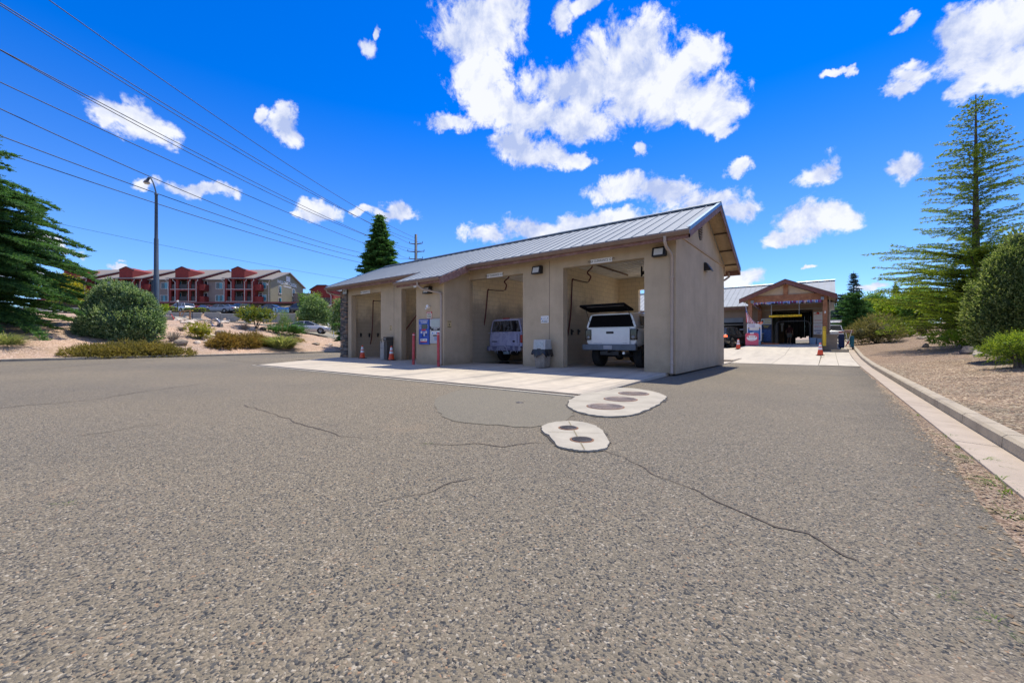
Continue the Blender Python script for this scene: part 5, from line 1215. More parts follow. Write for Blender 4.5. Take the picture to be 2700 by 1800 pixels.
# rolled-up door and tracks on the left bay; curved wash arch inside the tunnel mouth
MB().box(-12.2, -6.0, FYW-.04, FYW-.004, 2.72, 3.14).build('raised_door', M_DOORP, fb, True)
MB().box(-12.2, -6.0, FYW+.5, FYW+2.8, 2.52, 2.58).box(-12.2, -6.0, FYW+.42, FYW+.5, 2.05, 2.14).build('door_panel_inside', pm('white_door_rail', (.5, .52, .55), .4), fb, True)
arch = [(-3.62, FYW+.5, FL), (-3.62, FYW+.5, 2.35), (-3.55, FYW+.5, 2.60), (-3.35, FYW+.5, 2.74), (-1.50, FYW+.5, 2.74), (-1.30, FYW+.5, 2.62), (-1.22, FYW+.5, 2.38), (-1.22, FYW+.5, FL)]
MB().tube(arch, .045, 8).build('wash_arch', pm('grey_pipe', (.17, .18, .20), .4, .4), fb, True)
MB().box(-3.3, -3.18, FYW+1.5, FYW+1.6, 1.9, 2.5).box(-3.36, -3.12, FYW+1.45, FYW+1.65, 2.5, 2.62).build('arch_fitting', pm('pale_fitting', (.4, .4, .38), .4), fb, True)
cu = MB(); r = random.Random(9)
x = -3.5
while x < -1.3:
    w = r.uniform(.10, .22); zb = FL+(r.uniform(.5, .75) if -2.75 < x < -1.4 else .03)
    if not (-3.05 < x < -2.75 and False): cu.box(x, min(x+w-.01, -1.25), 48.2+r.uniform(0, .3), 48.35+r.uniform(.3, .35), zb, 3.9)
    x += w
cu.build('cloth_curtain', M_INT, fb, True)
# clearance bar hung on rods
cbz = 2.89
t = thing('clearance_bar', 'long yellow clearance bar hanging on two rods across the tunnel lane', 'clearance bar', (-2.52, PYP, cbz))
MB().tube([(-1.0, 0, 0), (-.98, 0, 0), (.97, 0, 0), (.99, 0, 0)], [.06, .085, .085, .06], 12).build('bar', M_YELP, t)
for x in (-.85, .84): MB().tube([(x, 0, .08), (x, 0, BZ0-cbz)], .013, 6).build('hanger_rod', M_RIM, t)
text('lettering', "CLEAR  MAX  7' 4\"", .12, M_INK, t, facing_front(.0, -.0865, 0), .003, sx=1.05)
# patriotic bunting
M_BUN = [pm('bunting_blue', (.03, .16, .62), .7), pm('bunting_white', (.75, .76, .80), .7), pm('bunting_red', (.42, .03, .04), .7)]
def bunting(a, b, label, n, seed):
    r = random.Random(seed); t = thing('bunting', label, 'bunting', a, 0, 'red white and blue bunting on the portico'); d = Vector(b)-Vector(a)
    ms = [MB(), MB(), MB()]
    for k in range(n):
        p = d*(k/n); q = d*((k+.85)/n); h = r.uniform(.10, .24); i = (0 if r.random() < .45 else 1 if r.random() < .55 else 2)
        for j in range(3):
            u = p.lerp(q, j/3); w = p.lerp(q, (j+1)/3); o = r.uniform(-.03, .03)
            ms[(i+(j == 1)) % 3].add([u, w, w+Vector((0, -.03+o, -h*r.uniform(.75, 1))), u+Vector((0, -.03-o, -h*r.uniform(.75, 1)))], [(0, 1, 2, 3)])
    for m, mt, nm in zip(ms, M_BUN, ('blue_streamer', 'white_streamer', 'red_streamer')): m.build(nm, mt, t, recalc=False)
bunting((-4.55, PYP-.13, BZ0+.03), (-.40, PYP-.13, BZ0+.03), 'red white and blue bunting strung along the front beam of the portico', 46, 3)
bunting((-4.60, PYP+.3, BZ0-.02), (-4.60, FYW-.3, BZ0-.12), 'red and white bunting running back along the left side beam of the portico', 26, 8)
# price boards right of the tunnel mouth
def board(x0, x1, z0, z1, y, label, seed, red=True):
    t = thing('price_board', label, 'sign board', ((x0+x1)/2, y, z0), 0, 'white boards beside the tunnel mouth'); w = (x1-x0)/2; h = z1-z0
    MB().box(-w, w, -.03, 0, 0, h).build('panel', M_WHITE, t, bevel=.004)
    m = MB(); m2 = MB(); m3 = MB(); f_ = -.031
    for k in range(9):
        z = h*(.90-k*.095)
        if red and k == 0: m2.lathe([(.085, 0), (.085, .003), (0, .003)], (0, 0, 0), 20)
        elif k in (1, 7) if red else k == 2: lines(m2, -w*.85, w*.85, z, .045, f_, seed+k)
        elif (not red) and k in (6,): m3.box(-w*.9, w*.9, f_-.003, f_, z-.03, z+.04)
        else: lines(m if red else m3, -w*.8, w*.8, z, .024, f_, seed+k)
    if red:
        v = m2.v[:]; 
        m2.v = [((x, f_-z, h*.89+y_*.75) if i < 61 else (x, y_, z)) for i, (x, y_, z) in enumerate(m2.v)] if False else m2.v
    if not red: m3.add([(-w*.6, f_-.003, h*.07), (w*.5, f_-.003, h*.07), (w*.62, f_-.003, h*.12), (w*.1, f_-.003, h*.17), (-w*.2, f_-.003, h*.12)], [(0, 1, 2, 3, 4)])
    if red:
        m2b = MB(); m2b.lathe([(.11, 0), (.11, .003), (0, .003)], (0, 0, 0), 20); e_ = m2b.build('emblem', M_REDI, t); e_.data.transform(Matrix.Translation((0, f_, h*.90)) @ Matrix.Rotation(PI/2, 4, 'X') @ Matrix.Diagonal((1, .7, 1, 1)))
        m2.v = []; m2.f = []; m2.m = []; m2.s = []
        for k in (1, 7): lines(m2, -w*.85, w*.85, h*(.90-k*.095), .05, f_, seed+k)
    for mm, mt, nm in ((m, M_GRYI if red else M_INK, 'small_print'), (m2, M_REDI, 'red_lettering'), (m3, M_NAVY, 'blue_lettering')):
        if mm.v: mm.build(nm, mt, t, recalc=False)
    return t
M_NAVY = pm('navy_ink', (.10, .13, .30), .6)
board(-.99, -.42, 2.52, 3.40, FYW-.003, 'upper white price board with red heading right of the tunnel mouth', 100)
board(-.99, -.42, 1.60, 2.48, FYW-.003, 'lower white board with blue print right of the tunnel mouth', 130, False)
# menu station left of the mouth: tall illuminated pay panel, silver cabinet, grey counter
t = thing('pay_station_panel', 'tall menu panel with yellow lettering left of the tunnel mouth', 'menu panel', (-4.05, 39.3, FL), 0)
MB().prism([(-.42, 0), (.36, 0), (.36, 2.05), (.28, 2.15), (-.34, 2.15), (-.42, 2.05)], 'y', -.12, 0).build('panel', M_DARK1 if False else pm('dark_navy_panel', (.02, .035, .085), .35, 0, .3, 3), t, bevel=.01)
MB().prism([(-.40, 1.62), (.34, 1.62), (.34, 2.04), (.27, 2.13), (-.33, 2.13), (-.40, 2.04)], 'y', -.128, -.121).build('header', pm('pale_header', (.50, .55, .52), .5), t)
m = MB(); lines(m, -.15, .30, 2.0, .06, -.1285, 4); lines(m, -.12, .28, 1.87, .06, -.1285, 5); lines(m, -.18, .32, 1.74, .06, -.1285, 6); lines(m, -.22, .18, 1.50, .07, -.121, 7); lines(m, -.16, .12, 1.40, .06, -.121, 8); m.box(-.28, -.06, -.126, -.121, .86, 1.0); lines(m, -.28, -.06, .78, .05, -.121, 10)
m.build('yellow_lettering', pm('yellow_ink', (.55, .44, .06), .5), t, recalc=False)
MB().lathe([(.08, 0), (.08, .004), (0, .004)], (0, 0, 0), 16).build('dark_badge', M_INK, t).data.transform(Matrix.Translation((-.30, -.13, 1.90)) @ Matrix.Rotation(PI/2, 4, 'X'))
MB().box(-.36, .30, -.127, -.121, .25, 1.22).build('blue_screen_print', pm('blue_print', (.03, .10, .30), .4, 0, .6, 9), t)
t = thing('grey_counter', 'dark grey ribbed counter cabinet beside the menu panel', 'counter', (-4.62, 38.4, FL))
MB().box(-.40, .42, -.3, .3, 0, .86).build('cabinet', pm('slate_cabinet', (.065, .075, .085), .6, 0, .15, 4), t, bevel=.02)
m = MB()
for k in range(7): m.box(-.37, .39, -.312, -.3005, .12+k*.1, .17+k*.1)
m.build('ribs', pm('slate_rib', (.085, .095, .105), .6), t)
MB().box(-.45, .46, -.34, .34, .865, .90).build('counter_top', M_GREYP2, t, bevel=.01)
t = thing('silver_cabinet', 'small silver cabinet standing on the dark counter', 'cabinet', (-4.72, 38.3, FL+.902))
MB().box(-.22, .22, -.18, .18, 0, .66).build('box', pm('brushed_silver', (.42, .45, .48), .35, .6), t, bevel=.015); MB().box(-.08, .08, -.187, -.181, .1, .3).build('decal', M_BLUEI, t); MB().box(-.28, .26, -.22, .2, -.0, .03).build('tray', M_BLUEI, t)
def bucket(name, loc, label, c, w=.34, h=.42, group=None):
    t = thing(name, label, 'bucket', loc, .2, group); a = w/2
    m = MB(); m.add([(-a*.8, -a*.8, 0), (a*.8, -a*.8, 0), (a*.8, a*.8, 0), (-a*.8, a*.8, 0), (-a, -a, h), (a, -a, h), (a, a, h), (-a, a, h)], [(3, 2, 1, 0), (4, 5, 6, 7), (0, 1, 5, 4), (1, 2, 6, 5), (2, 3, 7, 6), (3, 0, 4, 7)])
    m.build('tub', c, t, bevel=.02); MB().box(-a-.02, a+.02, -a-.02, a+.02, h-.01, h+.025).build('rim', c, t, bevel=.01); return t
M_TUB = pm('pale_blue_plastic', (.26, .40, .58), .5, 0, .06, 5)
bucket('plastic_tub', (-4.45, 37.75, FL), 'pale blue tub on the ground by the dark counter', M_TUB, .38, .42, 'pale blue plastic tubs')
bucket('plastic_tub', (-1.02, 39.6, FL), 'pale blue tub just right of the tunnel mouth', M_TUB, .42, .50, 'pale blue plastic tubs')
bucket('plastic_tub', (-.62, 39.75, FL), 'smaller pale blue tub squeezed behind the grey planter box', M_TUB, .34, .46, 'pale blue plastic tubs')
# A-frame menu board and pink sandwich board by the left post
def aframe(x, y, rz, w, h, label, name='sandwich_board'):
    t = thing(name, label, 'sandwich board', (x, y, float(apron_z(x, y))+.0), rz, 'standing boards by the left portico post'); return t
t = aframe(-4.33, 34.35, R_(6), .9, 1.5, 'tall white-framed menu board with a blue face behind the pink board')
Mt = Matrix.Rotation(R_(-6), 4, 'X')
def onp(m): m.v = [tuple(Mt @ Vector(p)) for p in m.v]; return m
onp(MB().box(-.46, .46, 0, .05, .30, 1.58)).build('frame', M_WHITE, t, bevel=.01)
onp(MB().box(-.40, .40, -.004, -.0005, .36, 1.22)).build('blue_face', pm('blue_menu_face', (.012, .13, .38), .35, 0, .25, 3), t)
onp(MB().box(-.40, .40, -.004, -.0005, 1.222, 1.31)).build('orange_band', pm('orange_tan_band', (.50, .27, .10), .5, 0, .2, 4), t)
onp(MB().box(-.40, .40, -.004, -.0005, 1.312, 1.53)).build('header', pm('pale_flag_header', (.58, .54, .58), .5, 0, .2, 5), t)
m = MB()
for k in range(7): lines(m, -.10, .28, 1.15-k*.10, .035, -.0042, 200+k)
onp(m).build('lettering', pm('pale_blue_ink', (.35, .55, .75), .5), t, recalc=False)
onp(MB().box(.06, .34, -.012, -.005, 1.33, 1.5)).build('paper', M_WHITE, t)
m = MB(); 
for s in (-1, 1): m.tube([(s*.42, .05, .32), (s*.44, .10, .0)], .02, 6)
onp(m).build('leg', M_BLK, t)
MB().beam((0, .5, 0), (0, .05, 1.3), .6, .03).build('rear_brace', M_WHITE, t)
t = aframe(-4.40, 33.75, R_(4), .8, .95, 'pink sandwich board with a white oval in front of the blue menu board')
M_PINK = pm('faded_pink_board', (.66, .10, .16), .5, 0, .08, 4)
onp(MB().prism([(-.40, .04), (.40, .04), (.42, .84), (.34, .93), (-.34, .93), (-.42, .84)], 'y', 0, .05)).build('board', M_PINK, t, bevel=.012)
onp(MB().prism([(.33*math.cos(a), .56+.21*math.sin(a)) for a in [2*PI*k/24 for k in range(24)]], 'y', -.006, -.0005)).build('oval', M_WHITE, t)
onp(MB().box(-.12, .12, -.010, -.0005, .77, .96)).build('paper', M_WHITE, t)
text('lettering', 'STES', .13, M_REDI, t, Mt @ facing_front(0, -.0075, .66), .002)
m = MB(); m.add([(-.31, -.0075, .61), (-.19, -.0075, .61), (-.19, -.0075, .70)], [(0, 1, 2)]); m.add([(.31, -.0075, .61), (.19, -.0075, .61), (.19, -.0075, .70)], [(0, 1, 2)]); onp(lines(m, -.14, .14, .43, .02, -.0066, 9)).build('red_mark', M_REDI, t, recalc=False)
MB().beam((0, .42, .0), (0, .05, .85), .74, .03).build('rear_board', M_PINK, t)
# flag on a leaning pole
t = thing('flag', 'hanging red white and blue flag on a pole at the left portico post', 'flag', (-4.50, 34.55, float(apron_z(-4.5, 34.55))), R_(8))
MB().tube([(0, 0, 0), (-.42, 0, 3.1)], [.016, .012], 6).ell((-.425, 0, 3.13), (.03, .03, .03), 8, 6).build('pole', M_WHITE, t)
nx_, nz_ = 26, 30; fv = []; 
def flagpt(u, v):   # u across stripes from the hoist, v along the fly; hangs down from a leaning staff
    top = Vector((0, 0, 0)).lerp(Vector((-.42, -.02, 3.1)), 1-.27*u); low = Vector((-.36+.66*u, -.02, 1.66-.10*u))
    p = top.lerp(low, v); p.y += .06*math.sin(u*13+v*2.0)*min(1, v*2.2); p.x += .02*math.sin(u*9)*v; return p
for i in range(nx_+1):
    for j in range(nz_+1): fv.append(flagpt(i/nx_, j/nz_))
ff = {0: [], 1: [], 2: []}
for i in range(nx_):
    for j in range(nz_):
        k = 2 if (i < nx_*.80 and j < nz_*.46) else (0 if int(i/nx_*13) % 2 == 0 else 1)
        ff[k].append((i*(nz_+1)+j, (i+1)*(nz_+1)+j, (i+1)*(nz_+1)+j+1, i*(nz_+1)+j+1))
m = MB()
for k in ff: m.add(fv, ff[k], k, True)
m.build('flag_cloth', [pm('flag_red', (.50, .03, .05), .8), pm('flag_white', (.78, .78, .80), .8), pm('flag_blue', (.025, .06, .30), .8)], t, recalc=False)
m = MB(); r = random.Random(2)
for k in range(22):
    u, v = r.uniform(.05, .74), r.uniform(.05, .42); p = flagpt(u, v); m.ell(p+Vector((0, -.008, 0)), (.018, .004, .018), 6, 4)
m.build('stars', M_WHITE, t)
# red flower / tinsel clumps on the board top
t = thing('tinsel_decoration', 'orange and white tinsel stuck on top of the menu board', 'decoration', (-4.0, 34.2, FL+1.48)); m = [MB(), MB()]
for k in range(14): m[k % 2].ell((r.uniform(-.12, .2), r.uniform(-.05, .05), r.uniform(-.02, .16)), (.05, .04, .05), 8, 5)
m[0].build('orange_tuft', pm('orange_tinsel', (.8, .16, .03), .6), t); m[1].build('white_tuft', M_WHITE, t)
# orange spray hose end on the floor
t = thing('orange_hose', 'short orange hose end curled on the floor before the dark counter', 'hose', (-3.95, 36.4, FL+.01))
MB().tube([(.9, .9, .04), (.4, .35, .04), (.05, .05, .05), (-.10, -.02, .12), (-.16, -.05, .05)], .04, 8).build('tube', pm('orange_tube', (.75, .23, .06), .5), t)
# grey planter box by the right post, black caddies beyond
t = thing('stucco_planter', 'grey stucco planter box with a wide cap beside the right portico post', 'planter', (.02, 34.75, float(base_r(34.7))))
MB().box(-.42, .42, -.4, .4, 0, 1.03).build('box', M_GREYB, t, bevel=.015); MB().box(-.50, .50, -.48, .48, 1.032, 1.14).build('cap', M_GREYB, t, bevel=.015)
# detailing caddy (bags, mops) right of the planter
cx_, cy_ = .95, 37.2; cz_ = float(base_r(cy_))+.02
t = thing('cleaning_cart', 'cluttered cleaning cart with blue bags right of the planter', 'cart', (cx_, cy_, cz_))
MB().box(-.42, -.08, -.3, .3, .05, 1.05).build('navy_bag', pm('navy_bag_cloth', (.015, .03, .09), .8, 0, .3, 6), t, bevel=.06)
MB().box(.20, .44, -.3, .3, .10, .92).build('teal_bag', pm('teal_bag_cloth', (.02, .14, .19), .8, 0, .3, 6), t, bevel=.06)
MB().box(-.10, .40, -.28, .28, 1.12, 1.34).build('towel_bin', pm('tan_towels', (.42, .26, .17), .9, 0, .4, 9), t, bevel=.05)
m = MB(); m.tube([(-.05, -.3, .1), (.18, -.32, .75), (.3, -.3, 1.3)], .02, 6); m.tube([(.28, -.3, .08), (.05, -.33, .7), (-.02, -.3, 1.15)], .02, 6); m.build('mop_handle', M_WHITE, t)
MB().tube([(-.02, -.36, .2), (.15, -.36, .55)], .035, 6).build('red_brush', M_REDI, t)
for x in (-.3, .35): MB().lathe([(.10, -.03), (.12, 0), (.10, .03)], (0, 0, 0), 14).build('castor_wheel', M_TYRE, t).data.transform(Matrix.Translation((x, -.2, .10)) @ Matrix.Rotation(PI/2, 4, 'Y'))
# vehicles at the far building
car('dark_suv', 'black sport utility vehicle with a lit brake light entering the far left bay', 'car', 'suv', M_PBLACK, (-6.8, 38.5, .53), R_(-12), None, 4.6, 1.86, True, True)
van = car('white_suv', 'white sport utility vehicle with its rear hatch raised behind the right portico post', 'car', 'suv', M_PWHITE, (.25, 54.0, float(base_r(54))), R_(0), None, 4.6, 1.86)
MB().obox((0, -2.45, 2.0), (1.5, .9, .06), Matrix.Rotation(R_(-10), 3, 'X')).build('raised_hatch', M_PWHITE, van, bevel=.02)
t = thing('open_trailer', 'white open-framed trailer cage far down the right lane', 'trailer', (1.05, 62.0, float(base_r(62))))
m = MB()
for x in (-.95, .95):
    for y in (-.6, .6): m.tube([(x, y, .2), (x, y, 2.1)], .05, 6)
for z in (.45, 2.1):
    for y in (-.6, .6): m.tube([(-.95, y, z), (.95, y, z)], .05, 6)
    for x in (-.95, .95): m.tube([(x, -.6, z), (x, .6, z)], .05, 6)
m.tube([(.95, -.6, 2.1), (-.0, -.6, .45)], .05, 6); m.build('cage', M_WHITE, t)
MB().box(-.85, .85, -.4, .5, .5, 1.9).build('dark_load', M_PLAST, t, bevel=.05)
for x in (-.9, .9): wheel(t, x, 0, .33, .18, M_RIM, 1 if x > 0 else -1)
t.scale = (.6, .6, .6)
# low kerb block across the strip
t = struct(MB().box(.10, 1.0, 33.3, 33.55, float(base_r(33.3))+.02, float(base_r(33.3))+.19).build('kerb_block', M_KERB))
# ---- person standing inside the tunnel mouth (seen from behind, walking away)
def person(loc, rz):
    t = thing('person', 'person in a dark maroon top and grey shorts standing inside the dark tunnel mouth', 'person', loc, rz)
    def skin(name, V, E, R, mat_):
        me = bpy.data.meshes.new(name); me.from_pydata(V, E, []); o = bpy.data.objects.new(name, me); C.objects.link(o); o.parent = t; me.materials.append(mat_)
        md = o.modifiers.new('Skin', 'SKIN'); 
        for i, r in enumerate(R): me.skin_vertices[0].data[i].radius = (r, r) if not isinstance(r, tuple) else r
        me.skin_vertices[0].data[0].use_root = True; md.use_smooth_shade = True
        s = o.modifiers.new('Sub', 'SUBSURF'); s.levels = 1; s.render_levels = 2; BASE[o.name] = BASE[t.name].copy(); return o
    V = [(0, 0, .95), (0, .01, 1.15), (0, .0, 1.36), (0, .0, 1.48), (0, -.02, 1.56), (0, -.03, 1.66), (0, -.02, 1.75),
         (.17, 0, 1.42), (.26, .02, 1.14), (.27, -.08, .90), (.27, -.11, .80), (-.17, 0, 1.42), (-.25, .03, 1.14), (-.26, -.04, .89), (-.26, -.06, .79),
         (.10, 0, .90), (.12, -.05, .50), (.13, .06, .08), (.14, -.06, .04), (-.10, 0, .90), (-.11, .04, .50), (-.12, .14, .09), (-.13, .02, .04)]
    E = [(0, 1), (1, 2), (2, 3), (3, 4), (4, 5), (5, 6), (2, 7), (7, 8), (8, 9), (9, 10), (2, 11), (11, 12), (12, 13), (13, 14), (0, 15), (15, 16), (16, 17), (17, 18), (0, 19), (19, 20), (20, 21), (21, 22)]
    Rr = [(.15, .11), (.14, .10), (.17, .11), .06, .055, .095, .07, .06, .045, .035, .04, .06, .045, .035, .04, .085, .058, .04, .04, .085, .058, .04, .04]
    M_SK = pm('skin', (.40, .24, .17), .6)
    skin('body', V, E, Rr, M_SK)
    skin('shirt', [(0, 0, .92), (0, .01, 1.15), (0, 0, 1.38), (0, 0, 1.47), (.18, 0, 1.42), (.25, .02, 1.18), (-.18, 0, 1.42), (-.245, .03, 1.18)], [(0, 1), (1, 2), (2, 3), (2, 4), (4, 5), (2, 6), (6, 7)], [(.175, .13), (.165, .12), (.19, .125), .075, .075, .062, .075, .062], pm('maroon_shirt', (.12, .045, .05), .85))
    skin('shorts', [(0, 0, .95), (.10, 0, .86), (.12, -.04, .55), (-.10, 0, .86), (-.11, .03, .55)], [(0, 1), (1, 2), (0, 3), (3, 4)], [(.17, .13), .105, .095, .105, .095], pm('grey_shorts', (.34, .35, .36), .85))
    MB().ell((0, -.035, 1.70), (.085, .105, .10), 14, 10).build('hair', pm('dark_hair', (.02, .015, .012), .8), t)
    for s, y in ((1, .0), (-1, .08)):
        m = MB(); m.ell((s*.135, y-.02, .045), (.05, .13, .045), 12, 6); m.build('shoe', M_WHITE, t)
    f = MB(); f.ell((0, -.125, 1.665), (.018, .025, .025), 8, 6)
    for s in (-1, 1): f.ell((s*.035, -.115, 1.69), (.012, .008, .008), 6, 4); f.ell((s*.095, -.02, 1.665), (.012, .025, .035), 8, 6)
    f.build('face', M_SK, t)
    for s, b in ((1, (.27, -.11, .80)), (-1, (-.26, -.06, .79))):
        h = MB(); b = Vector(b)
        for k in range(4): h.tube([b+Vector((0, -.03+.02*k, .0)), b+Vector((s*-.01, -.035+.02*k, -.05)), b+Vector((s*-.03, -.03+.02*k, -.085-.008*(k in (1, 2))))], [.010, .009, .007], 6)
        h.tube([b+Vector((0, -.03, .02)), b+Vector((s*-.02, -.06, -.02)), b+Vector((s*-.025, -.065, -.05))], [.012, .010, .008], 6); h.build('hand', M_SK, t)
    return t
person((-2.74, 43.0, FL), R_(160))
# ---------------------------------------------------------------- apartments on the hill (built square to the view, so in across/away coordinates)
M_RED = pm('barn_red_stucco', (.22, .030, .026), .85, 0, .14, 1.2, .2, 12); M_APGREY = pm('mauve_grey_stucco', (.27, .225, .205), .88, 0, .08, .8, .2, 10)
M_APOLV = pm('olive_grey_stucco', (.235, .225, .155), .88, 0, .08, .8, .2, 10); M_SHING = pm('pale_shingle_roof', (.20, .185, .17), .9, 0, .12, 2.5, .3, 14)
M_FRAMEW = pm('white_window_frame', (.62, .60, .58), .5); M_BLUEG = pm('painted_sky_pane', (.02, .20, .28), .08, 0, .3, .6, spec=.9); M_DARKG = pm('dark_pane', (.02, .03, .038), .08, 0, .3, .6, spec=.8)  # blue panes have the sky's reflection put into their base colour
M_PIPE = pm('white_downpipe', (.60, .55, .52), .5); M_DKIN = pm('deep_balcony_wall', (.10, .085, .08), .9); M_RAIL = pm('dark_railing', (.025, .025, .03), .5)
M_EAVE = pm('grey_eave_edge', (.30, .28, .27), .6); M_DRED = pm('dark_parapet_cap', (.06, .075, .085), .6)
GZ = 7.4
def aw(a, d, z=0): return Vector((a*RX+d*FX, a*RY+d*FY, z))
apt = thing('apartment_building', 'long three-storey red and grey apartment building with four gabled towers on the hill', 'apartment building', aw(-85, 103, GZ), YAW)
LB = BASE[apt.name]; OA, OD = -85.0, 103.0
class AB(MB):
    """builder in across (a), away (d), height above the building's ground"""
    def bx(s, a0, a1, d0, d1, z0, z1, mi=0): return s.box(a0-OA, a1-OA, d0-OD, d1-OD, z0, z1, mi)
AL, AR, DF, DB = -112.0, -57.6, 96.0, 111.0; EZ = 8.3; RZ = 11.2
AB().bx(AL, AR, DF, DB, -1, EZ).build('wall', M_APGREY, apt)
# end wall in the lighter olive colour, with its gable
e = AB(); e.prism([(DF-OD+.01, -1), (DB-OD-.01, -1), (DB-OD-.01, EZ), (103.5-OD, RZ-.1), (DF-OD+.01, EZ)], 'x', AR-OA-.2, AR-OA+.03); e.build('gable_wall', M_APOLV, apt)
AB().bx(AR-6.6, AR+.02, DF-.03, DF+.2, -1, EZ-.05).build('corner_wall', M_APOLV, apt)
def roofpair(m, a0, a1, df, db, dr, ze, zr, ov=.5, th=.18):
    sl = (zr-ze)/(dr-df)
    for s in (0, 1):
        d0 = df-ov if s == 0 else db+ov; z0 = ze-ov*sl
        p = [(a0-OA, d0-OD, z0), (a1-OA, d0-OD, z0), (a1-OA, dr-OD, zr), (a0-OA, dr-OD, zr)]; slp(m, p, th)
m = AB(); roofpair(m, AL, AR+.55, DF, DB, 103.5, EZ+.12, RZ+.1); m.build('roof', M_SHING, apt)
m = AB(); m.beam((AR-OA+.56, DF-.5-OD, EZ-.12), (AR-OA+.56, 103.5-OD, RZ+.02), .06, .22); m.beam((AR-OA+.56, DB+.5-OD, EZ-.12), (AR-OA+.56, 103.5-OD, RZ+.02), .06, .22); m.bx(AL, AR+.5, DF-.56, DF-.5, EZ-.16, EZ+.0); m.build('eave_edge', M_EAVE, apt)
def window(parent, a0, a1, z0, z1, d, panes, side=None):
    """framed window on a front wall (d) or, with side, on the end wall at across=side; panes = list of 0 dark / 1 blue"""
    f = AB(); fw = .10
    if side is None:
        f.bx(a0-fw, a1+fw, d-.06, d-.0, z1, z1+fw).bx(a0-fw, a1+fw, d-.07, d, z0-fw, z0).bx(a0-fw, a0, d-.06, d, z0, z1).bx(a1, a1+fw, d-.06, d, z0, z1); 
    else:
        f.bx(side, side+.06, a0-fw, a1+fw, z1, z1+fw).bx(side, side+.10, a0-fw, a1+fw, z0-fw*1.8, z0).bx(side, side+.06, a0-fw, a0, z0, z1).bx(side, side+.06, a1, a1+fw, z0, z1)
    fr = f.build('window', M_FRAMEW, parent); n = len(panes)
    for i, k in enumerate(panes):
        u0 = a0+(a1-a0)*i/n+.02; u1 = a0+(a1-a0)*(i+1)/n-.02; g = AB()
        if side is None: g.bx(u0, u1, d-.03, d-.004, z0, z1)
        else: g.bx(side+.004, side+.03, u0, u1, z0, z1)
        g.build('pane', M_BLUEG if k else M_DARKG, fr)
def tower(parent, a, full=True, d0=94.0):
    """red balcony tower centred on a"""
    w = 3.4; zr = RZ+1.0
    tw = AB(); zt = 8.35
    # piers and beams of the open balconies
    for x0, x1 in ((-3.15, -2.65), (-1.55, -.9), (1.2, 1.95), (2.95, 3.45)): tw.bx(a+x0, a+x1, d0, d0+.45, -1, zt)
    for z0, z1 in ((2.45, 3.0), (5.4, 5.85), (8.0, zt+.0)):
        for x0, x1 in ((-2.65, -1.55), (-.9, 1.2), (1.95, 2.95)): tw.bx(a+x0, a+x1, d0+.02, d0+.42, z0, z1)
    tw.bx(a-3.15, a-2.9, d0+.46, DF, -1, zt); tw.bx(a+3.2, a+3.45, d0+.46, DF, -1, zt)
    tw.build('tower_front', M_RED, parent)
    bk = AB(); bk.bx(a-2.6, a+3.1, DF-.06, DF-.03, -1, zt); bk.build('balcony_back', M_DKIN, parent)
    for z in (3.0, 5.85):
        fl = AB(); fl.bx(a-2.9, a+3.2, d0+.44, DF-.07, z-.14, z); fl.build('balcony_floor', M_APGREY, parent)
        for x0, x1 in ((-2.62, -1.58), (-.87, 1.17), (1.98, 2.92)):
            r = AB(); r.bx(a+x0, a+x1, d0+.15, d0+.19, z+.05, z+1.05, 0); r.build('railing', M_RAIL, parent)
        AB().bx(a-2.9, a+3.2, d0-.03, d0+.0, z-.16, z-.06).build('white_ledge', M_FRAMEW, parent)
        window(parent, a-.35, a+.45, z+.02, z+2.0, DF-.07, [0]); window(parent, a-2.5, a-1.75, z+.9, z+2.1, DF-.07, [1])
        b = AB(); b.bx(a+3.46, a+4.75, d0+.5, d0+.62, z-.35, z+1.15); b.bx(a+4.63, a+4.75, d0+.62, DF-.04, z-.35, z+1.15); b.bx(a+3.46, a+4.63, d0+.62, DF-.04, z-.35, z-.2); b.build('side_balcony', M_RED, parent)
        window(parent, a+3.7, a+4.4, z+.4, z+2.0, DF-.04, [0])
    # pop-up parapet running back to the ridge
    p = AB(); p.prism([(a-1.55-OA, zt-.3), (a+1.55-OA, zt-.3), (a+1.55-OA, 10.25), (a-OA, 10.92), (a-1.55-OA, 10.25)], 'y', d0-.12-OD, d0+9.0-OD); p.build('parapet', M_RED, parent)
    c = AB()
    for x0, z0, x1, z1 in ((-1.62, 10.25, 0, 10.94), (0, 10.94, 1.62, 10.25)): c.beam((a+x0-OA, d0-.0-OD, z0+.05), (a+x1-OA, d0-.0-OD, z1+.05), .34, .10, 0, (0, 1, 0)) if False else c.prism([(a+x0-OA, z0), (a+x1-OA, z1), (a+x1-OA, z1+.13), (a+x0-OA, z0+.13)], 'y', d0-.2-OD, d0+.3-OD)
    c.build('parapet_cap', M_DRED, parent)
    # higher cross roof with its red rake wall on the right
    r = AB(); roofpair(r, a-3.6, a+3.9, d0+.2, 112.0, 103.9, 8.55, 12.05, .55, .16); r.build('tower_roof', M_SHING, parent)
    g = AB(); g.prism([(d0+.6-OD, 8.3), (103.9-OD, 11.75), (112-OD, 8.5), (112-OD, 7.9), (103.9-OD, 10.6), (d0+.6-OD, 7.9)], 'x', a+3.35-OA, a+3.6-OA); g.build('rake_wall', M_RED, parent)
    g = AB(); g.beam((a+3.92-OA, d0-.35-OD, 8.30), (a+3.92-OA, 103.9-OD, 12.03), .05, .2); g.build('rake_edge', M_EAVE, parent)
    g = AB(); g.bx(a-3.6, a+3.9, d0-.42, d0-.36, 8.14, 8.30); g.build('eave_edge', M_EAVE, parent)
    lowv = AB()
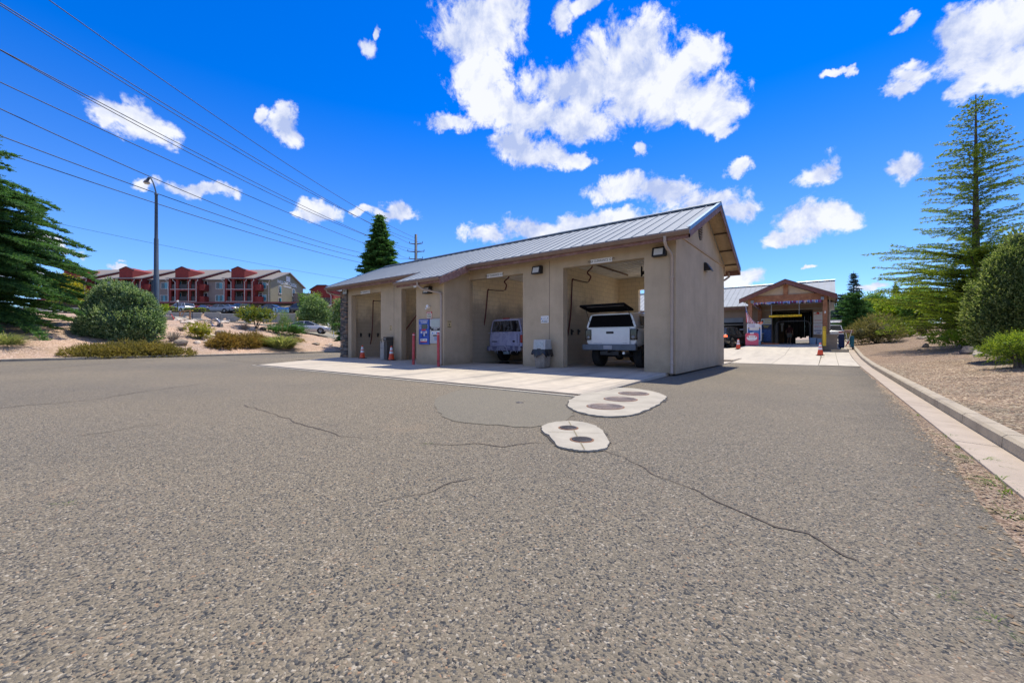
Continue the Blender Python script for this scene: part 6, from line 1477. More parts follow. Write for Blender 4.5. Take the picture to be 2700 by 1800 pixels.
    for s, x in ((-1, -1.62), (1, 1.55), (1, 3.3), (-1, -3.25)):
        lowv.tube([(a+x+s*.5-OA, d0-.25-OD, 8.05), (a+x+s*.42-OA, d0-.15-OD, 7.75), (a+x-OA, d0-.08-OD, 7.45), (a+x-OA, d0-.08-OD, -.8)], .075, 6)
    lowv.build('downpipe', M_PIPE, parent)
for a in (-63.9, -76.95, -90.0, -102.9): tower(apt, a)
for a in (-63.9, -76.95, -90.0):
    if a > -70:
        window(apt, -60.3, -58.6, 6.15, 7.55, DF-.04, [0, 1]); window(apt, -60.3, -58.6, 3.15, 4.6, DF-.04, [0, 1])
        window(apt, -60.3, -58.6, .5, 1.9, DF-.04, [0, 1])
    window(apt, a-6.6, a-5.1, 6.15, 7.55, DF-.005, [0, 1]); window(apt, a-4.1, a-3.35, 6.15, 7.55, DF-.005, [1])
    window(apt, a-6.7, a-4.7, 3.15, 4.5, DF-.005, [0, 1, 0, 1]); window(apt, a-4.2, a-3.4, 3.15, 4.5, DF-.005, [0, 1])
for d, z in ((99.4, 5.5), (105.6, 5.5), (99.4, 2.6), (105.6, 2.6)):
    window(apt, d, d+1.1, z, z+1.75, None, [0, 1] if d < 100 else [0, 0], AR+.035)
w_ = AB(); w_.bx(AR+.035, AR+.12, 102.6, 104.4, 8.85, 10.2); w_.build('gable_louvre', M_FRAMEW, apt)
M_END = Matrix.Translation((AR-OA+.05, 103.2-OD, 8.25)) @ Matrix.Rotation(PI/2, 4, 'Z') @ Matrix.Rotation(PI/2, 4, 'X')
text('lettering', 'WILLOW CREEK', 1.2, M_WHITE, apt, M_END, .05, sx=1.02)
w_ = AB(); w_.bx(AR+.035, AR+.06, 101.4, 105.0, 7.35, 7.6); w_.build('lettering_underline', M_FRAMEW, apt)
w_ = AB(); w_.tube([(AR-OA+.1, DF-.4-OD, EZ-.1), (AR-OA-.3, DF-.12-OD, EZ-.6), (AR-OA-.3, DF-.12-OD, -.8)], .08, 6); w_.build('downpipe', M_PIPE, apt)
AB().bx(AR-1.1, AR-.5, DF-.06, DF-.04, 6.9, 7.4).build('number_plate', M_WHITE, apt)
text('lettering', '2', .5, M_INK, apt, facing_front(AR-.8-OA, DF-.066-OD, 7.13), .01)
# second block to the right, mostly hidden by the trees
ap2 = thing('apartment_building', 'red and grey apartment block half hidden by trees beside the stone corner', 'apartment building', aw(-55, 112, 7.2), YAW)
OA, OD = -55.0, 112.0
AB().bx(-60, -48.5, 106, 120, -1, 6.4).build('wall', M_APGREY, ap2)
AB().bx(-49.5, -40, 110, 120, -1, 6.0).build('wing_wall', pm('pale_lap_siding', (.36, .36, .33), .85, 0, .08, 3), ap2)
m = AB(); m.prism([(-52.3-OA, -1), (-46.3-OA, -1), (-46.3-OA, 7.0), (-48.2-OA, 8.2), (-50.4-OA, 8.2), (-52.3-OA, 7.0)], 'y', 104.5-OD, 114-OD); m.build('tower_front', M_RED, ap2)
m = AB(); m.prism([(-52.5-OA, 7.0), (-50.4-OA, 8.2), (-48.2-OA, 8.2), (-46.1-OA, 7.0), (-46.1-OA, 7.2), (-48.1-OA, 8.42), (-50.5-OA, 8.42), (-52.5-OA, 7.2)], 'y', 104.2-OD, 114.2-OD); m.build('parapet_cap', M_DRED, ap2)
m = AB()
for z in (3.1,): m.bx(-51.3, -47.2, 104.4, 104.48, z, z+2.0)
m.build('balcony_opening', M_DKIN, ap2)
m = AB(); 
for x in (-51.7, -46.9): m.tube([(x+(-.5 if x < -50 else .5)*-1-OA, 104.2-OD, 6.3), (x-OA, 104.35-OD, 5.6), (x-OA, 104.35-OD, -.5)], .09, 6)
m.build('downpipe', M_PIPE, ap2)
m = AB(); roofpair(m, -48.4, -38, 110, 120, 115, 6.0, 8.2, .6); m.build('roof', M_SHING, ap2)
m = AB(); slp(m, [(-61-OA, 100.5-OD, 1.9), (-46.5-OA, 100.5-OD, 1.9), (-46.5-OA, 105.8-OD, 4.0), (-61-OA, 105.8-OD, 4.0)], .15); m.build('porch_roof', M_SHING, ap2)
m = AB(); m.prism([(-53.0-OA, -1), (-52.2-OA, -1), (-52.2-OA, 1.5), (-45.6-OA, 1.5), (-45.6-OA, 2.5), (-49-OA, 3.2), (-53-OA, 2.2)], 'y', 100.2-OD, 100.7-OD); m.build('porch_gable', M_RED, ap2)
AB().bx(-60.5, -53.2, 101.5, 105.9, -1, 1.8).build('porch_wall', M_APGREY, ap2)
window(ap2, -56.4, -54.2, -.6, 1.3, 101.45, [0]); window(ap2, -59.5, -57.5, -.3, 1.1, 101.45, [0, 1]); window(ap2, -47.3, -45, 3.0, 4.6, 109.95, [1])
OA, OD = -85.0, 103.0
# ---------------------------------------------------------------- carports, walls, hedges, cars on the hill
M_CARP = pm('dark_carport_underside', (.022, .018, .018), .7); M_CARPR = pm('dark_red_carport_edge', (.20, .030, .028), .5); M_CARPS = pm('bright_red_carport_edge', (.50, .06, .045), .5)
def hz(a, d): p = aw(a, d); return float(hill_z(p.x, p.y))
def at2(px, D): return (px-1350)/FPX*D
def pz(py, D): return EYE+(899-py)/FPX*D
def carport(px0, px1, D, py, dep, label, edge=M_CARPR, th=.30):
    a0, a1 = at2(px0, D), at2(px1, D); z = pz(py, D); c = aw((a0+a1)/2, D+dep/2); g = hz((a0+a1)/2, D+dep/2)
    t = thing('carport', label, 'carport', (c.x, c.y, g), YAW, 'long red-edged carports'); w = (a1-a0)/2; h = z-g
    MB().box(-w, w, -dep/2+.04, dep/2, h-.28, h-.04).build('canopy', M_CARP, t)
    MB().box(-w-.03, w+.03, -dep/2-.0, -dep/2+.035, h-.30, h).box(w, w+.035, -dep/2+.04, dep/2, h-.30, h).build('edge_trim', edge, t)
    n = max(2, int(w*2/6)); 
    for k in range(n):
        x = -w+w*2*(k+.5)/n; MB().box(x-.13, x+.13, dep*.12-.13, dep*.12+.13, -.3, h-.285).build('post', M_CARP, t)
carport(-10, 262, 79, 788, 6, 'carport roof on the far left, behind the big tree')
carport(352, 793, 77, 795.5, 6, 'long carport roof running right in front of the apartment towers')
carport(385, 566, 73, 804.5, 5, 'shorter lower carport in front of the long one', M_CARPS)
carport(765, 855, 86, 812, 6, 'carport in front of the half-hidden apartment block')
M_RWALL = concrete_mat('grey_retaining_wall', (.36, .34, .31), 0, (.18, .17, .16), .5, .5); M_RCAP = pm('pale_wall_cap', (.52, .49, .44), .8, 0, .1, 3)
def rwall(px0, px1, D, pyt, pyb, label):
    a0, a1 = at2(px0, D), at2(px1, D); zt, zb = pz(pyt, D), pz(pyb, D)-.5; c = aw((a0+a1)/2, D)
    t = thing('retaining_wall', label, 'retaining wall', (c.x, c.y, zb), YAW, 'grey retaining walls on the hill'); w = (a1-a0)/2
    MB().box(-w, w, -.1, .2, 0, zt-zb-.12).build('wall_face', M_RWALL, t); MB().box(-w-.02, w+.02, -.13, .22, zt-zb-.119, zt-zb).build('cap', M_RCAP, t)
rwall(-60, 235, 62.4, 811, 821, 'grey retaining wall behind the big dark tree on the left')
rwall(422, 449, 62.2, 819, 828, 'short stepped retaining wall just right of the lamp post'); rwall(449, 531, 62.3, 824, 832, 'retaining wall below the clipped hedges')
rwall(540, 580, 62.3, 823, 834, 'retaining wall right of the hedges, behind the metal hoop'); rwall(580, 690, 62.4, 826.5, 838, 'retaining wall behind the yellow-green holly bush')
rwall(690, 782, 60.5, 826, 841, 'retaining wall under the banner'); rwall(772, 782, 60.1, 826, 842, 'pale end pier of the retaining wall under the banner')
# parking kerb stops in the lower bays
for k, (x0, x1, y) in enumerate(((432, 452, 828), (463, 490, 829.5), (498, 531, 831.5), (578, 605, 836), (617, 645, 838))):
    D = 60-k*.4; a0, a1 = at2(x0, D), at2(x1, D); c = aw((a0+a1)/2, D); t = MB().box(-(a1-a0)/2, (a1-a0)/2, -.12, .12, -.05, .16).build('parking_stop', M_RCAP)
    place(t, (c.x, c.y, hz((a0+a1)/2, D)+.10), YAW); tag(t, ['pale parking stop next to the lamp post', 'pale parking stop under the left hedge', 'pale parking stop below the right hedge', 'pale parking stop right of the metal hoop', 'pale parking stop left of the holly bush'][k], 'parking stop', 'pale parking stops in the upper lot')
# cars under the carports and on the upper road
def hillcar(px, D, kind, pnt, rz, label, L_=4.6, name='parked_car', dz=.1):
    a = at2(px, D); c = aw(a, D); return car(name, label, 'car', kind, pnt, (c.x, c.y, hz(a, D)+dz), YAW+R_(rz), 'cars parked on the hill', L_, 1.85, True, False, False)
hillcar(478, 70, 'suv', M_PSILV, 70, 'silver hatchback parked under the carport behind the globe lamp', 4.7)
hillcar(546, 74, 'sedan', M_PDARK, 20, 'dark blue car under the carport right of the second hedge')
hillcar(578, 71, 'sedan', M_PBLUEG, 95, 'blue-grey car under the carport left of the holly bush')
hillcar(607, 72, 'sedan', M_PBLUEG, 60, 'second blue-grey car tucked just behind the holly bush')
hillcar(632, 73, 'suv', M_PDARK, 60, 'dark wagon under the carport above the holly bush')
hillcar(712, 70, 'sedan', M_PDARK, 80, 'dark car peeping out left of the blue banner')
hillcar(790, 70, 'suv', M_PDARK, 85, 'dark blue wagon to the right of the blue banner')
hillcar(812, 47.3, 'sedan', M_PSILV, -72, 'silver sedan driving along the upper road behind the yellow-green bush', 4.85, 'silver_sedan', .05)
# hedges
# banner, small signs
def hill_thing(name, label, cat, px, D, dz=0.0, group=None): a = at2(px, D); c = aw(a, D); return thing(name, label, cat, (c.x, c.y, hz(a, D)+dz), YAW, group)
D = 62; t = hill_thing('banner', 'blue and pale green banner reading MOVE IN SPECIAL on the upper wall', 'banner', 741, D); g = t.location.z; z0, z1 = pz(825, D)-g, pz(811, D)-g; w = (762-720)/FPX*D/2
MB().box(-w, w, -.03, 0, z0, z1).build('cloth', pm('banner_cloth', (.28, .48, .55), .6, 0, .35, 1.2), t)
MB().box(-w*.45, w*.98, -.034, -.031, z0+(z1-z0)*.72, z1-.02).build('blue_band', pm('banner_blue', (.01, .24, .70), .6), t); MB().box(-w*.98, w, -.034, -.031, z0, z0+.08).build('green_strip', pm('banner_green', (.06, .16, .04), .6), t)
text('lettering', 'MOVE IN', .30, M_INK, t, facing_front(.25, -.035, z0+(z1-z0)*.62), .01, sx=1.1); text('lettering', 'SPECIAL', .38, M_INK, t, facing_front(.3, -.035, z0+(z1-z0)*.30), .01, sx=1.1)
MB().prism([(-w*.72, z0+.2), (-w*.62, z0+.1), (-w*.55, z0+.35), (-w*.62, z1-.15), (-w*.78, z1-.1)], 'y', -.036, -.031).build('figure_print', pm('banner_purple', (.10, .08, .2), .6), t)
for x in (-w, w): MB().tube([(x, .03, -.2), (x, .03, z1+.05)], .03, 6).build('stake', M_BLK, t)
t = hill_thing('notice_sign', 'small white notice on the retaining wall under the banner', 'sign', 724, 60.3); MB().box(-.12, .12, -.02, 0, pz(832, 60.3)-t.location.z, pz(826.5, 60.3)-t.location.z).build('panel', M_WHITE, t); MB().tube([(0, .02, -.2), (0, .02, pz(830, 60.3)-t.location.z)], .02, 6).build('post', M_RIM, t)
t = hill_thing('parking_sign', 'small blue parking sign on a thin post near the silver sedan', 'sign', 814, 64); g = t.location.z
MB().box(-.16, .16, -.02, 0, pz(824, 64)-g, pz(818, 64)-g).build('panel', pm('parking_blue', (.10, .25, .62), .5), t); MB().tube([(0, .02, -.2), (0, .02, pz(819, 64)-g)], .025, 6).build('post', M_RIM, t)
t = hill_thing('realty_sign', 'red and white hanging board sign beside the stone corner', 'sign', 887, 52); g = t.location.z
z0, z1 = pz(827, 52)-g, pz(816, 52)-g; w = .30
MB().box(-w, w, -.03, 0, z0, z1).build('red_board', pm('sign_red', (.45, .03, .03), .5), t); MB().box(-w, w, -.03, 0, pz(835, 52)-g, z0-.02).build('white_board', M_WHITE, t)
m = MB(); lines(m, -w*.7, w*.7, z0+(z1-z0)*.6, .07, -.031, 5); lines(m, -w*.7, w*.7, z0+(z1-z0)*.3, .06, -.031, 6); m.build('lettering', M_WHITE, t, recalc=False)
for x in (-w-.05, w+.05): MB().box(x-.04, x+.04, -.04, .04, -.3, z1+.03).build('post', M_WHITE, t)
t = hill_thing('leaning_pole', 'short white pole leaning beside the red and white sign', 'pole', 869, 56); MB().tube([(-.25, 0, .6), (.15, 0, -.2)], .06, 8).build('pole', M_WHITE, t); t.location.z += 1.9-.9
# globe lamp, wooden barrier, stake, metal hoop
t = hill_thing('globe_lamp', 'small lamp post with a white globe between the clipped hedges', 'lamp post', 468.5, 64); g = t.location.z
MB().lathe([(.10, -.2), (.06, .3), (.05, pz(798, 64)-g), (.10, pz(797.5, 64)-g)], (0, 0, 0), 12).build('post', M_RAIL, t); MB().ell((0, 0, pz(794.5, 64)-g), (.17, .17, .17)).build('globe', pm('white_globe', (.8, .8, .78), .3), t)
M_WOOD = pm('weathered_post_wood', (.34, .20, .11), .9, 0, .25, 6, .4, 30)
D = 42; t = hill_thing('wooden_barrier', 'rough wooden post-and-rail frame at the crest of the gravel slope', 'barrier', 487, D); g = t.location.z
l, r_ = at2(474.5, D)-at2(487, D), at2(501, D)-at2(487, D); m = MB()
m.tube([(l, 0, -.2), (l, 0, pz(821, D)-g)], .06, 8); m.build('post', M_WOOD, t); m = MB(); m.tube([(r_, 0, -.2), (r_, 0, pz(817.5, D)-g)], .07, 8); m.build('post', M_WOOD, t)
m = MB(); m.tube([(l-.05, -.05, pz(822, D)-g), (r_+.05, -.05, pz(818.5, D)-g)], .04, 8); m.build('rail', M_WOOD, t); m = MB(); m.tube([(l+.05, -.03, .1), (l+.5, -.03, pz(821, D)-g)], .035, 8); m.build('brace', M_WOOD, t)
t = hill_thing('marker_stake', 'thin dark stake with a yellow top right of the wooden frame', 'stake', 507, 43); MB().tube([(0, 0, -.2), (0, 0, pz(820, 43)-t.location.z)], .035, 6).build('stake', M_RAIL, t); MB().box(-.06, .06, -.06, .06, pz(820, 43)-t.location.z, pz(817.6, 43)-t.location.z).build('cap', pm('stake_yellow', (.6, .40, .05), .6), t)
D = 38; t = hill_thing('metal_hoop', 'tilted galvanised metal hoop standing beside a dark block on the slope', 'metal hoop', 568, D); t.location.z -= .02
m = MB(); R1 = .37; n = 40; v = []
for k in range(n):
    a = 2*PI*k/n
    for rr, y in ((R1, -.26), (R1, .26), (R1-.05, .26), (R1-.05, -.26)): v.append((rr*math.cos(a)*.95, y, R1+rr*math.sin(a)))
m.add(v, [(k*4+j, k*4+(j+1) % 4, ((k+1) % n)*4+(j+1) % 4, ((k+1) % n)*4+j) for k in range(n) for j in range(4)], 0, True)
M_GALV = pm('galvanised_steel', (.50, .51, .56), .35, .6, .2, 4); m.v = [tuple(Matrix.Rotation(R_(25), 3, 'Z') @ Vector(p)) for p in m.v]; m.build('hoop', M_GALV, t)
MB().beam((.05, -.12, .72), (.50, -.1, .28), .10, .16).build('strap', M_GALV, t); MB().prism([(.32, -.1), (.66, -.1), (.60, .24), (.36, .24)], 'y', -.25, .15).build('block', pm('dark_block', (.10, .10, .10), .8), t); MB().box(.44, .52, -.1, .0, .24, .40).build('bolt', M_BLK, t)
t = hill_thing('culvert_slab', 'pale concrete culvert slab with a red tipped tool by the juniper', 'culvert', 452, 40); MB().prism([(-1.1, -.2), (1.0, -.2), (.75, .30), (.35, .36), (-1.1, .34)], 'y', -.5, .5).build('slab', M_PAD, t); MB().box(-.9, -.1, -.52, -.501, .02, .2).build('dark_mouth', M_BLK, t); MB().tube([(.45, -.55, .55), (.72, -.6, .1)], .03, 6).ell((.74, -.6, .08), (.08, .06, .06), 8, 6).build('tool', M_REDI, t)
# ---------------------------------------------------------------- tall lamp post, power pole and lines
M_POLE = pm('blue_grey_steel_pole', (.055, .09, .13), .7, .1, .12, 1.5, dirt=(.10, .13, .16), dscale=.8)
D = 33.5; a = at2(412, D); c = aw(a, D); lp = thing('lamp_post', 'tall blue-grey steel lamp post with a curved arm behind the juniper', 'lamp post', (c.x, c.y, hz(a, D)-.1), YAW); g = lp.location.z
H = lambda py: pz(py, D)-g
MB().lathe([(.20, 0), (.185, H(725)), (.165, H(724)), (.15, H(630)), (.125, H(628)), (.10, H(515)), (.13, H(514)), (.13, H(511)), (.05, H(510))], (0, 0, 0), 16).build('pole', M_POLE, lp)
u = D/FPX
MB().tube([(0, 0, H(511)), (-3*u, 0, H(498)), (-8*u, 0, H(482)), (-14*u, 0, H(470)), (-19*u, 0, H(469)), (-23*u, 0, H(475))], [.05, .05, .05, .06, .09, .10], 8).build('arm', M_POLE, lp)
m = MB(); m.lathe([(.06, .15), (.14, .10), (.22, -.08), (.24, -.12), (0, -.13)], (-25*u, 0, H(479)), 16); hd = m.build('lamp_head', pm('bronze_lamp_hood', (.17, .15, .13), .4, .4, .2, 8), lp); m = MB(); m.lathe([(.21, -.131), (.16, -.2), (0, -.22)], (-25*u, 0, H(479)), 16); m.build('lens', M_GLASSL, hd)
MB().box(-.34, -.20, -.08, .08, H(770), H(740)).build('meter_box', M_POLE, lp)
D = 110.0; a = at2(1096.7, D); c = aw(a, D); up = thing('utility_pole', 'dark steel utility pole with three tiers of upswept crossarms behind the roof', 'utility pole', (c.x, c.y, 0), YAW)
MB().lathe([(.62, -1), (.36, pz(618, D)), (0, pz(617.7, D))], (0, 0, 0), 14).build('pole', M_POLE, up)
uu = D/FPX; TIPS = []
for y, yt, hw in ((644, 641.5, 17), (664, 662.5, 21.5), (684, 681.5, 17.5)):
    ar = MB()
    for s in (-1, 1):
        ar.tube([(0, 0, pz(y, D)), (s*hw*uu, 0, pz(yt, D))], [.18, .10], 8); ar.tube([(s*hw*uu, 0, pz(yt, D)), (s*hw*uu, 0, pz(yt, D)+.5)], .09, 6)
        TIPS.append((c+Vector((s*hw*uu*RX, s*hw*uu*RY, pz(yt, D)-.2)), s))
    ar.build('crossarm', M_POLE, up)
M_WIRE = pm('power_line', (.018, .024, .034), .6)
def wire(pts, Ds, label, r=.018, group='power lines crossing the sky'):
    """line through photo-measured sightings, each at its own distance along the span; smooth sagging curve"""
    P = [atD(x, y, d) for (x, y), d in zip(pts, Ds)]
    # fit z as a parabola along the plan line
    p0, p1 = P[0], P[-1]; d = Vector((p1.x-p0.x, p1.y-p0.y, 0)); ln = d.length; d.normalize()
    t = np.array([(Vector((p.x-p0.x, p.y-p0.y, 0))).dot(d)/ln for p in P]); z = np.array([p.z for p in P]); co = np.polyfit(t, z, 2)
    q = [Vector((p0.x+d.x*ln*k, p0.y+d.y*ln*k, float(np.polyval(co, k)))) for k in np.linspace(0, 1.25, 60)]
    return tag(MB().tube(q, r, 6, 0, False).build('power_line', M_WIRE), label, 'power line', group)
def chainD(pts, d0, dend, n):    # distances so that the plan track is straight between the pole and the near end
    A = atD(*pts[0], d0); B = atD(*pts[-1], dend); o = []
    for x, y in pts:
        r = ray(x, y); den = r[0]*(B.y-A.y)-r[1]*(B.x-A.x)
        o.append((A.x*(B.y-A.y)-A.y*(B.x-A.x))/den)
    return o
LINES = [([(1094, 627), (989, 574), (679, 383), (436, 213), (126, 0)], 31, 'topmost power line, leaving the frame at the upper edge', .036),
         ([(1079, 642), (921, 558), (582, 369), (339, 212), (0, 8)], 29, 'upper line of the twin pair entering at the top left corner', .036),
         ([(1114, 642), (930, 566), (582, 376), (339, 220), (0, 18)], 30, 'lower line of the twin pair entering at the top left corner', .036),
         ([(1075, 663), (970, 621), (727, 508), (500, 396), (291, 283), (0, 131)], 30, 'upper line of the second twin pair from the top', .036),
         ([(1118, 663), (975, 628), (727, 513), (500, 402), (291, 290), (0, 139)], 31, 'lower line of the second twin pair from the top', .036),
         ([(1079, 682), (970, 645), (800, 578), (582, 485), (300, 356), (0, 216)], 30, 'single power line passing midway between the twin pairs and the lamp head', .036),
         ([(1113, 682), (955, 672), (780, 615), (600, 548), (378, 451), (0, 297)], 30, 'power line crossing right above the lamp post arm', .036),
         ([(1100, 705), (955, 681), (780, 634), (600, 575), (407, 502), (0, 363)], 30, 'power line crossing the lamp post just at the arm', .036),
         ([(1100, 718), (950, 693), (780, 648), (600, 596), (410, 536), (0, 399)], 30, 'lowest of the dark power lines, crossing below the lamp arm', .036)]
for pts, dn, lb, r_ in LINES: wire(pts, chainD(pts, 110, dn, 5), lb, r_)
pts = [(930, 738), (660, 694), (412, 640), (109, 579), (0, 558)]
tag(wire(pts, chainD(pts, 85, 52, 5), 'thin pale blue cable low across the sky above the apartments', .03), cat='cable').data.materials[0] = pm('pale_blue_cable', (.03, .20, .36), .6)
# two birds are too small to read; thin wire fence on the hill edge omitted
# ---------------------------------------------------------------- vegetation
CORE = {}
def fol_mat(name, cols, tr=.36, gl=.25):
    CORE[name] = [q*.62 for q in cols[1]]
    m, nt = newmat(name); g = N(nt, 'ShaderNodeNewGeometry'); v = coords(nt)
    n = len(cols); c = ramp(nt, g.outputs['Random Per Island'], [(i/(n-1), q) for i, q in enumerate(cols)]).outputs[0]
    nz = noise(nt, v, .9, 3); c = mixc(nt, 1.0, c, ramp(nt, nz.outputs[0], [(.3, (.72, .78, .74)), (.7, (1.25, 1.18, 1.05))]).outputs[0], 'MULTIPLY')
    b = N(nt, 'ShaderNodeBsdfPrincipled'); L(nt, c, b.inputs['Base Color']); setin(b, Roughness=.6); b.inputs['Specular IOR Level'].default_value = gl
    t = N(nt, 'ShaderNodeBsdfTranslucent'); L(nt, mixc(nt, 1.0, c, (1.25, 1.3, .7), 'MULTIPLY'), t.inputs[0])
    mx = N(nt, 'ShaderNodeMixShader'); mx.inputs[0].default_value = tr; L(nt, b.outputs[0], mx.inputs[1]); L(nt, t.outputs[0], mx.inputs[2])
    out(nt, mx.outputs[0]); return m
M_BARK = pm('grey_brown_bark', (.10, .078, .06), .95, 0, .3, 9, .8, 25); M_TWIG = pm('dark_twigs', (.055, .042, .03), .95, 0, .3, 8)
M_DEADT = pm('silver_dead_twigs', (.30, .26, .21), .9, 0, .3, 10)
F_CEDAR = fol_mat('cedar_needles', [(0.038, 0.099, 0.042), (0.067, 0.162, 0.057), (0.104, 0.228, 0.072), (0.142, 0.266, 0.095)])
F_CEDY = fol_mat('sunlit_cedar_needles', [(.06, .12, .025), (.15, .23, .034), (.28, .36, .04), (.42, .48, .06)], .5)
F_JUN = fol_mat('grey_green_juniper', [(.030, .075, .036), (.12, .21, .10), (.28, .38, .22), (.52, .62, .46)], .5)
F_JUN2 = fol_mat('olive_juniper', [(.035, .070, .022), (.11, .17, .05), (.24, .30, .10), (.44, .48, .26)], .5)
F_OLIVE = fol_mat('olive_ground_juniper', [(0.123, 0.109, 0.032), (0.217, 0.181, 0.051), (0.304, 0.246, 0.072), (0.174, 0.167, 0.051), (0.392, 0.304, 0.109)])
F_BROWN = fol_mat('rusty_ground_cover', [(0.140, 0.084, 0.028), (0.266, 0.161, 0.042), (0.336, 0.224, 0.063), (0.210, 0.175, 0.049), (0.406, 0.280, 0.098)])
F_YEL = fol_mat('yellow_green_leaves', [(0.150, 0.210, 0.021), (0.300, 0.315, 0.027), (0.480, 0.405, 0.030), (0.225, 0.255, 0.030)], .35)
F_HOLLY = fol_mat('glossy_holly_leaves', [(.025, .07, .015), (.06, .13, .02), (.24, .27, .02), (.48, .44, .03)], .35, .5)
F_DKG = fol_mat('deep_green_mound', [(0.032, 0.099, 0.014), (0.054, 0.171, 0.018), (0.090, 0.252, 0.025)], .25)
F_LEAF = fol_mat('fresh_green_leaves', [(0.070, 0.149, 0.032), (0.123, 0.245, 0.044), (0.193, 0.333, 0.061), (0.298, 0.438, 0.105)], .35)
F_PALE = fol_mat('pale_willow_leaves', [(0.088, 0.152, 0.064), (0.152, 0.248, 0.093), (0.240, 0.352, 0.144), (0.352, 0.448, 0.224)], .35)
F_LIME = fol_mat('lime_leaves', [(0.105, 0.180, 0.018), (0.195, 0.300, 0.024), (0.300, 0.390, 0.033), (0.405, 0.465, 0.053)], .4)
F_BLUE = fol_mat('blue_spruce_needles', [(0.060, 0.111, 0.119), (0.102, 0.170, 0.178), (0.170, 0.255, 0.264)], .15)
F_GRN = fol_mat('mid_green_needles', [(0.048, 0.123, 0.042), (0.085, 0.199, 0.057), (0.142, 0.285, 0.080)])
F_TAN = fol_mat('tan_green_bush', [(0.090, 0.098, 0.033), (0.165, 0.165, 0.060), (0.285, 0.247, 0.112), (0.390, 0.330, 0.165)])
F_GRASS = fol_mat('pale_grass_blades', [(.14, .19, .07), (.26, .30, .13), (.46, .44, .24), (.10, .15, .04), (.36, .36, .2)], .45)
F_STRAW = fol_mat('straw_grass', [(0.450, 0.360, 0.150), (0.360, 0.300, 0.105), (0.270, 0.270, 0.075)], .35)
F_WEED = fol_mat('weed_blades', [(0.072, 0.156, 0.024), (0.132, 0.228, 0.036), (0.204, 0.276, 0.060)], .35)
def unit(a): return a/np.maximum(np.linalg.norm(a, axis=-1, keepdims=True), 1e-9)
def rnd_dir(n): return unit(rng.normal(size=(n, 3)))
def leafquads(P, Dv, Ln, Wd):
    """diamond leaf faces: base, side, tip, side"""
    n = len(P); Dv = unit(Dv); s = unit(np.cross(Dv, rnd_dir(n))); Ln = np.broadcast_to(np.asarray(Ln, float), (n,))[:, None]; Wd = np.broadcast_to(np.asarray(Wd, float), (n,))[:, None]
    m = P+Dv*Ln*.5
    v = np.stack([P, m+s*Wd*.5, P+Dv*Ln, m-s*Wd*.5], 1).reshape(-1, 3)
    return v, np.arange(n*4).reshape(-1, 4)
def plumes(P, Dv, L0, k, ll, lw, open_=.75):
    n = len(P); Dv = unit(Dv); t = (np.arange(k)+.5)/k
    pos = P[:, None, :]+Dv[:, None, :]*(L0[:, None]*t[None, :])[..., None]
    side = unit(np.cross(np.repeat(Dv[:, None, :], k, 1).reshape(-1, 3), rnd_dir(n*k)))
    d = np.repeat(Dv[:, None, :], k, 1).reshape(-1, 3)*.8+side*open_*(1-.45*np.tile(t, n))[:, None]
    sc = (1-.45*np.tile(t, n))*rng.uniform(.75, 1.25, n*k)
    return leafquads(pos.reshape(-1, 3), d, ll*sc, lw*sc)
def joinq(parts):
    V = []; Fq = []; o = 0
    for v, f in parts: V.append(v); Fq.append(f+o); o += len(v)
    return np.concatenate(V), np.concatenate(Fq)
def plant(name, label, cat, loc, group=None): return thing(name, label, cat, tuple(loc), 0, group)
def gz_(x, y): return ground(x, y)
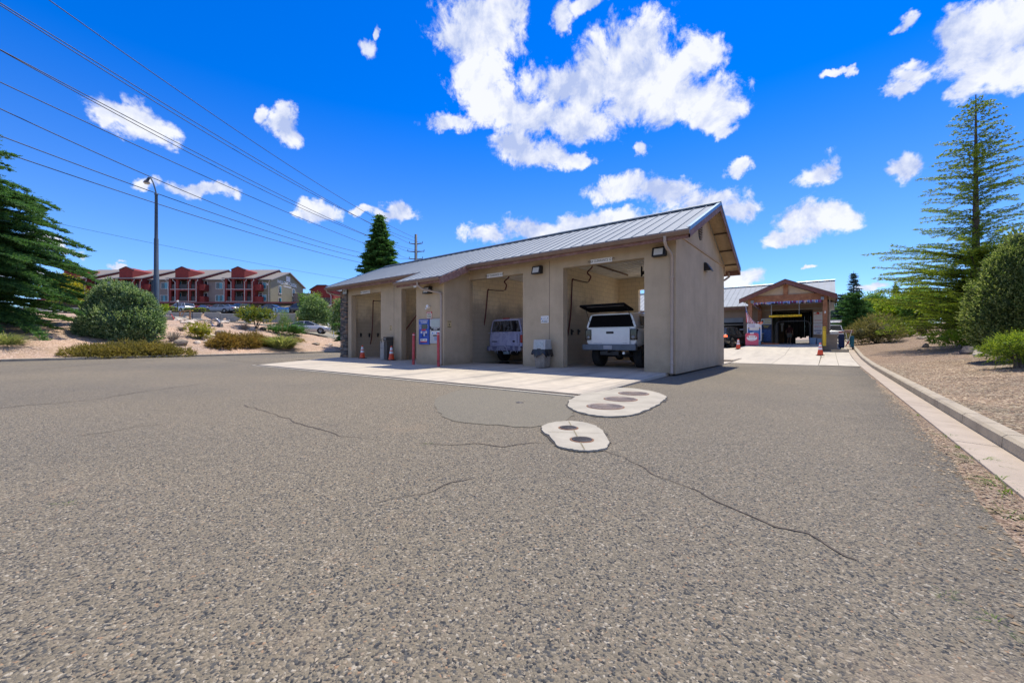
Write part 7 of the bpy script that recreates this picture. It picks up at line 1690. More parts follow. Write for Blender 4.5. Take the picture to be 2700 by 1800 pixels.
# -- cedars: tiers of long flat sprays
def cedar(label, loc, H, prof, nb, fmat, tr, seed, rise=.10, droop=.25, twig=.42, tuft=9, ll=.11, lw=.035, extra=(), lean=(0, 0), zmin=.9, dens=1.0, name='cedar_tree'):
    global rng; rng = np.random.default_rng(seed)
    t = plant(name, label, 'conifer', loc)
    m = MB(); m.tube([(0, 0, -.4), (lean[0]*.3, lean[1]*.3, H*.3), (lean[0]*.6, lean[1]*.6, H*.6), (lean[0], lean[1], H)], [tr*1.25, tr*.85, tr*.5, .02], 10)
    br = MB(); PP = []; DD = []; LL = []
    hs = np.sort(zmin+(H-zmin-.3)*rng.uniform(0, 1, nb)**.92); az0 = rng.uniform(0, 6.28)
    spec = [(h, az0+i*2.39996+rng.uniform(-.3, .3), np.interp(h, [q[0] for q in prof], [q[1] for q in prof])*rng.uniform(.62, 1.05)) for i, h in enumerate(hs)]+list(extra)
    for h, a, r in spec:
        if r < .12: continue
        base = np.array([lean[0]*h/H, lean[1]*h/H, h]); n = max(4, int(r/.16)); u = np.linspace(0, 1, n)
        dirh = np.array([math.cos(a), math.sin(a), 0.0]); up = rise*rng.uniform(.3, 1.5)
        pts = base+dirh*(u*r)[:, None]; pts[:, 2] += r*(up*u*1.6-droop*u*u*rng.uniform(.7, 1.2))
        pts[:, :2] += (rng.normal(size=2)*.06*r)*(u**2)[:, None]
        br.tube([Vector(q) for q in pts[::max(1, n//5)]]+[Vector(pts[-1])], [max(.005, .0085*r*(1-k/6)) for k in range(len(pts[::max(1, n//5)])+1)], 5)
        side = np.array([-math.sin(a), math.cos(a), 0.0])
        for k in range(1, n):
            uu = u[k]; tl = twig*(.35+1.0*uu*(1.12-uu)*2.2)*min(1, r/2.2)*(1.0 if uu > .15 else .5)
            nt_ = max(1, int(2*dens+rng.uniform(0, 1)))
            for s in (-1, 1):
                for q in range(nt_):
                    d = dirh*rng.uniform(.45, 1.0)+side*s*rng.uniform(.4, 1.0); d[2] = rng.uniform(-.22, .16)
                    PP.append(pts[k]+rng.normal(size=3)*.03); DD.append(d); LL.append(tl*rng.uniform(.6, 1.15))
        PP.append(pts[-1]); DD.append(dirh+np.array([0, 0, -.1])); LL.append(twig*.7)
    m.build('trunk', M_BARK, t); br.build('branches', M_TWIG, t)
    v, f = plumes(np.array(PP), np.array(DD), np.array(LL), tuft, ll, lw, .6)
    npmesh('needles', v, f, fmat, t); return t
# -- bushes built from overlapping lumps of plumes
CM = {}
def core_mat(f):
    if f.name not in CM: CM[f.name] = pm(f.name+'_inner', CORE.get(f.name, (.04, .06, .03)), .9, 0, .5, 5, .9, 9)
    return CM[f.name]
def bush(name, label, cat, loc, lumps, n, fmat, L0=.3, k=9, ll=.09, lw=.04, up=.5, seed=1, stem=True, group=None, core=.62, minz=None, shell=.55, ground_follow=False, coremat=None):
    global rng; rng = np.random.default_rng(seed); t = plant(name, label, cat, loc, group)
    vol = np.array([l[3]*l[4]*l[5] for l in lumps])**(2/3); cnt = np.maximum(1, (n*vol/vol.sum()).astype(int)); PP = []; DD = []
    cm_ = MB()
    for (x, y, z, a, b, c), q in zip(lumps, cnt):
        d = rnd_dir(q); rr = rng.uniform(shell, 1.0, q)**.6; p = np.array([x, y, z])+d*np.array([a, b, c])*rr[:, None]
        dv = d*np.array([1, 1, .8])+np.array([0, 0, up])+rng.normal(size=(q, 3))*.35
        ok = p[:, 2] > (minz if minz is not None else -.2); PP.append(p[ok]); DD.append(dv[ok])
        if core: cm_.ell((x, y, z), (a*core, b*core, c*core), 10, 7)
    P = np.concatenate(PP); Dv = np.concatenate(DD)
    if ground_follow:
        P[:, 2] += np.array([gz_(loc[0]+p[0], loc[1]+p[1])-loc[2] for p in P])
    v, f = plumes(P, Dv, L0*rng.uniform(.6, 1.3, len(P)), k, ll, lw)
    npmesh('foliage', v, f, fmat, t)
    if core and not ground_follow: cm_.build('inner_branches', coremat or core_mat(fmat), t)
    if stem:
        s = MB()
        for q in range(5):
            l = lumps[q % len(lumps)]; s.tube([(rng.uniform(-.08, .08), rng.uniform(-.08, .08), -.15), (l[0]*.4, l[1]*.4, l[2]*.5), (l[0], l[1], l[2])], [.05, .035, .012], 6)
        s.build('stems', M_BARK, t)
    return t
# -- broadleaf trees: limbs carrying leaf clumps
def tree(name, label, loc, H, lumps, n, fmat, ll=.16, lw=.09, tr=.16, seed=1, group=None, th=.35, cl=.28, fill=.3):
    global rng; rng = np.random.default_rng(seed); t = plant(name, label, 'tree', loc, group); m = MB()
    m.tube([(0, 0, -.3), (rng.uniform(-.1, .1), rng.uniform(-.1, .1), H*th*.6), (rng.uniform(-.15, .15), rng.uniform(-.15, .15), H*th*1.2)], [tr*1.2, tr, tr*.7], 9); m.build('trunk', M_BARK, t)
    lb = MB(); PP = []; DD = []
    vol = np.array([l[3]*l[4]*l[5] for l in lumps])**(2/3); cnt = np.maximum(3, (n*vol/vol.sum()).astype(int))
    for (x, y, z, a, b, c), q in zip(lumps, cnt):
        lb.tube([(0, 0, H*th), (x*.5, y*.5, (H*th+z)/2+.1), (x, y, z)], [tr*.55, tr*.3, .02], 6)
        nc = max(5, q//26); d = rnd_dir(nc); cen = np.array([x, y, z])+d*np.array([a, b, c])*(rng.uniform(fill, 1, nc)**.55)[:, None]
        for k in range(0, nc, 3): lb.tube([(x, y, z), tuple(cen[k])], [.025, .008], 4)
        idx = rng.integers(0, nc, q); off = rng.normal(size=(q, 3))*cl*np.array([1, 1, .7]); p = cen[idx]+off
        PP.append(p); DD.append(unit(off)*.6+np.array([0, 0, .15])+rng.normal(size=(q, 3))*.6)
    P = np.concatenate(PP); Dv = np.concatenate(DD); v, f = leafquads(P, Dv, ll*rng.uniform(.6, 1.3, len(P)), lw*rng.uniform(.6, 1.3, len(P)))
    npmesh('crown', v, f, fmat, t); lb.build('limbs', M_BARK, t); return t
def grass(name, label, loc, r, h, n, fmat, seed=1, group=None, spread=.6, cat='grass clump', w=.018, plume_n=0):
    global rng; rng = np.random.default_rng(seed); t = plant(name, label, cat, loc, group)
    a = rng.uniform(0, 2*PI, n); rr = r*.75*np.sqrt(rng.uniform(0, 1, n)); b = np.stack([rr*np.cos(a), rr*np.sin(a), np.full(n, -.03)], 1)
    o = np.stack([np.cos(a), np.sin(a)], 1)+rng.normal(size=(n, 2))*.5; L1 = h*rng.uniform(.3, 1.1, n)*(1.15-.45*rr/(r*.75)); sp = spread*rng.uniform(.3, 1.3, n)*r
    s = np.stack([-np.sin(a), np.cos(a), np.zeros(n)], 1)*(w*rng.uniform(.6, 1.2, n))[:, None]; V = []; 
    for k, (tt, ww) in enumerate(((0, .8), (.4, 1), (.75, .7), (1.0, .1))):
        c = b.copy(); c[:, :2] += o*(sp*tt**1.7)[:, None]; c[:, 2] += L1*(tt-.42*tt**2.6)*1.25; V += [c-s*ww*.5, c+s*ww*.5]
    v = np.stack(V, 1).reshape(-1, 3); base = np.arange(n)[:, None]*8; f = np.concatenate([base+np.array([[2*k, 2*k+1, 2*k+3, 2*k+2]]) for k in range(3)])
    npmesh('blades', v, f, fmat, t)
    if plume_n:
        m = MB()
        for q in range(plume_n):
            x, y = rng.uniform(-r*.4, r*.4, 2); m.tube([(x, y, 0), (x*1.3, y*1.3, h*1.05), (x*1.5, y*1.5, h*1.35)], [.006, .008, .022], 5)
        m.build('seed_heads', F_STRAW, t)
    return t
def mpp(p): return (p.x*FX+p.y*FY)/FPX     # metres per photo pixel at a point
RV = Vector((RX, RY, 0)); FV = Vector((FX, FY, 0))
def L6(a, d, z, ra, rd, rz):        # lump given across/away of the view, returned in world x, y
    q = RV*a+FV*d; return (q.x, q.y, z, (ra+rd)/2 if abs(ra-rd) < .01 else abs(ra*RX)+abs(rd*FX)*.6, (ra+rd)/2 if abs(ra-rd) < .01 else abs(ra*RY)+abs(rd*FY)*.6, rz)
# ---- left side
a_ = at2(-72, 26); c = aw(a_, 26); zc = float(hill_z(c.x, c.y)); g_ = .0245
cedar('large dark cedar on the left edge with broad drooping tiers reaching down to the gravel', (c.x, c.y, zc), 15.5, [(-.2, 5.0), (1.5, 5.8), (3.8, 5.9), (5.6, 5.0), (8.0, 3.9), (9.2, 2.9), (9.9, 1.5), (12, 1.0), (15.5, .1)], 400, F_CEDAR, .36, 21, .10, .30, .60, 12, .16, .065,
      [(8.7, YAW+.15, 4.6), (7.6, YAW-.1, 5.0), (6.6, YAW+.3, 5.6), (5.0, YAW-.05, 6.4), (3.9, YAW+.2, 6.6), (4.3, YAW-.35, 6.1), (2.3, YAW-.3, 6.4), (1.6, YAW+.1, 6.8), (.7, YAW-.2, 6.6), (.2, YAW-.55, 6.2), (10.9, YAW, 2.25), (2.9, YAW-.6, 6.6), (1.2, YAW-.9, 6.0), (.4, YAW-1.2, 5.6)], zmin=.2, dens=1.8)
a_ = at2(318, 28.4); c = aw(a_, 28.4); u = 28.4/FPX
J = [(-.10, .0, 68, 100, 62), (-75, 0, 52, 48, 48), (65, -8, 60, 55, 55), (-30, 0, 118, 55, 48), (25, 5, 112, 60, 50), (88, -5, 40, 34, 38), (-100, 3, 36, 30, 32), (-15, 0, 148, 26, 24), (-48, 2, 140, 22, 24), (55, 0, 128, 30, 26), (40, -18, 40, 60, 40), (-50, -18, 36, 55, 36), (10, 0, 160, 14, 16)]
rk = random.Random(4)
for _ in range(34):
    th_, ph_ = rk.uniform(0, 6.28), rk.uniform(-.1, 1.45); J.append((88*math.cos(ph_)*math.cos(th_)-5, 70*math.cos(ph_)*math.sin(th_), 66+92*math.sin(ph_)*rk.uniform(.85, 1.08), rk.uniform(13, 24), rk.uniform(16, 28)))
u *= .92; lum = [L6(a*u, d*u*1.0, z*u, r*u*.80, r*u*.80, rz*u*.85) for a, d, z, r, rz in J]
bush('juniper_bush', 'large rounded grey-green juniper beneath the tall lamp post', 'bush', (c.x, c.y, float(hill_z(c.x, c.y))-.55), lum, 10500, F_JUN, .30, 11, .13, .075, .75, 5, True, None, .7, -.1, .8)
def gcover(label, px0, px1, pyc, hp, depth, n, fmat, seed, name='ground_cover', cat='ground cover', L0=.35, up=.25):
    pts = [hit(px0+(px1-px0)*k/6, pyc(k/6) if callable(pyc) else pyc) for k in range(7)]
    c = pts[3]; u = mpp(c); r = random.Random(seed); lum = []
    for k, p in enumerate(pts):
        d = p-c; w = (px1-px0)/6*u*.85; e = .55 if k in (0, 6) else 1.0
        for q in range(2): lum.append((d.x+r.uniform(-.2, .2)-q*depth*.35, d.y+r.uniform(-.2, .2), hp*u*.25*e, w*e, w*e, hp*u*r.uniform(.6, 1.0)*e))
    return bush(name, label, cat, c, lum, n, fmat, L0, 9, .13, .055, up, seed, False, None, .0, -.05, .3, True)
gcover('olive spreading ground juniper along the left kerb in front of the big juniper', 200, 482, lambda k: 938-3*k-4*math.sin(k*3), 20, 1.0, 4600, F_OLIVE, 31, L0=.30, up=.1)
gcover('rusty brown ground cover on the slope left of the pale grass clump', 568, 712, lambda k: 917-7*k, 26, 1.8, 4600, F_BROWN, 32, L0=.30, up=.15)
gcover('rusty ground cover strip running up the slope to the right of the pale grass clump', 690, 802, lambda k: 899+2*k, 7, .6, 900, F_BROWN, 33, L0=.18, up=.05)
def simple_bush(name, label, px, py, wp, hp, n, fmat, seed, L0=.22, ll=.09, lw=.05, up=.45, k=8, vase=False, cat='shrub', core=.5, m_=None):
    p = hit(px, py) if m_ is None else m_; u = mpp(p); w = wp*u/2; h = hp*u; r = random.Random(seed)
    if vase: lum = [(r.uniform(-.35, .35)*w, r.uniform(-.35, .35)*w, h*.62, w*.62, w*.62, h*.34)]+[(math.cos(a)*w*.55, math.sin(a)*w*.55, h*r.uniform(.5, .72), w*.42, w*.42, h*.28) for a in [k*1.05 for k in range(6)]]
    else: lum = [(0, 0, h*.45, w*.72, w*.72, h*.5)]+[(math.cos(a)*w*.5, math.sin(a)*w*.5, h*r.uniform(.3, .6), w*.5, w*.5, h*.36) for a in [k*1.05+r.random() for k in range(6)]]
    return bush(name, label, cat, p, lum, n, fmat, L0, k, ll, lw, up, seed, True, None, core)
simple_bush('yellow_shrub', 'small yellow-tipped shrub among pale rocks halfway up the gravel slope', 527, 893, 62, 46, 420, F_YEL, 41, .26, .10, .055)
simple_bush('holly_bush', 'vase-shaped glossy holly bush with yellow tips in the middle of the slope', 675, 866, 92, 60, 900, F_HOLLY, 42, .30, .13, .075, .6, 9, True)
simple_bush('green_mound_shrub', 'deep green mounded shrub above the pale grass clump', 770, 884, 92, 38, 1100, F_DKG, 43, .26, .08, .035, .8)
simple_bush('green_mound_shrub', 'low deep green shoulder of shrub left of the larger mound', 726, 877, 50, 22, 400, F_DKG, 49, .22, .08, .035, .8)
simple_bush('lime_shrub', 'yellow-green shrub in front of the silver sedan', 806, 868, 52, 38, 520, F_YEL, 44, .26, .11, .06)
p = aw(at2(750, 46), 46); p.z = float(hill_z(p.x, p.y)); u = 46/FPX
bush('tamarisk_sapling', 'feathery grey-green sapling standing before the blue banner', 'sapling', p, [(0, 0, 14*u, 13*u, 13*u, 14*u), (-8*u, 0, 36*u, 5*u, 5*u, 14*u), (10*u, 0, 34*u, 5*u, 5*u, 12*u), (3*u, 0, 24*u, 9*u, 9*u, 12*u)], 330, F_PALE, .40, 9, .13, .04, 1.2, 45, True, None, 0)
grass('grass_clump', 'broad pale green ornamental grass clump near the kerb on the slope', hit(742, 917), 1.25, 1.5, 1100, F_GRASS, 51, None, .85, 'grass clump', .05, 9)
grass('grass_clump', 'straw-tipped grass clump against the stone corner of the wash building', hit(886, 884), .85, .95, 600, F_STRAW, 52, None, .8, 'grass clump', .028)
grass('grass_clump', 'green grass clump at the far left edge below the big cedar', hit(12, 908), .9, .95, 700, F_GRASS, 53, None, .8, 'grass clump', .024)
# dead grey twiggy shrub
def twiggy(label, px, py, wp, hp, seed):
    p = hit(px, py); u = mpp(p); r = random.Random(seed); t = plant('dead_shrub', label, 'dead shrub', p); m = MB()
    for k in range(70):
        a = r.uniform(0, 6.28); w = wp*u/2*r.uniform(.3, 1.0); h = hp*u*r.uniform(.3, 1.0); x, y = math.cos(a)*w, math.sin(a)*w
        m.tube([(x*.1, y*.1, -.05), (x*.5+r.uniform(-.1, .1), y*.5+r.uniform(-.1, .1), h*.75), (x, y, h*r.uniform(.5, 1))], [.022, .014, .006], 4)
    m.build('twigs', M_DEADT, t)
twiggy('silvery dead shrub right beside the big juniper', 458, 898, 60, 30, 3); twiggy('small grey dead tuft on the slope above the silvery dead shrub', 478, 872, 30, 14, 4); twiggy('dry grey shrub left of the holly bush stems', 643, 868, 32, 20, 5)
# trees left of the wash building
D = 60; c = aw(at2(833, D), D); c.z = float(hill_z(c.x, c.y)); u = D/FPX
tree('willow_tree', 'pale green willow-like tree behind the silver sedan', c, 100*u, [L6(a*u, 0, z*u, r*u, r*u, q*u) for a, z, r, q in ((-22, 40, 22, 20), (12, 46, 24, 24), (-5, 62, 24, 22), (20, 30, 16, 16), (-36, 34, 12, 14), (-12, 80, 16, 16), (14, 70, 14, 14), (30, 42, 10, 14), (-30, 54, 10, 10))], 9000, F_PALE, .30, .12, .16, 61, None, .28, .26)
D = 66; c = aw(at2(820, D), D); c.z = float(hill_z(c.x, c.y)); u = D/FPX
tree('dark_tree', 'darker upright tree rising behind the pale willow-like tree', c, 100*u, [L6(a*u, 0, z*u, r*u, r*u, q*u) for a, z, r, q in ((-14, 66, 14, 22), (8, 70, 13, 20), (-20, 88, 7, 12), (13, 90, 7, 14), (0, 52, 18, 18), (-6, 76, 12, 12))], 4500, F_LEAF, .30, .13, .16, 62, None, .3, .24)
D = 50; c = aw(at2(896, D), D); c.z = float(hill_z(c.x, c.y)); u = D/FPX
tree('leafy_tree', 'leafy green tree half hidden behind the stone corner', c, 110*u, [L6(a*u, 0, z*u, r*u, r*u, q*u) for a, z, r, q in ((-10, 60, 14, 14), (0, 80, 16, 20), (-16, 44, 9, 8), (8, 60, 14, 20), (-4, 98, 8, 12), (-12, 30, 8, 8))], 3200, F_PALE, .26, .13, .13, 63, None, .3, .2)
D = 46; c = aw(at2(172, D), D); c.z = float(hill_z(c.x, c.y)); u = D/FPX
tree('flowering_tree', 'yellow-flowering tree between the big cedar and the apartments', c, 120*u, [L6(a*u, 0, z*u, r*u, r*u, q*u) for a, z, r, q in ((0, 76, 28, 18), (-25, 66, 22, 20), (22, 64, 18, 16), (-10, 90, 18, 12), (5, 50, 30, 20), (-40, 74, 20, 20))], 5200, F_YEL, .28, .14, .15, 64, None, .3, .26)
D = 57; c = aw(at2(428, D), D); c.z = float(hill_z(c.x, c.y)); u = D/FPX
tree('young_tree', 'small bright green sapling just right of the tall lamp post', c, 36*u, [L6(a*u, 0, z*u, r*u, r*u, q*u) for a, z, r, q in ((-2, 22, 9, 8), (6, 26, 7, 6), (0, 14, 8, 8))], 700, F_LIME, .24, .13, .06, 65, None, .2, .18)
def hedge(px0, px1, D, pyt, pyb, label, seed):
    global rng; rng = np.random.default_rng(seed); a0, a1 = at2(px0, D), at2(px1, D); c = aw((a0+a1)/2, D); zb, zt = pz(pyb, D), pz(pyt, D); c.z = zb
    t = thing('hedge', label, 'hedge', c, YAW, 'clipped hedges on the hill'); w = (a1-a0)/2; h = zt-zb; n = int(900*w)
    P = np.stack([rng.uniform(-w, w, n), rng.uniform(-.6, .6, n), rng.uniform(.0, h, n)], 1); e = np.max(np.abs(P-np.array([0, 0, h/2]))/np.array([w, .6, h/2]), 1); P = P[e > .72]
    v, f = leafquads(P, rnd_dir(len(P))+np.array([0, -.1, .3]), .16, .09); npmesh('clipped_leaves', v, f, F_LIME, t); MB().box(-w*.93, w*.93, -.5, .5, -.3, h*.9).build('inner_branches', M_TWIG, t)
hedge(418, 463, 63.2, 808.5, 820, 'clipped green hedge left of the globe lamp', 71); hedge(490, 544, 63.2, 812.5, 825, 'clipped green hedge right of the globe lamp', 72); hedge(95, 222, 64, 793, 806, 'long clipped hedge behind the yellow-flowering tree', 73)
# conifer behind the roof
def conifer(label, px, D, pyt, pyb, wp, fmat, seed, nb=170, name='conifer_tree', droop=.18, rise=.2, twig=.5, ll=.16, lw=.06, gz=None, shape=None, dens=1.0, tuft=9):
    c = aw(at2(px, D), D); c.z = ground(c.x, c.y) if gz is None else gz; u = D/FPX; H = pz(pyt, D)-c.z; w = wp*u/2
    pr = [(0, w*.8), (H*.10, w), (H*.35, w*.72), (H*.65, w*.40), (H*.88, w*.16), (H, .05)] if shape is None else [(a*H, b*w) for a, b in shape]
    return cedar(label, c, H, pr, nb, fmat, .16+H*.008, seed, rise, droop, twig, tuft, ll, lw, zmin=.3, dens=dens, name=name)
conifer('dense green conifer rising behind the wash building roof beside the power pole', 1001, 42, 562, 790, 215, F_GRN, 81, 460, dens=2.0, twig=.8, ll=.22, lw=.11)
# ---- right side
D = 21.0; c = aw(at2(2573, D), D); c.z = float(bank_z(c.x, c.y)); u = D/FPX
cedar('tall sparse sunlit cedar with a bare pointed top on the right bank', c, pz(250, D)-c.z, [(0, 3.2), (1.2, 4.2), (2.4, 4.2), (3.6, 3.2), (4.6, 2.5), (6, 2.3), (7.5, 2.1), (9, 1.65), (10.5, 1.25), (11.8, .85), (12.6, .5), (13.2, .1)], 300, F_CEDY, .20, 91, .20, .14, .29, 10, .10, .028,
      [(3.4, PI+YAW-.05, 4.6), (2.9, PI+YAW+.12, 4.3), (2.6, PI+YAW-.1, 4.4), (4.0, YAW, 3.2), (5.2, PI+YAW, 3.0), (6.4, PI+YAW+.1, 2.9), (8.0, YAW-.1, 2.5), (8.9, YAW, 2.4), (8.6, PI+YAW-.05, 2.5), (10.2, PI+YAW, 1.9), (11.2, YAW+.1, 1.5), (12.2, YAW, 1.2), (11.2, PI+YAW, 1.6), (2.0, PI+YAW-.2, 4.4), (1.2, PI+YAW-.4, 4.2), (.7, PI+YAW-.7, 3.8)]+[(random.uniform(.3, 4.6), random.uniform(0, 6.28), random.uniform(2.4, 4.3)) for _ in range(150)], zmin=.35, dens=1.1)
D = 13.0; c = aw(at2(2682, D), D); c.z = float(bank_z(c.x, c.y)); u = D/FPX
J = [(0, 0, 110, 95, 110), (-50, -10, 120, 46, 80), (-80, 0, 105, 26, 55), (40, 10, 190, 70, 90), (-15, 0, 235, 45, 55), (20, 0, 275, 32, 45), (-40, -5, 190, 36, 55), (-62, -8, 60, 46, 50), (-10, -30, 60, 70, 60), (-70, 0, 165, 18, 40), (60, -20, 90, 70, 90), (0, 0, 310, 18, 30), (-28, -3, 258, 16, 32)]
rk = random.Random(6)
for _ in range(46):
    th_, ph_ = rk.uniform(0, 6.28), rk.uniform(-.2, 1.3); J.append((86*math.cos(ph_)*math.cos(th_)+5, 80*math.cos(ph_)*math.sin(th_), 95+175*math.sin(ph_)*rk.uniform(.7, 1.05), rk.uniform(10, 19), rk.uniform(18, 38)))
bush('juniper_bush', 'tall knobby olive juniper at the right edge of the frame', 'bush', c, [L6(a*u, d*u, z*u, r*u, r*u, rz*u) for a, d, z, r, rz in J], 12500, F_JUN2, .20, 11, .08, .042, .9, 92, True, None, .72, -.05, .8)
p = hit(2690, 968); u = mpp(p)
bush('spreading_juniper', 'low yellow-green spreading juniper spilling in at the right edge', 'bush', p, [L6(a*u, d*u, z*u, r*u, r*u, rz*u) for a, d, z, r, rz in ((10, 15, 55, 45, 26), (-18, 14, 62, 22, 12), (40, 10, 60, 50, 30), (0, 30, 38, 45, 24))], 1100, F_CEDY, .20, 10, .06, .02, .1, 93, True, None, .4)
D = 20.3; c = aw(at2(2560, D), D); c.z = float(bank_z(c.x, c.y)); u = D/FPX
bush('leafy_shrub', 'bright leafy shrub below the trunk of the tall cedar', 'shrub', c, [L6(a*u, d*u, z*u, r*u, r*u, rz*u) for a, d, z, r, rz in ((0, 0, 28, 34, 24), (28, -6, 30, 20, 18), (-34, 0, 24, 26, 18), (-70, 5, 22, 26, 14))], 1100, F_LIME, .24, 8, .085, .05, .4, 94, True, None, .45)
simple_bush('tan_bush', 'broad tan-green bush at the edge of the bank beyond the kerb', 2312, 905, 128, 80, 1900, F_TAN, 95, .34, .12, .05, .7)
simple_bush('tan_bush', 'smaller tan bush at the far end of the kerb by the white frame', 2226, 893, 26, 30, 300, F_TAN, 96, .30, .12, .06, .6)
simple_bush('lime_shrub', 'small lime green shrub on the gravel right of the broad tan bush', 2378, 889, 76, 38, 620, F_LIME, 97, .24, .10, .05)
simple_bush('dry_bush', 'dry tan bush between the lime shrub and the cedar', 2436, 884, 40, 44, 380, F_TAN, 98, .30, .11, .04, .8)
def bank_tree(px, D, pyt, wp, fmat, label, seed, n, name='leafy_tree', ll=.26, lw=.16, pyb=None):
    c = aw(at2(px, D), D); c.z = ground(c.x, c.y); u = D/FPX; H = pz(pyt, D)-c.z; w = wp*u/2; r = random.Random(seed)
    lum = []
    for k in range(11):
        a = r.uniform(-.75, .75)*w; z = H*r.uniform(.25, .82); e = 1-abs(z/H-.5)*.9; lum.append(L6(a*e, r.uniform(-.5, .5)*w, z, w*.36*e, w*.36*e, H*.15))
    lum += [L6(0, 0, H*.84, w*.3, w*.3, H*.14), L6(0, 0, H*.5, w*.6, w*.6, H*.25)]
    return tree(name, label, c, H, lum, n, fmat, ll, lw, .08+H*.012, seed, 'trees on the right bank', .25, .30)
conifer('slender blue-green spruce with a pointed top beyond the far building', 2251, 62, 714, 880, 70, F_BLUE, 101, 190, 'spruce_tree', .12, .22, .55, .2, .08)
conifer('dense blue spruce just right of the far tunnel building', 2222, 52, 772, 885, 56, F_BLUE, 102, 180, 'spruce_tree', .2, .15, .6, .2, .09, shape=[(0, .8), (.3, 1), (.6, .9), (.85, .5), (1, .1)], dens=1.4)
conifer('mid green juniper tree in front of the blue spruces', 2250, 46, 768, 890, 78, F_GRN, 103, 220, 'juniper_tree', .1, .35, .55, .16, .07, shape=[(0, .7), (.25, 1), (.6, .8), (.85, .45), (1, .1)], dens=1.4)
conifer('small dark pine poking above the tree line on the right', 2362, 85, 742, 870, 46, F_CEDAR, 104, 120, 'pine_tree', .1, .2, .7, .25, .10)
bank_tree(2206, 66, 800, 46, F_LEAF, 'light green tree showing between the far portico and the spruces', 111, 4940)
bank_tree(2310, 55, 772, 84, F_LEAF, 'fresh green tree right behind the green juniper tree', 112, 9880)
bank_tree(2372, 50, 782, 100, F_LIME, 'lime green tree in the middle of the right-hand tree line', 113, 10640)
bank_tree(2440, 46, 768, 110, F_LEAF, 'green tree behind the lime shrub, left of the tall cedar', 114, 11400)
bank_tree(2425, 62, 748, 100, F_LIME, 'pale lime tree crowning the back of the tree line', 115, 9120)
bank_tree(2515, 40, 770, 130, F_LIME, 'lime tree glowing behind the tall cedar trunk', 116, 13300)
bank_tree(2600, 42, 735, 140, F_LEAF, 'green tree to the right behind the tall cedar', 117, 13300)
bank_tree(2672, 27, 612, 190, F_LIME, 'tall lime green tree rising behind the knobby juniper', 118, 19000, 'leafy_tree', .17, .10)
# ---- rocks
M_ROCK = [pm('grey_brown_rock', (.24, .20, .155), .9, 0, .3, 5, .8, 14, dirt=(.36, .29, .20), dscale=3), pm('pale_rock', (.56, .48, .39), .9, 0, .2, 5, .7, 16), pm('dark_rock', (.12, .10, .085), .9, 0, .35, 5, .8, 14)]
def rock_mesh(sx, sy, sz, seed):
    r = random.Random(seed); bm = bmesh.new(); bmesh.ops.create_icosphere(bm, subdivisions=2, radius=1)
    pl = [(Vector((r.gauss(0, 1), r.gauss(0, 1), r.gauss(0, 1)*.7+.2)).normalized(), r.uniform(.55, .92)) for _ in range(9)]
    for v in bm.verts:
        for nn, d in pl:
            e = v.co.dot(nn)-d
            if e > 0: v.co -= nn*e
        v.co += Vector((r.uniform(-.03, .03),)*3); v.co.x *= sx; v.co.y *= sy; v.co.z *= sz
    me = bpy.data.meshes.new('rock'); bm.to_mesh(me); bm.free(); return me
def rock(px, py, wp, hp, mi, label, seed, group=None):
    p = hit(px, py); u = mpp(p); me = rock_mesh(wp*u*.55, wp*u*.45, hp*u*.75, seed); me.materials.append(M_ROCK[mi]); o = bpy.data.objects.new('rock', me); C.objects.link(o)
    o.location = (p.x, p.y, p.z+hp*u*.15); o.rotation_euler = (0, 0, seed*1.3); return tag(o, label, 'rock', group or 'landscape rocks')
for a in ((583, 884, 34, 20, 0, 'pointed brown boulder above the rusty ground cover'), (478, 906, 38, 15, 0, 'brown boulder beside the silvery dead shrub'), (520, 904, 20, 9, 1, 'pale rock left of the yellow shrub base'), (544, 904, 22, 9, 1, 'pale flat rock right under the yellow shrub'),
          (664, 869, 18, 8, 1, 'pale rock just below the holly bush'), (694, 870, 18, 12, 2, 'dark rock between the holly bush and the green mound'), (866, 876, 32, 16, 2, 'dark boulder next to the straw-tipped grass at the stone corner'), (832, 907, 24, 6, 0, 'thin flat rock lying on the bare slope near the building'),
          (870, 909, 15, 6, 1, 'small whitish rock nearest the stone corner'), (838, 878, 12, 6, 0, 'small brown rock right of the lime shrub'), (636, 877, 9, 4, 1, 'tiny pale rock left of the holly bush shadow'),
          (2604, 938, 56, 24, 1, 'large angular pale boulder below the knobby juniper'), (2556, 932, 44, 24, 2, 'dark boulder shaded by the tall cedar'), (2642, 946, 36, 10, 0, 'low tan rock right of the angular pale boulder'), (2660, 952, 16, 8, 1, 'small grey rock by the knobby juniper foot'),  # the cedar-shaded boulder has that shade put into its dark colour
          (2432, 893, 40, 11, 0, 'tan ledge rock in the gravel under the cedar branches'), (2452, 897, 14, 8, 2, 'small dark rock at the end of the tan ledge rock'), (2440, 915, 20, 12, 2, 'dark rock at the tip of the lowest cedar branch'), (2424, 922, 8, 4, 0, 'tiny rock alone on the bank gravel'), (2382, 889, 18, 7, 0, 'brown rock beneath the lime green shrub'), (2338, 884, 14, 10, 0, 'brown rock half inside the broad tan bush')):
    rock(*a, seed=int(a[0]) % 37+3)
protos = []
r = random.Random(77)
for k in range(6):
    me = rock_mesh(.20+.04*k, .16+.03*k, .13+.02*k, 200+k); me.materials.append(M_ROCK[1 if k != 2 else 0]); protos.append(me)
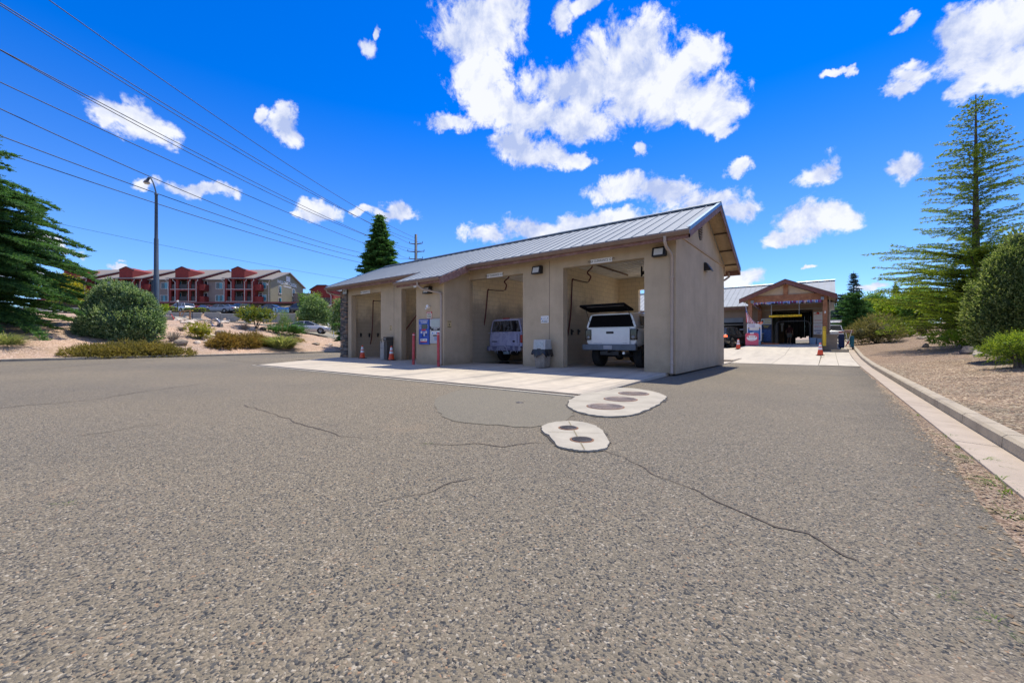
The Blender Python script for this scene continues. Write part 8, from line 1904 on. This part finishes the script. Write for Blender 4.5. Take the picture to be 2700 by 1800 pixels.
for k in range(70):
    px = r.uniform(470, 735) if k < 60 else r.uniform(515, 560); py = r.uniform(845, 853) if k < 60 else r.uniform(884, 892); p = hit(px, py)
    if p is None or p.x*FX+p.y*FY > 47: continue
    o = bpy.data.objects.new('rock', protos[k % 6]); C.objects.link(o); s = r.uniform(.6, 1.35); o.scale = (s, s, s*.85); o.location = (p.x, p.y, p.z+.03); o.rotation_euler = (r.uniform(-.2, .2), 0, r.uniform(0, 6)); 
    tag(o, 'fist to head sized pale rock in the riprap band along the crest' if k < 60 else 'pale rock piled behind the yellow shrub', 'rock', 'riprap rocks along the crest of the slope' if k < 60 else 'pale rocks behind the yellow shrub')
# ---- weeds in the gutter joint and cracks
w0 = None
for k, (px, py, s) in enumerate(((2423, 1094, .7), (2496, 1150, .9), (2531, 1181, .8), (2579, 1212, 1.3), (2637, 1268, 1.2), (2660, 1290, 1.5), (2665, 1355, .9))):
    p = atZ(px, py, .0)
    if w0 is None: w0 = grass('weed', 'small grass weed growing in the debris between asphalt and gutter', p, .10, .075, 70, F_WEED, 61, 'weeds along the right gutter', 1.0, 'weed', .006); w0.scale = (s, s, s)
    else: dup(w0, None, p, k*.9, None, s)
for px, py, s, lb in ((2494, 1568, .32, 'tiny weed in the worn asphalt near the right edge'), (2630, 1640, .42, 'flat green weed in the asphalt at the lower right corner'), (172, 1328, .4, 'tiny dark weed alone in the asphalt at lower left'), (1128, 1170, .4, 'tiny weed in the crack near the smaller concrete pad')):
    dup(w0, None, atZ(px, py, 0), px, lb, (s, s*1.3, s*.6))
# ---- loose chippings and debris, nobody could count them
def scatter(name, label, cat, P, size, mats, seed, flat=.5):
    r_ = np.random.default_rng(seed); n = len(P); base = np.array([[1, 0, 0], [-.5, .87, 0], [-.5, -.87, 0], [0, 0, 1.0]]); tri = np.array([[0, 1, 3], [1, 2, 3], [2, 0, 3]])
    a = r_.uniform(0, 6.28, n); s = size*r_.uniform(.5, 1.5, n); ca, sa = np.cos(a), np.sin(a); st = r_.uniform(.5, 1.6, n)
    B = np.repeat(base[None], n, 0)*r_.uniform(.7, 1.3, (n, 4, 1)); B[..., 0] *= st[:, None]; B[..., 2] *= flat
    x = B[..., 0]*ca[:, None]-B[..., 1]*sa[:, None]; y = B[..., 0]*sa[:, None]+B[..., 1]*ca[:, None]
    V = np.stack([x, y, B[..., 2]], -1)*s[:, None, None]+P[:, None, :]
    f = (tri[None]+np.arange(n)[:, None, None]*4).reshape(-1, 3); return tag(npmesh(name, V.reshape(-1, 3), f, mats), label, cat, None, 'stuff')
M_CHIP = fol_mat('loose_chips', [(.05, .05, .055), (.12, .115, .11), (.26, .22, .18), (.36, .31, .26), (.20, .16, .13)], 0.0, .2); M_MULCH = fol_mat('wood_mulch', [(.11, .078, .052), (.19, .135, .088), (.28, .205, .14), (.40, .32, .235), (.15, .108, .075)], 0.0, .2)
r_ = np.random.default_rng(5); n = 5200; d = 1.2*np.exp(r_.uniform(0, 1, n)*2.0); a = r_.uniform(-.92, .93, n)+YAW
P = np.stack([-np.sin(a)*d, np.cos(a)*d, np.full(n, .001)], 1); P = P[(P[:, 0] < .85)]
scatter('loose_stones', 'loose dark and tan chippings lying on the asphalt', 'stones', P, .0055, M_CHIP, 6, .55)
n = 2600; y = r_.uniform(2, 13, n); x = .98-np.abs(r_.normal(0, .13, n))*np.interp(y, [2, 8, 13], [1.6, .8, .4]); scatter('gutter_debris', 'bits of bark and gravel swept along the gutter edge', 'debris', np.stack([x, y, np.full(n, .003)], 1), .011, M_MULCH, 7, .4)
n = 26000; y = 3+19*r_.uniform(0, 1, n)**1.3; x = 1.53+r_.uniform(0, 1, n)**1.1*np.interp(y, [3, 22], [3.0, 6.0]); scatter('wood_mulch', 'brown wood mulch and gravel covering the right bank', 'mulch', np.stack([x, y, bank_z(x, y)+.002], 1), .026, M_MULCH, 8, .35)
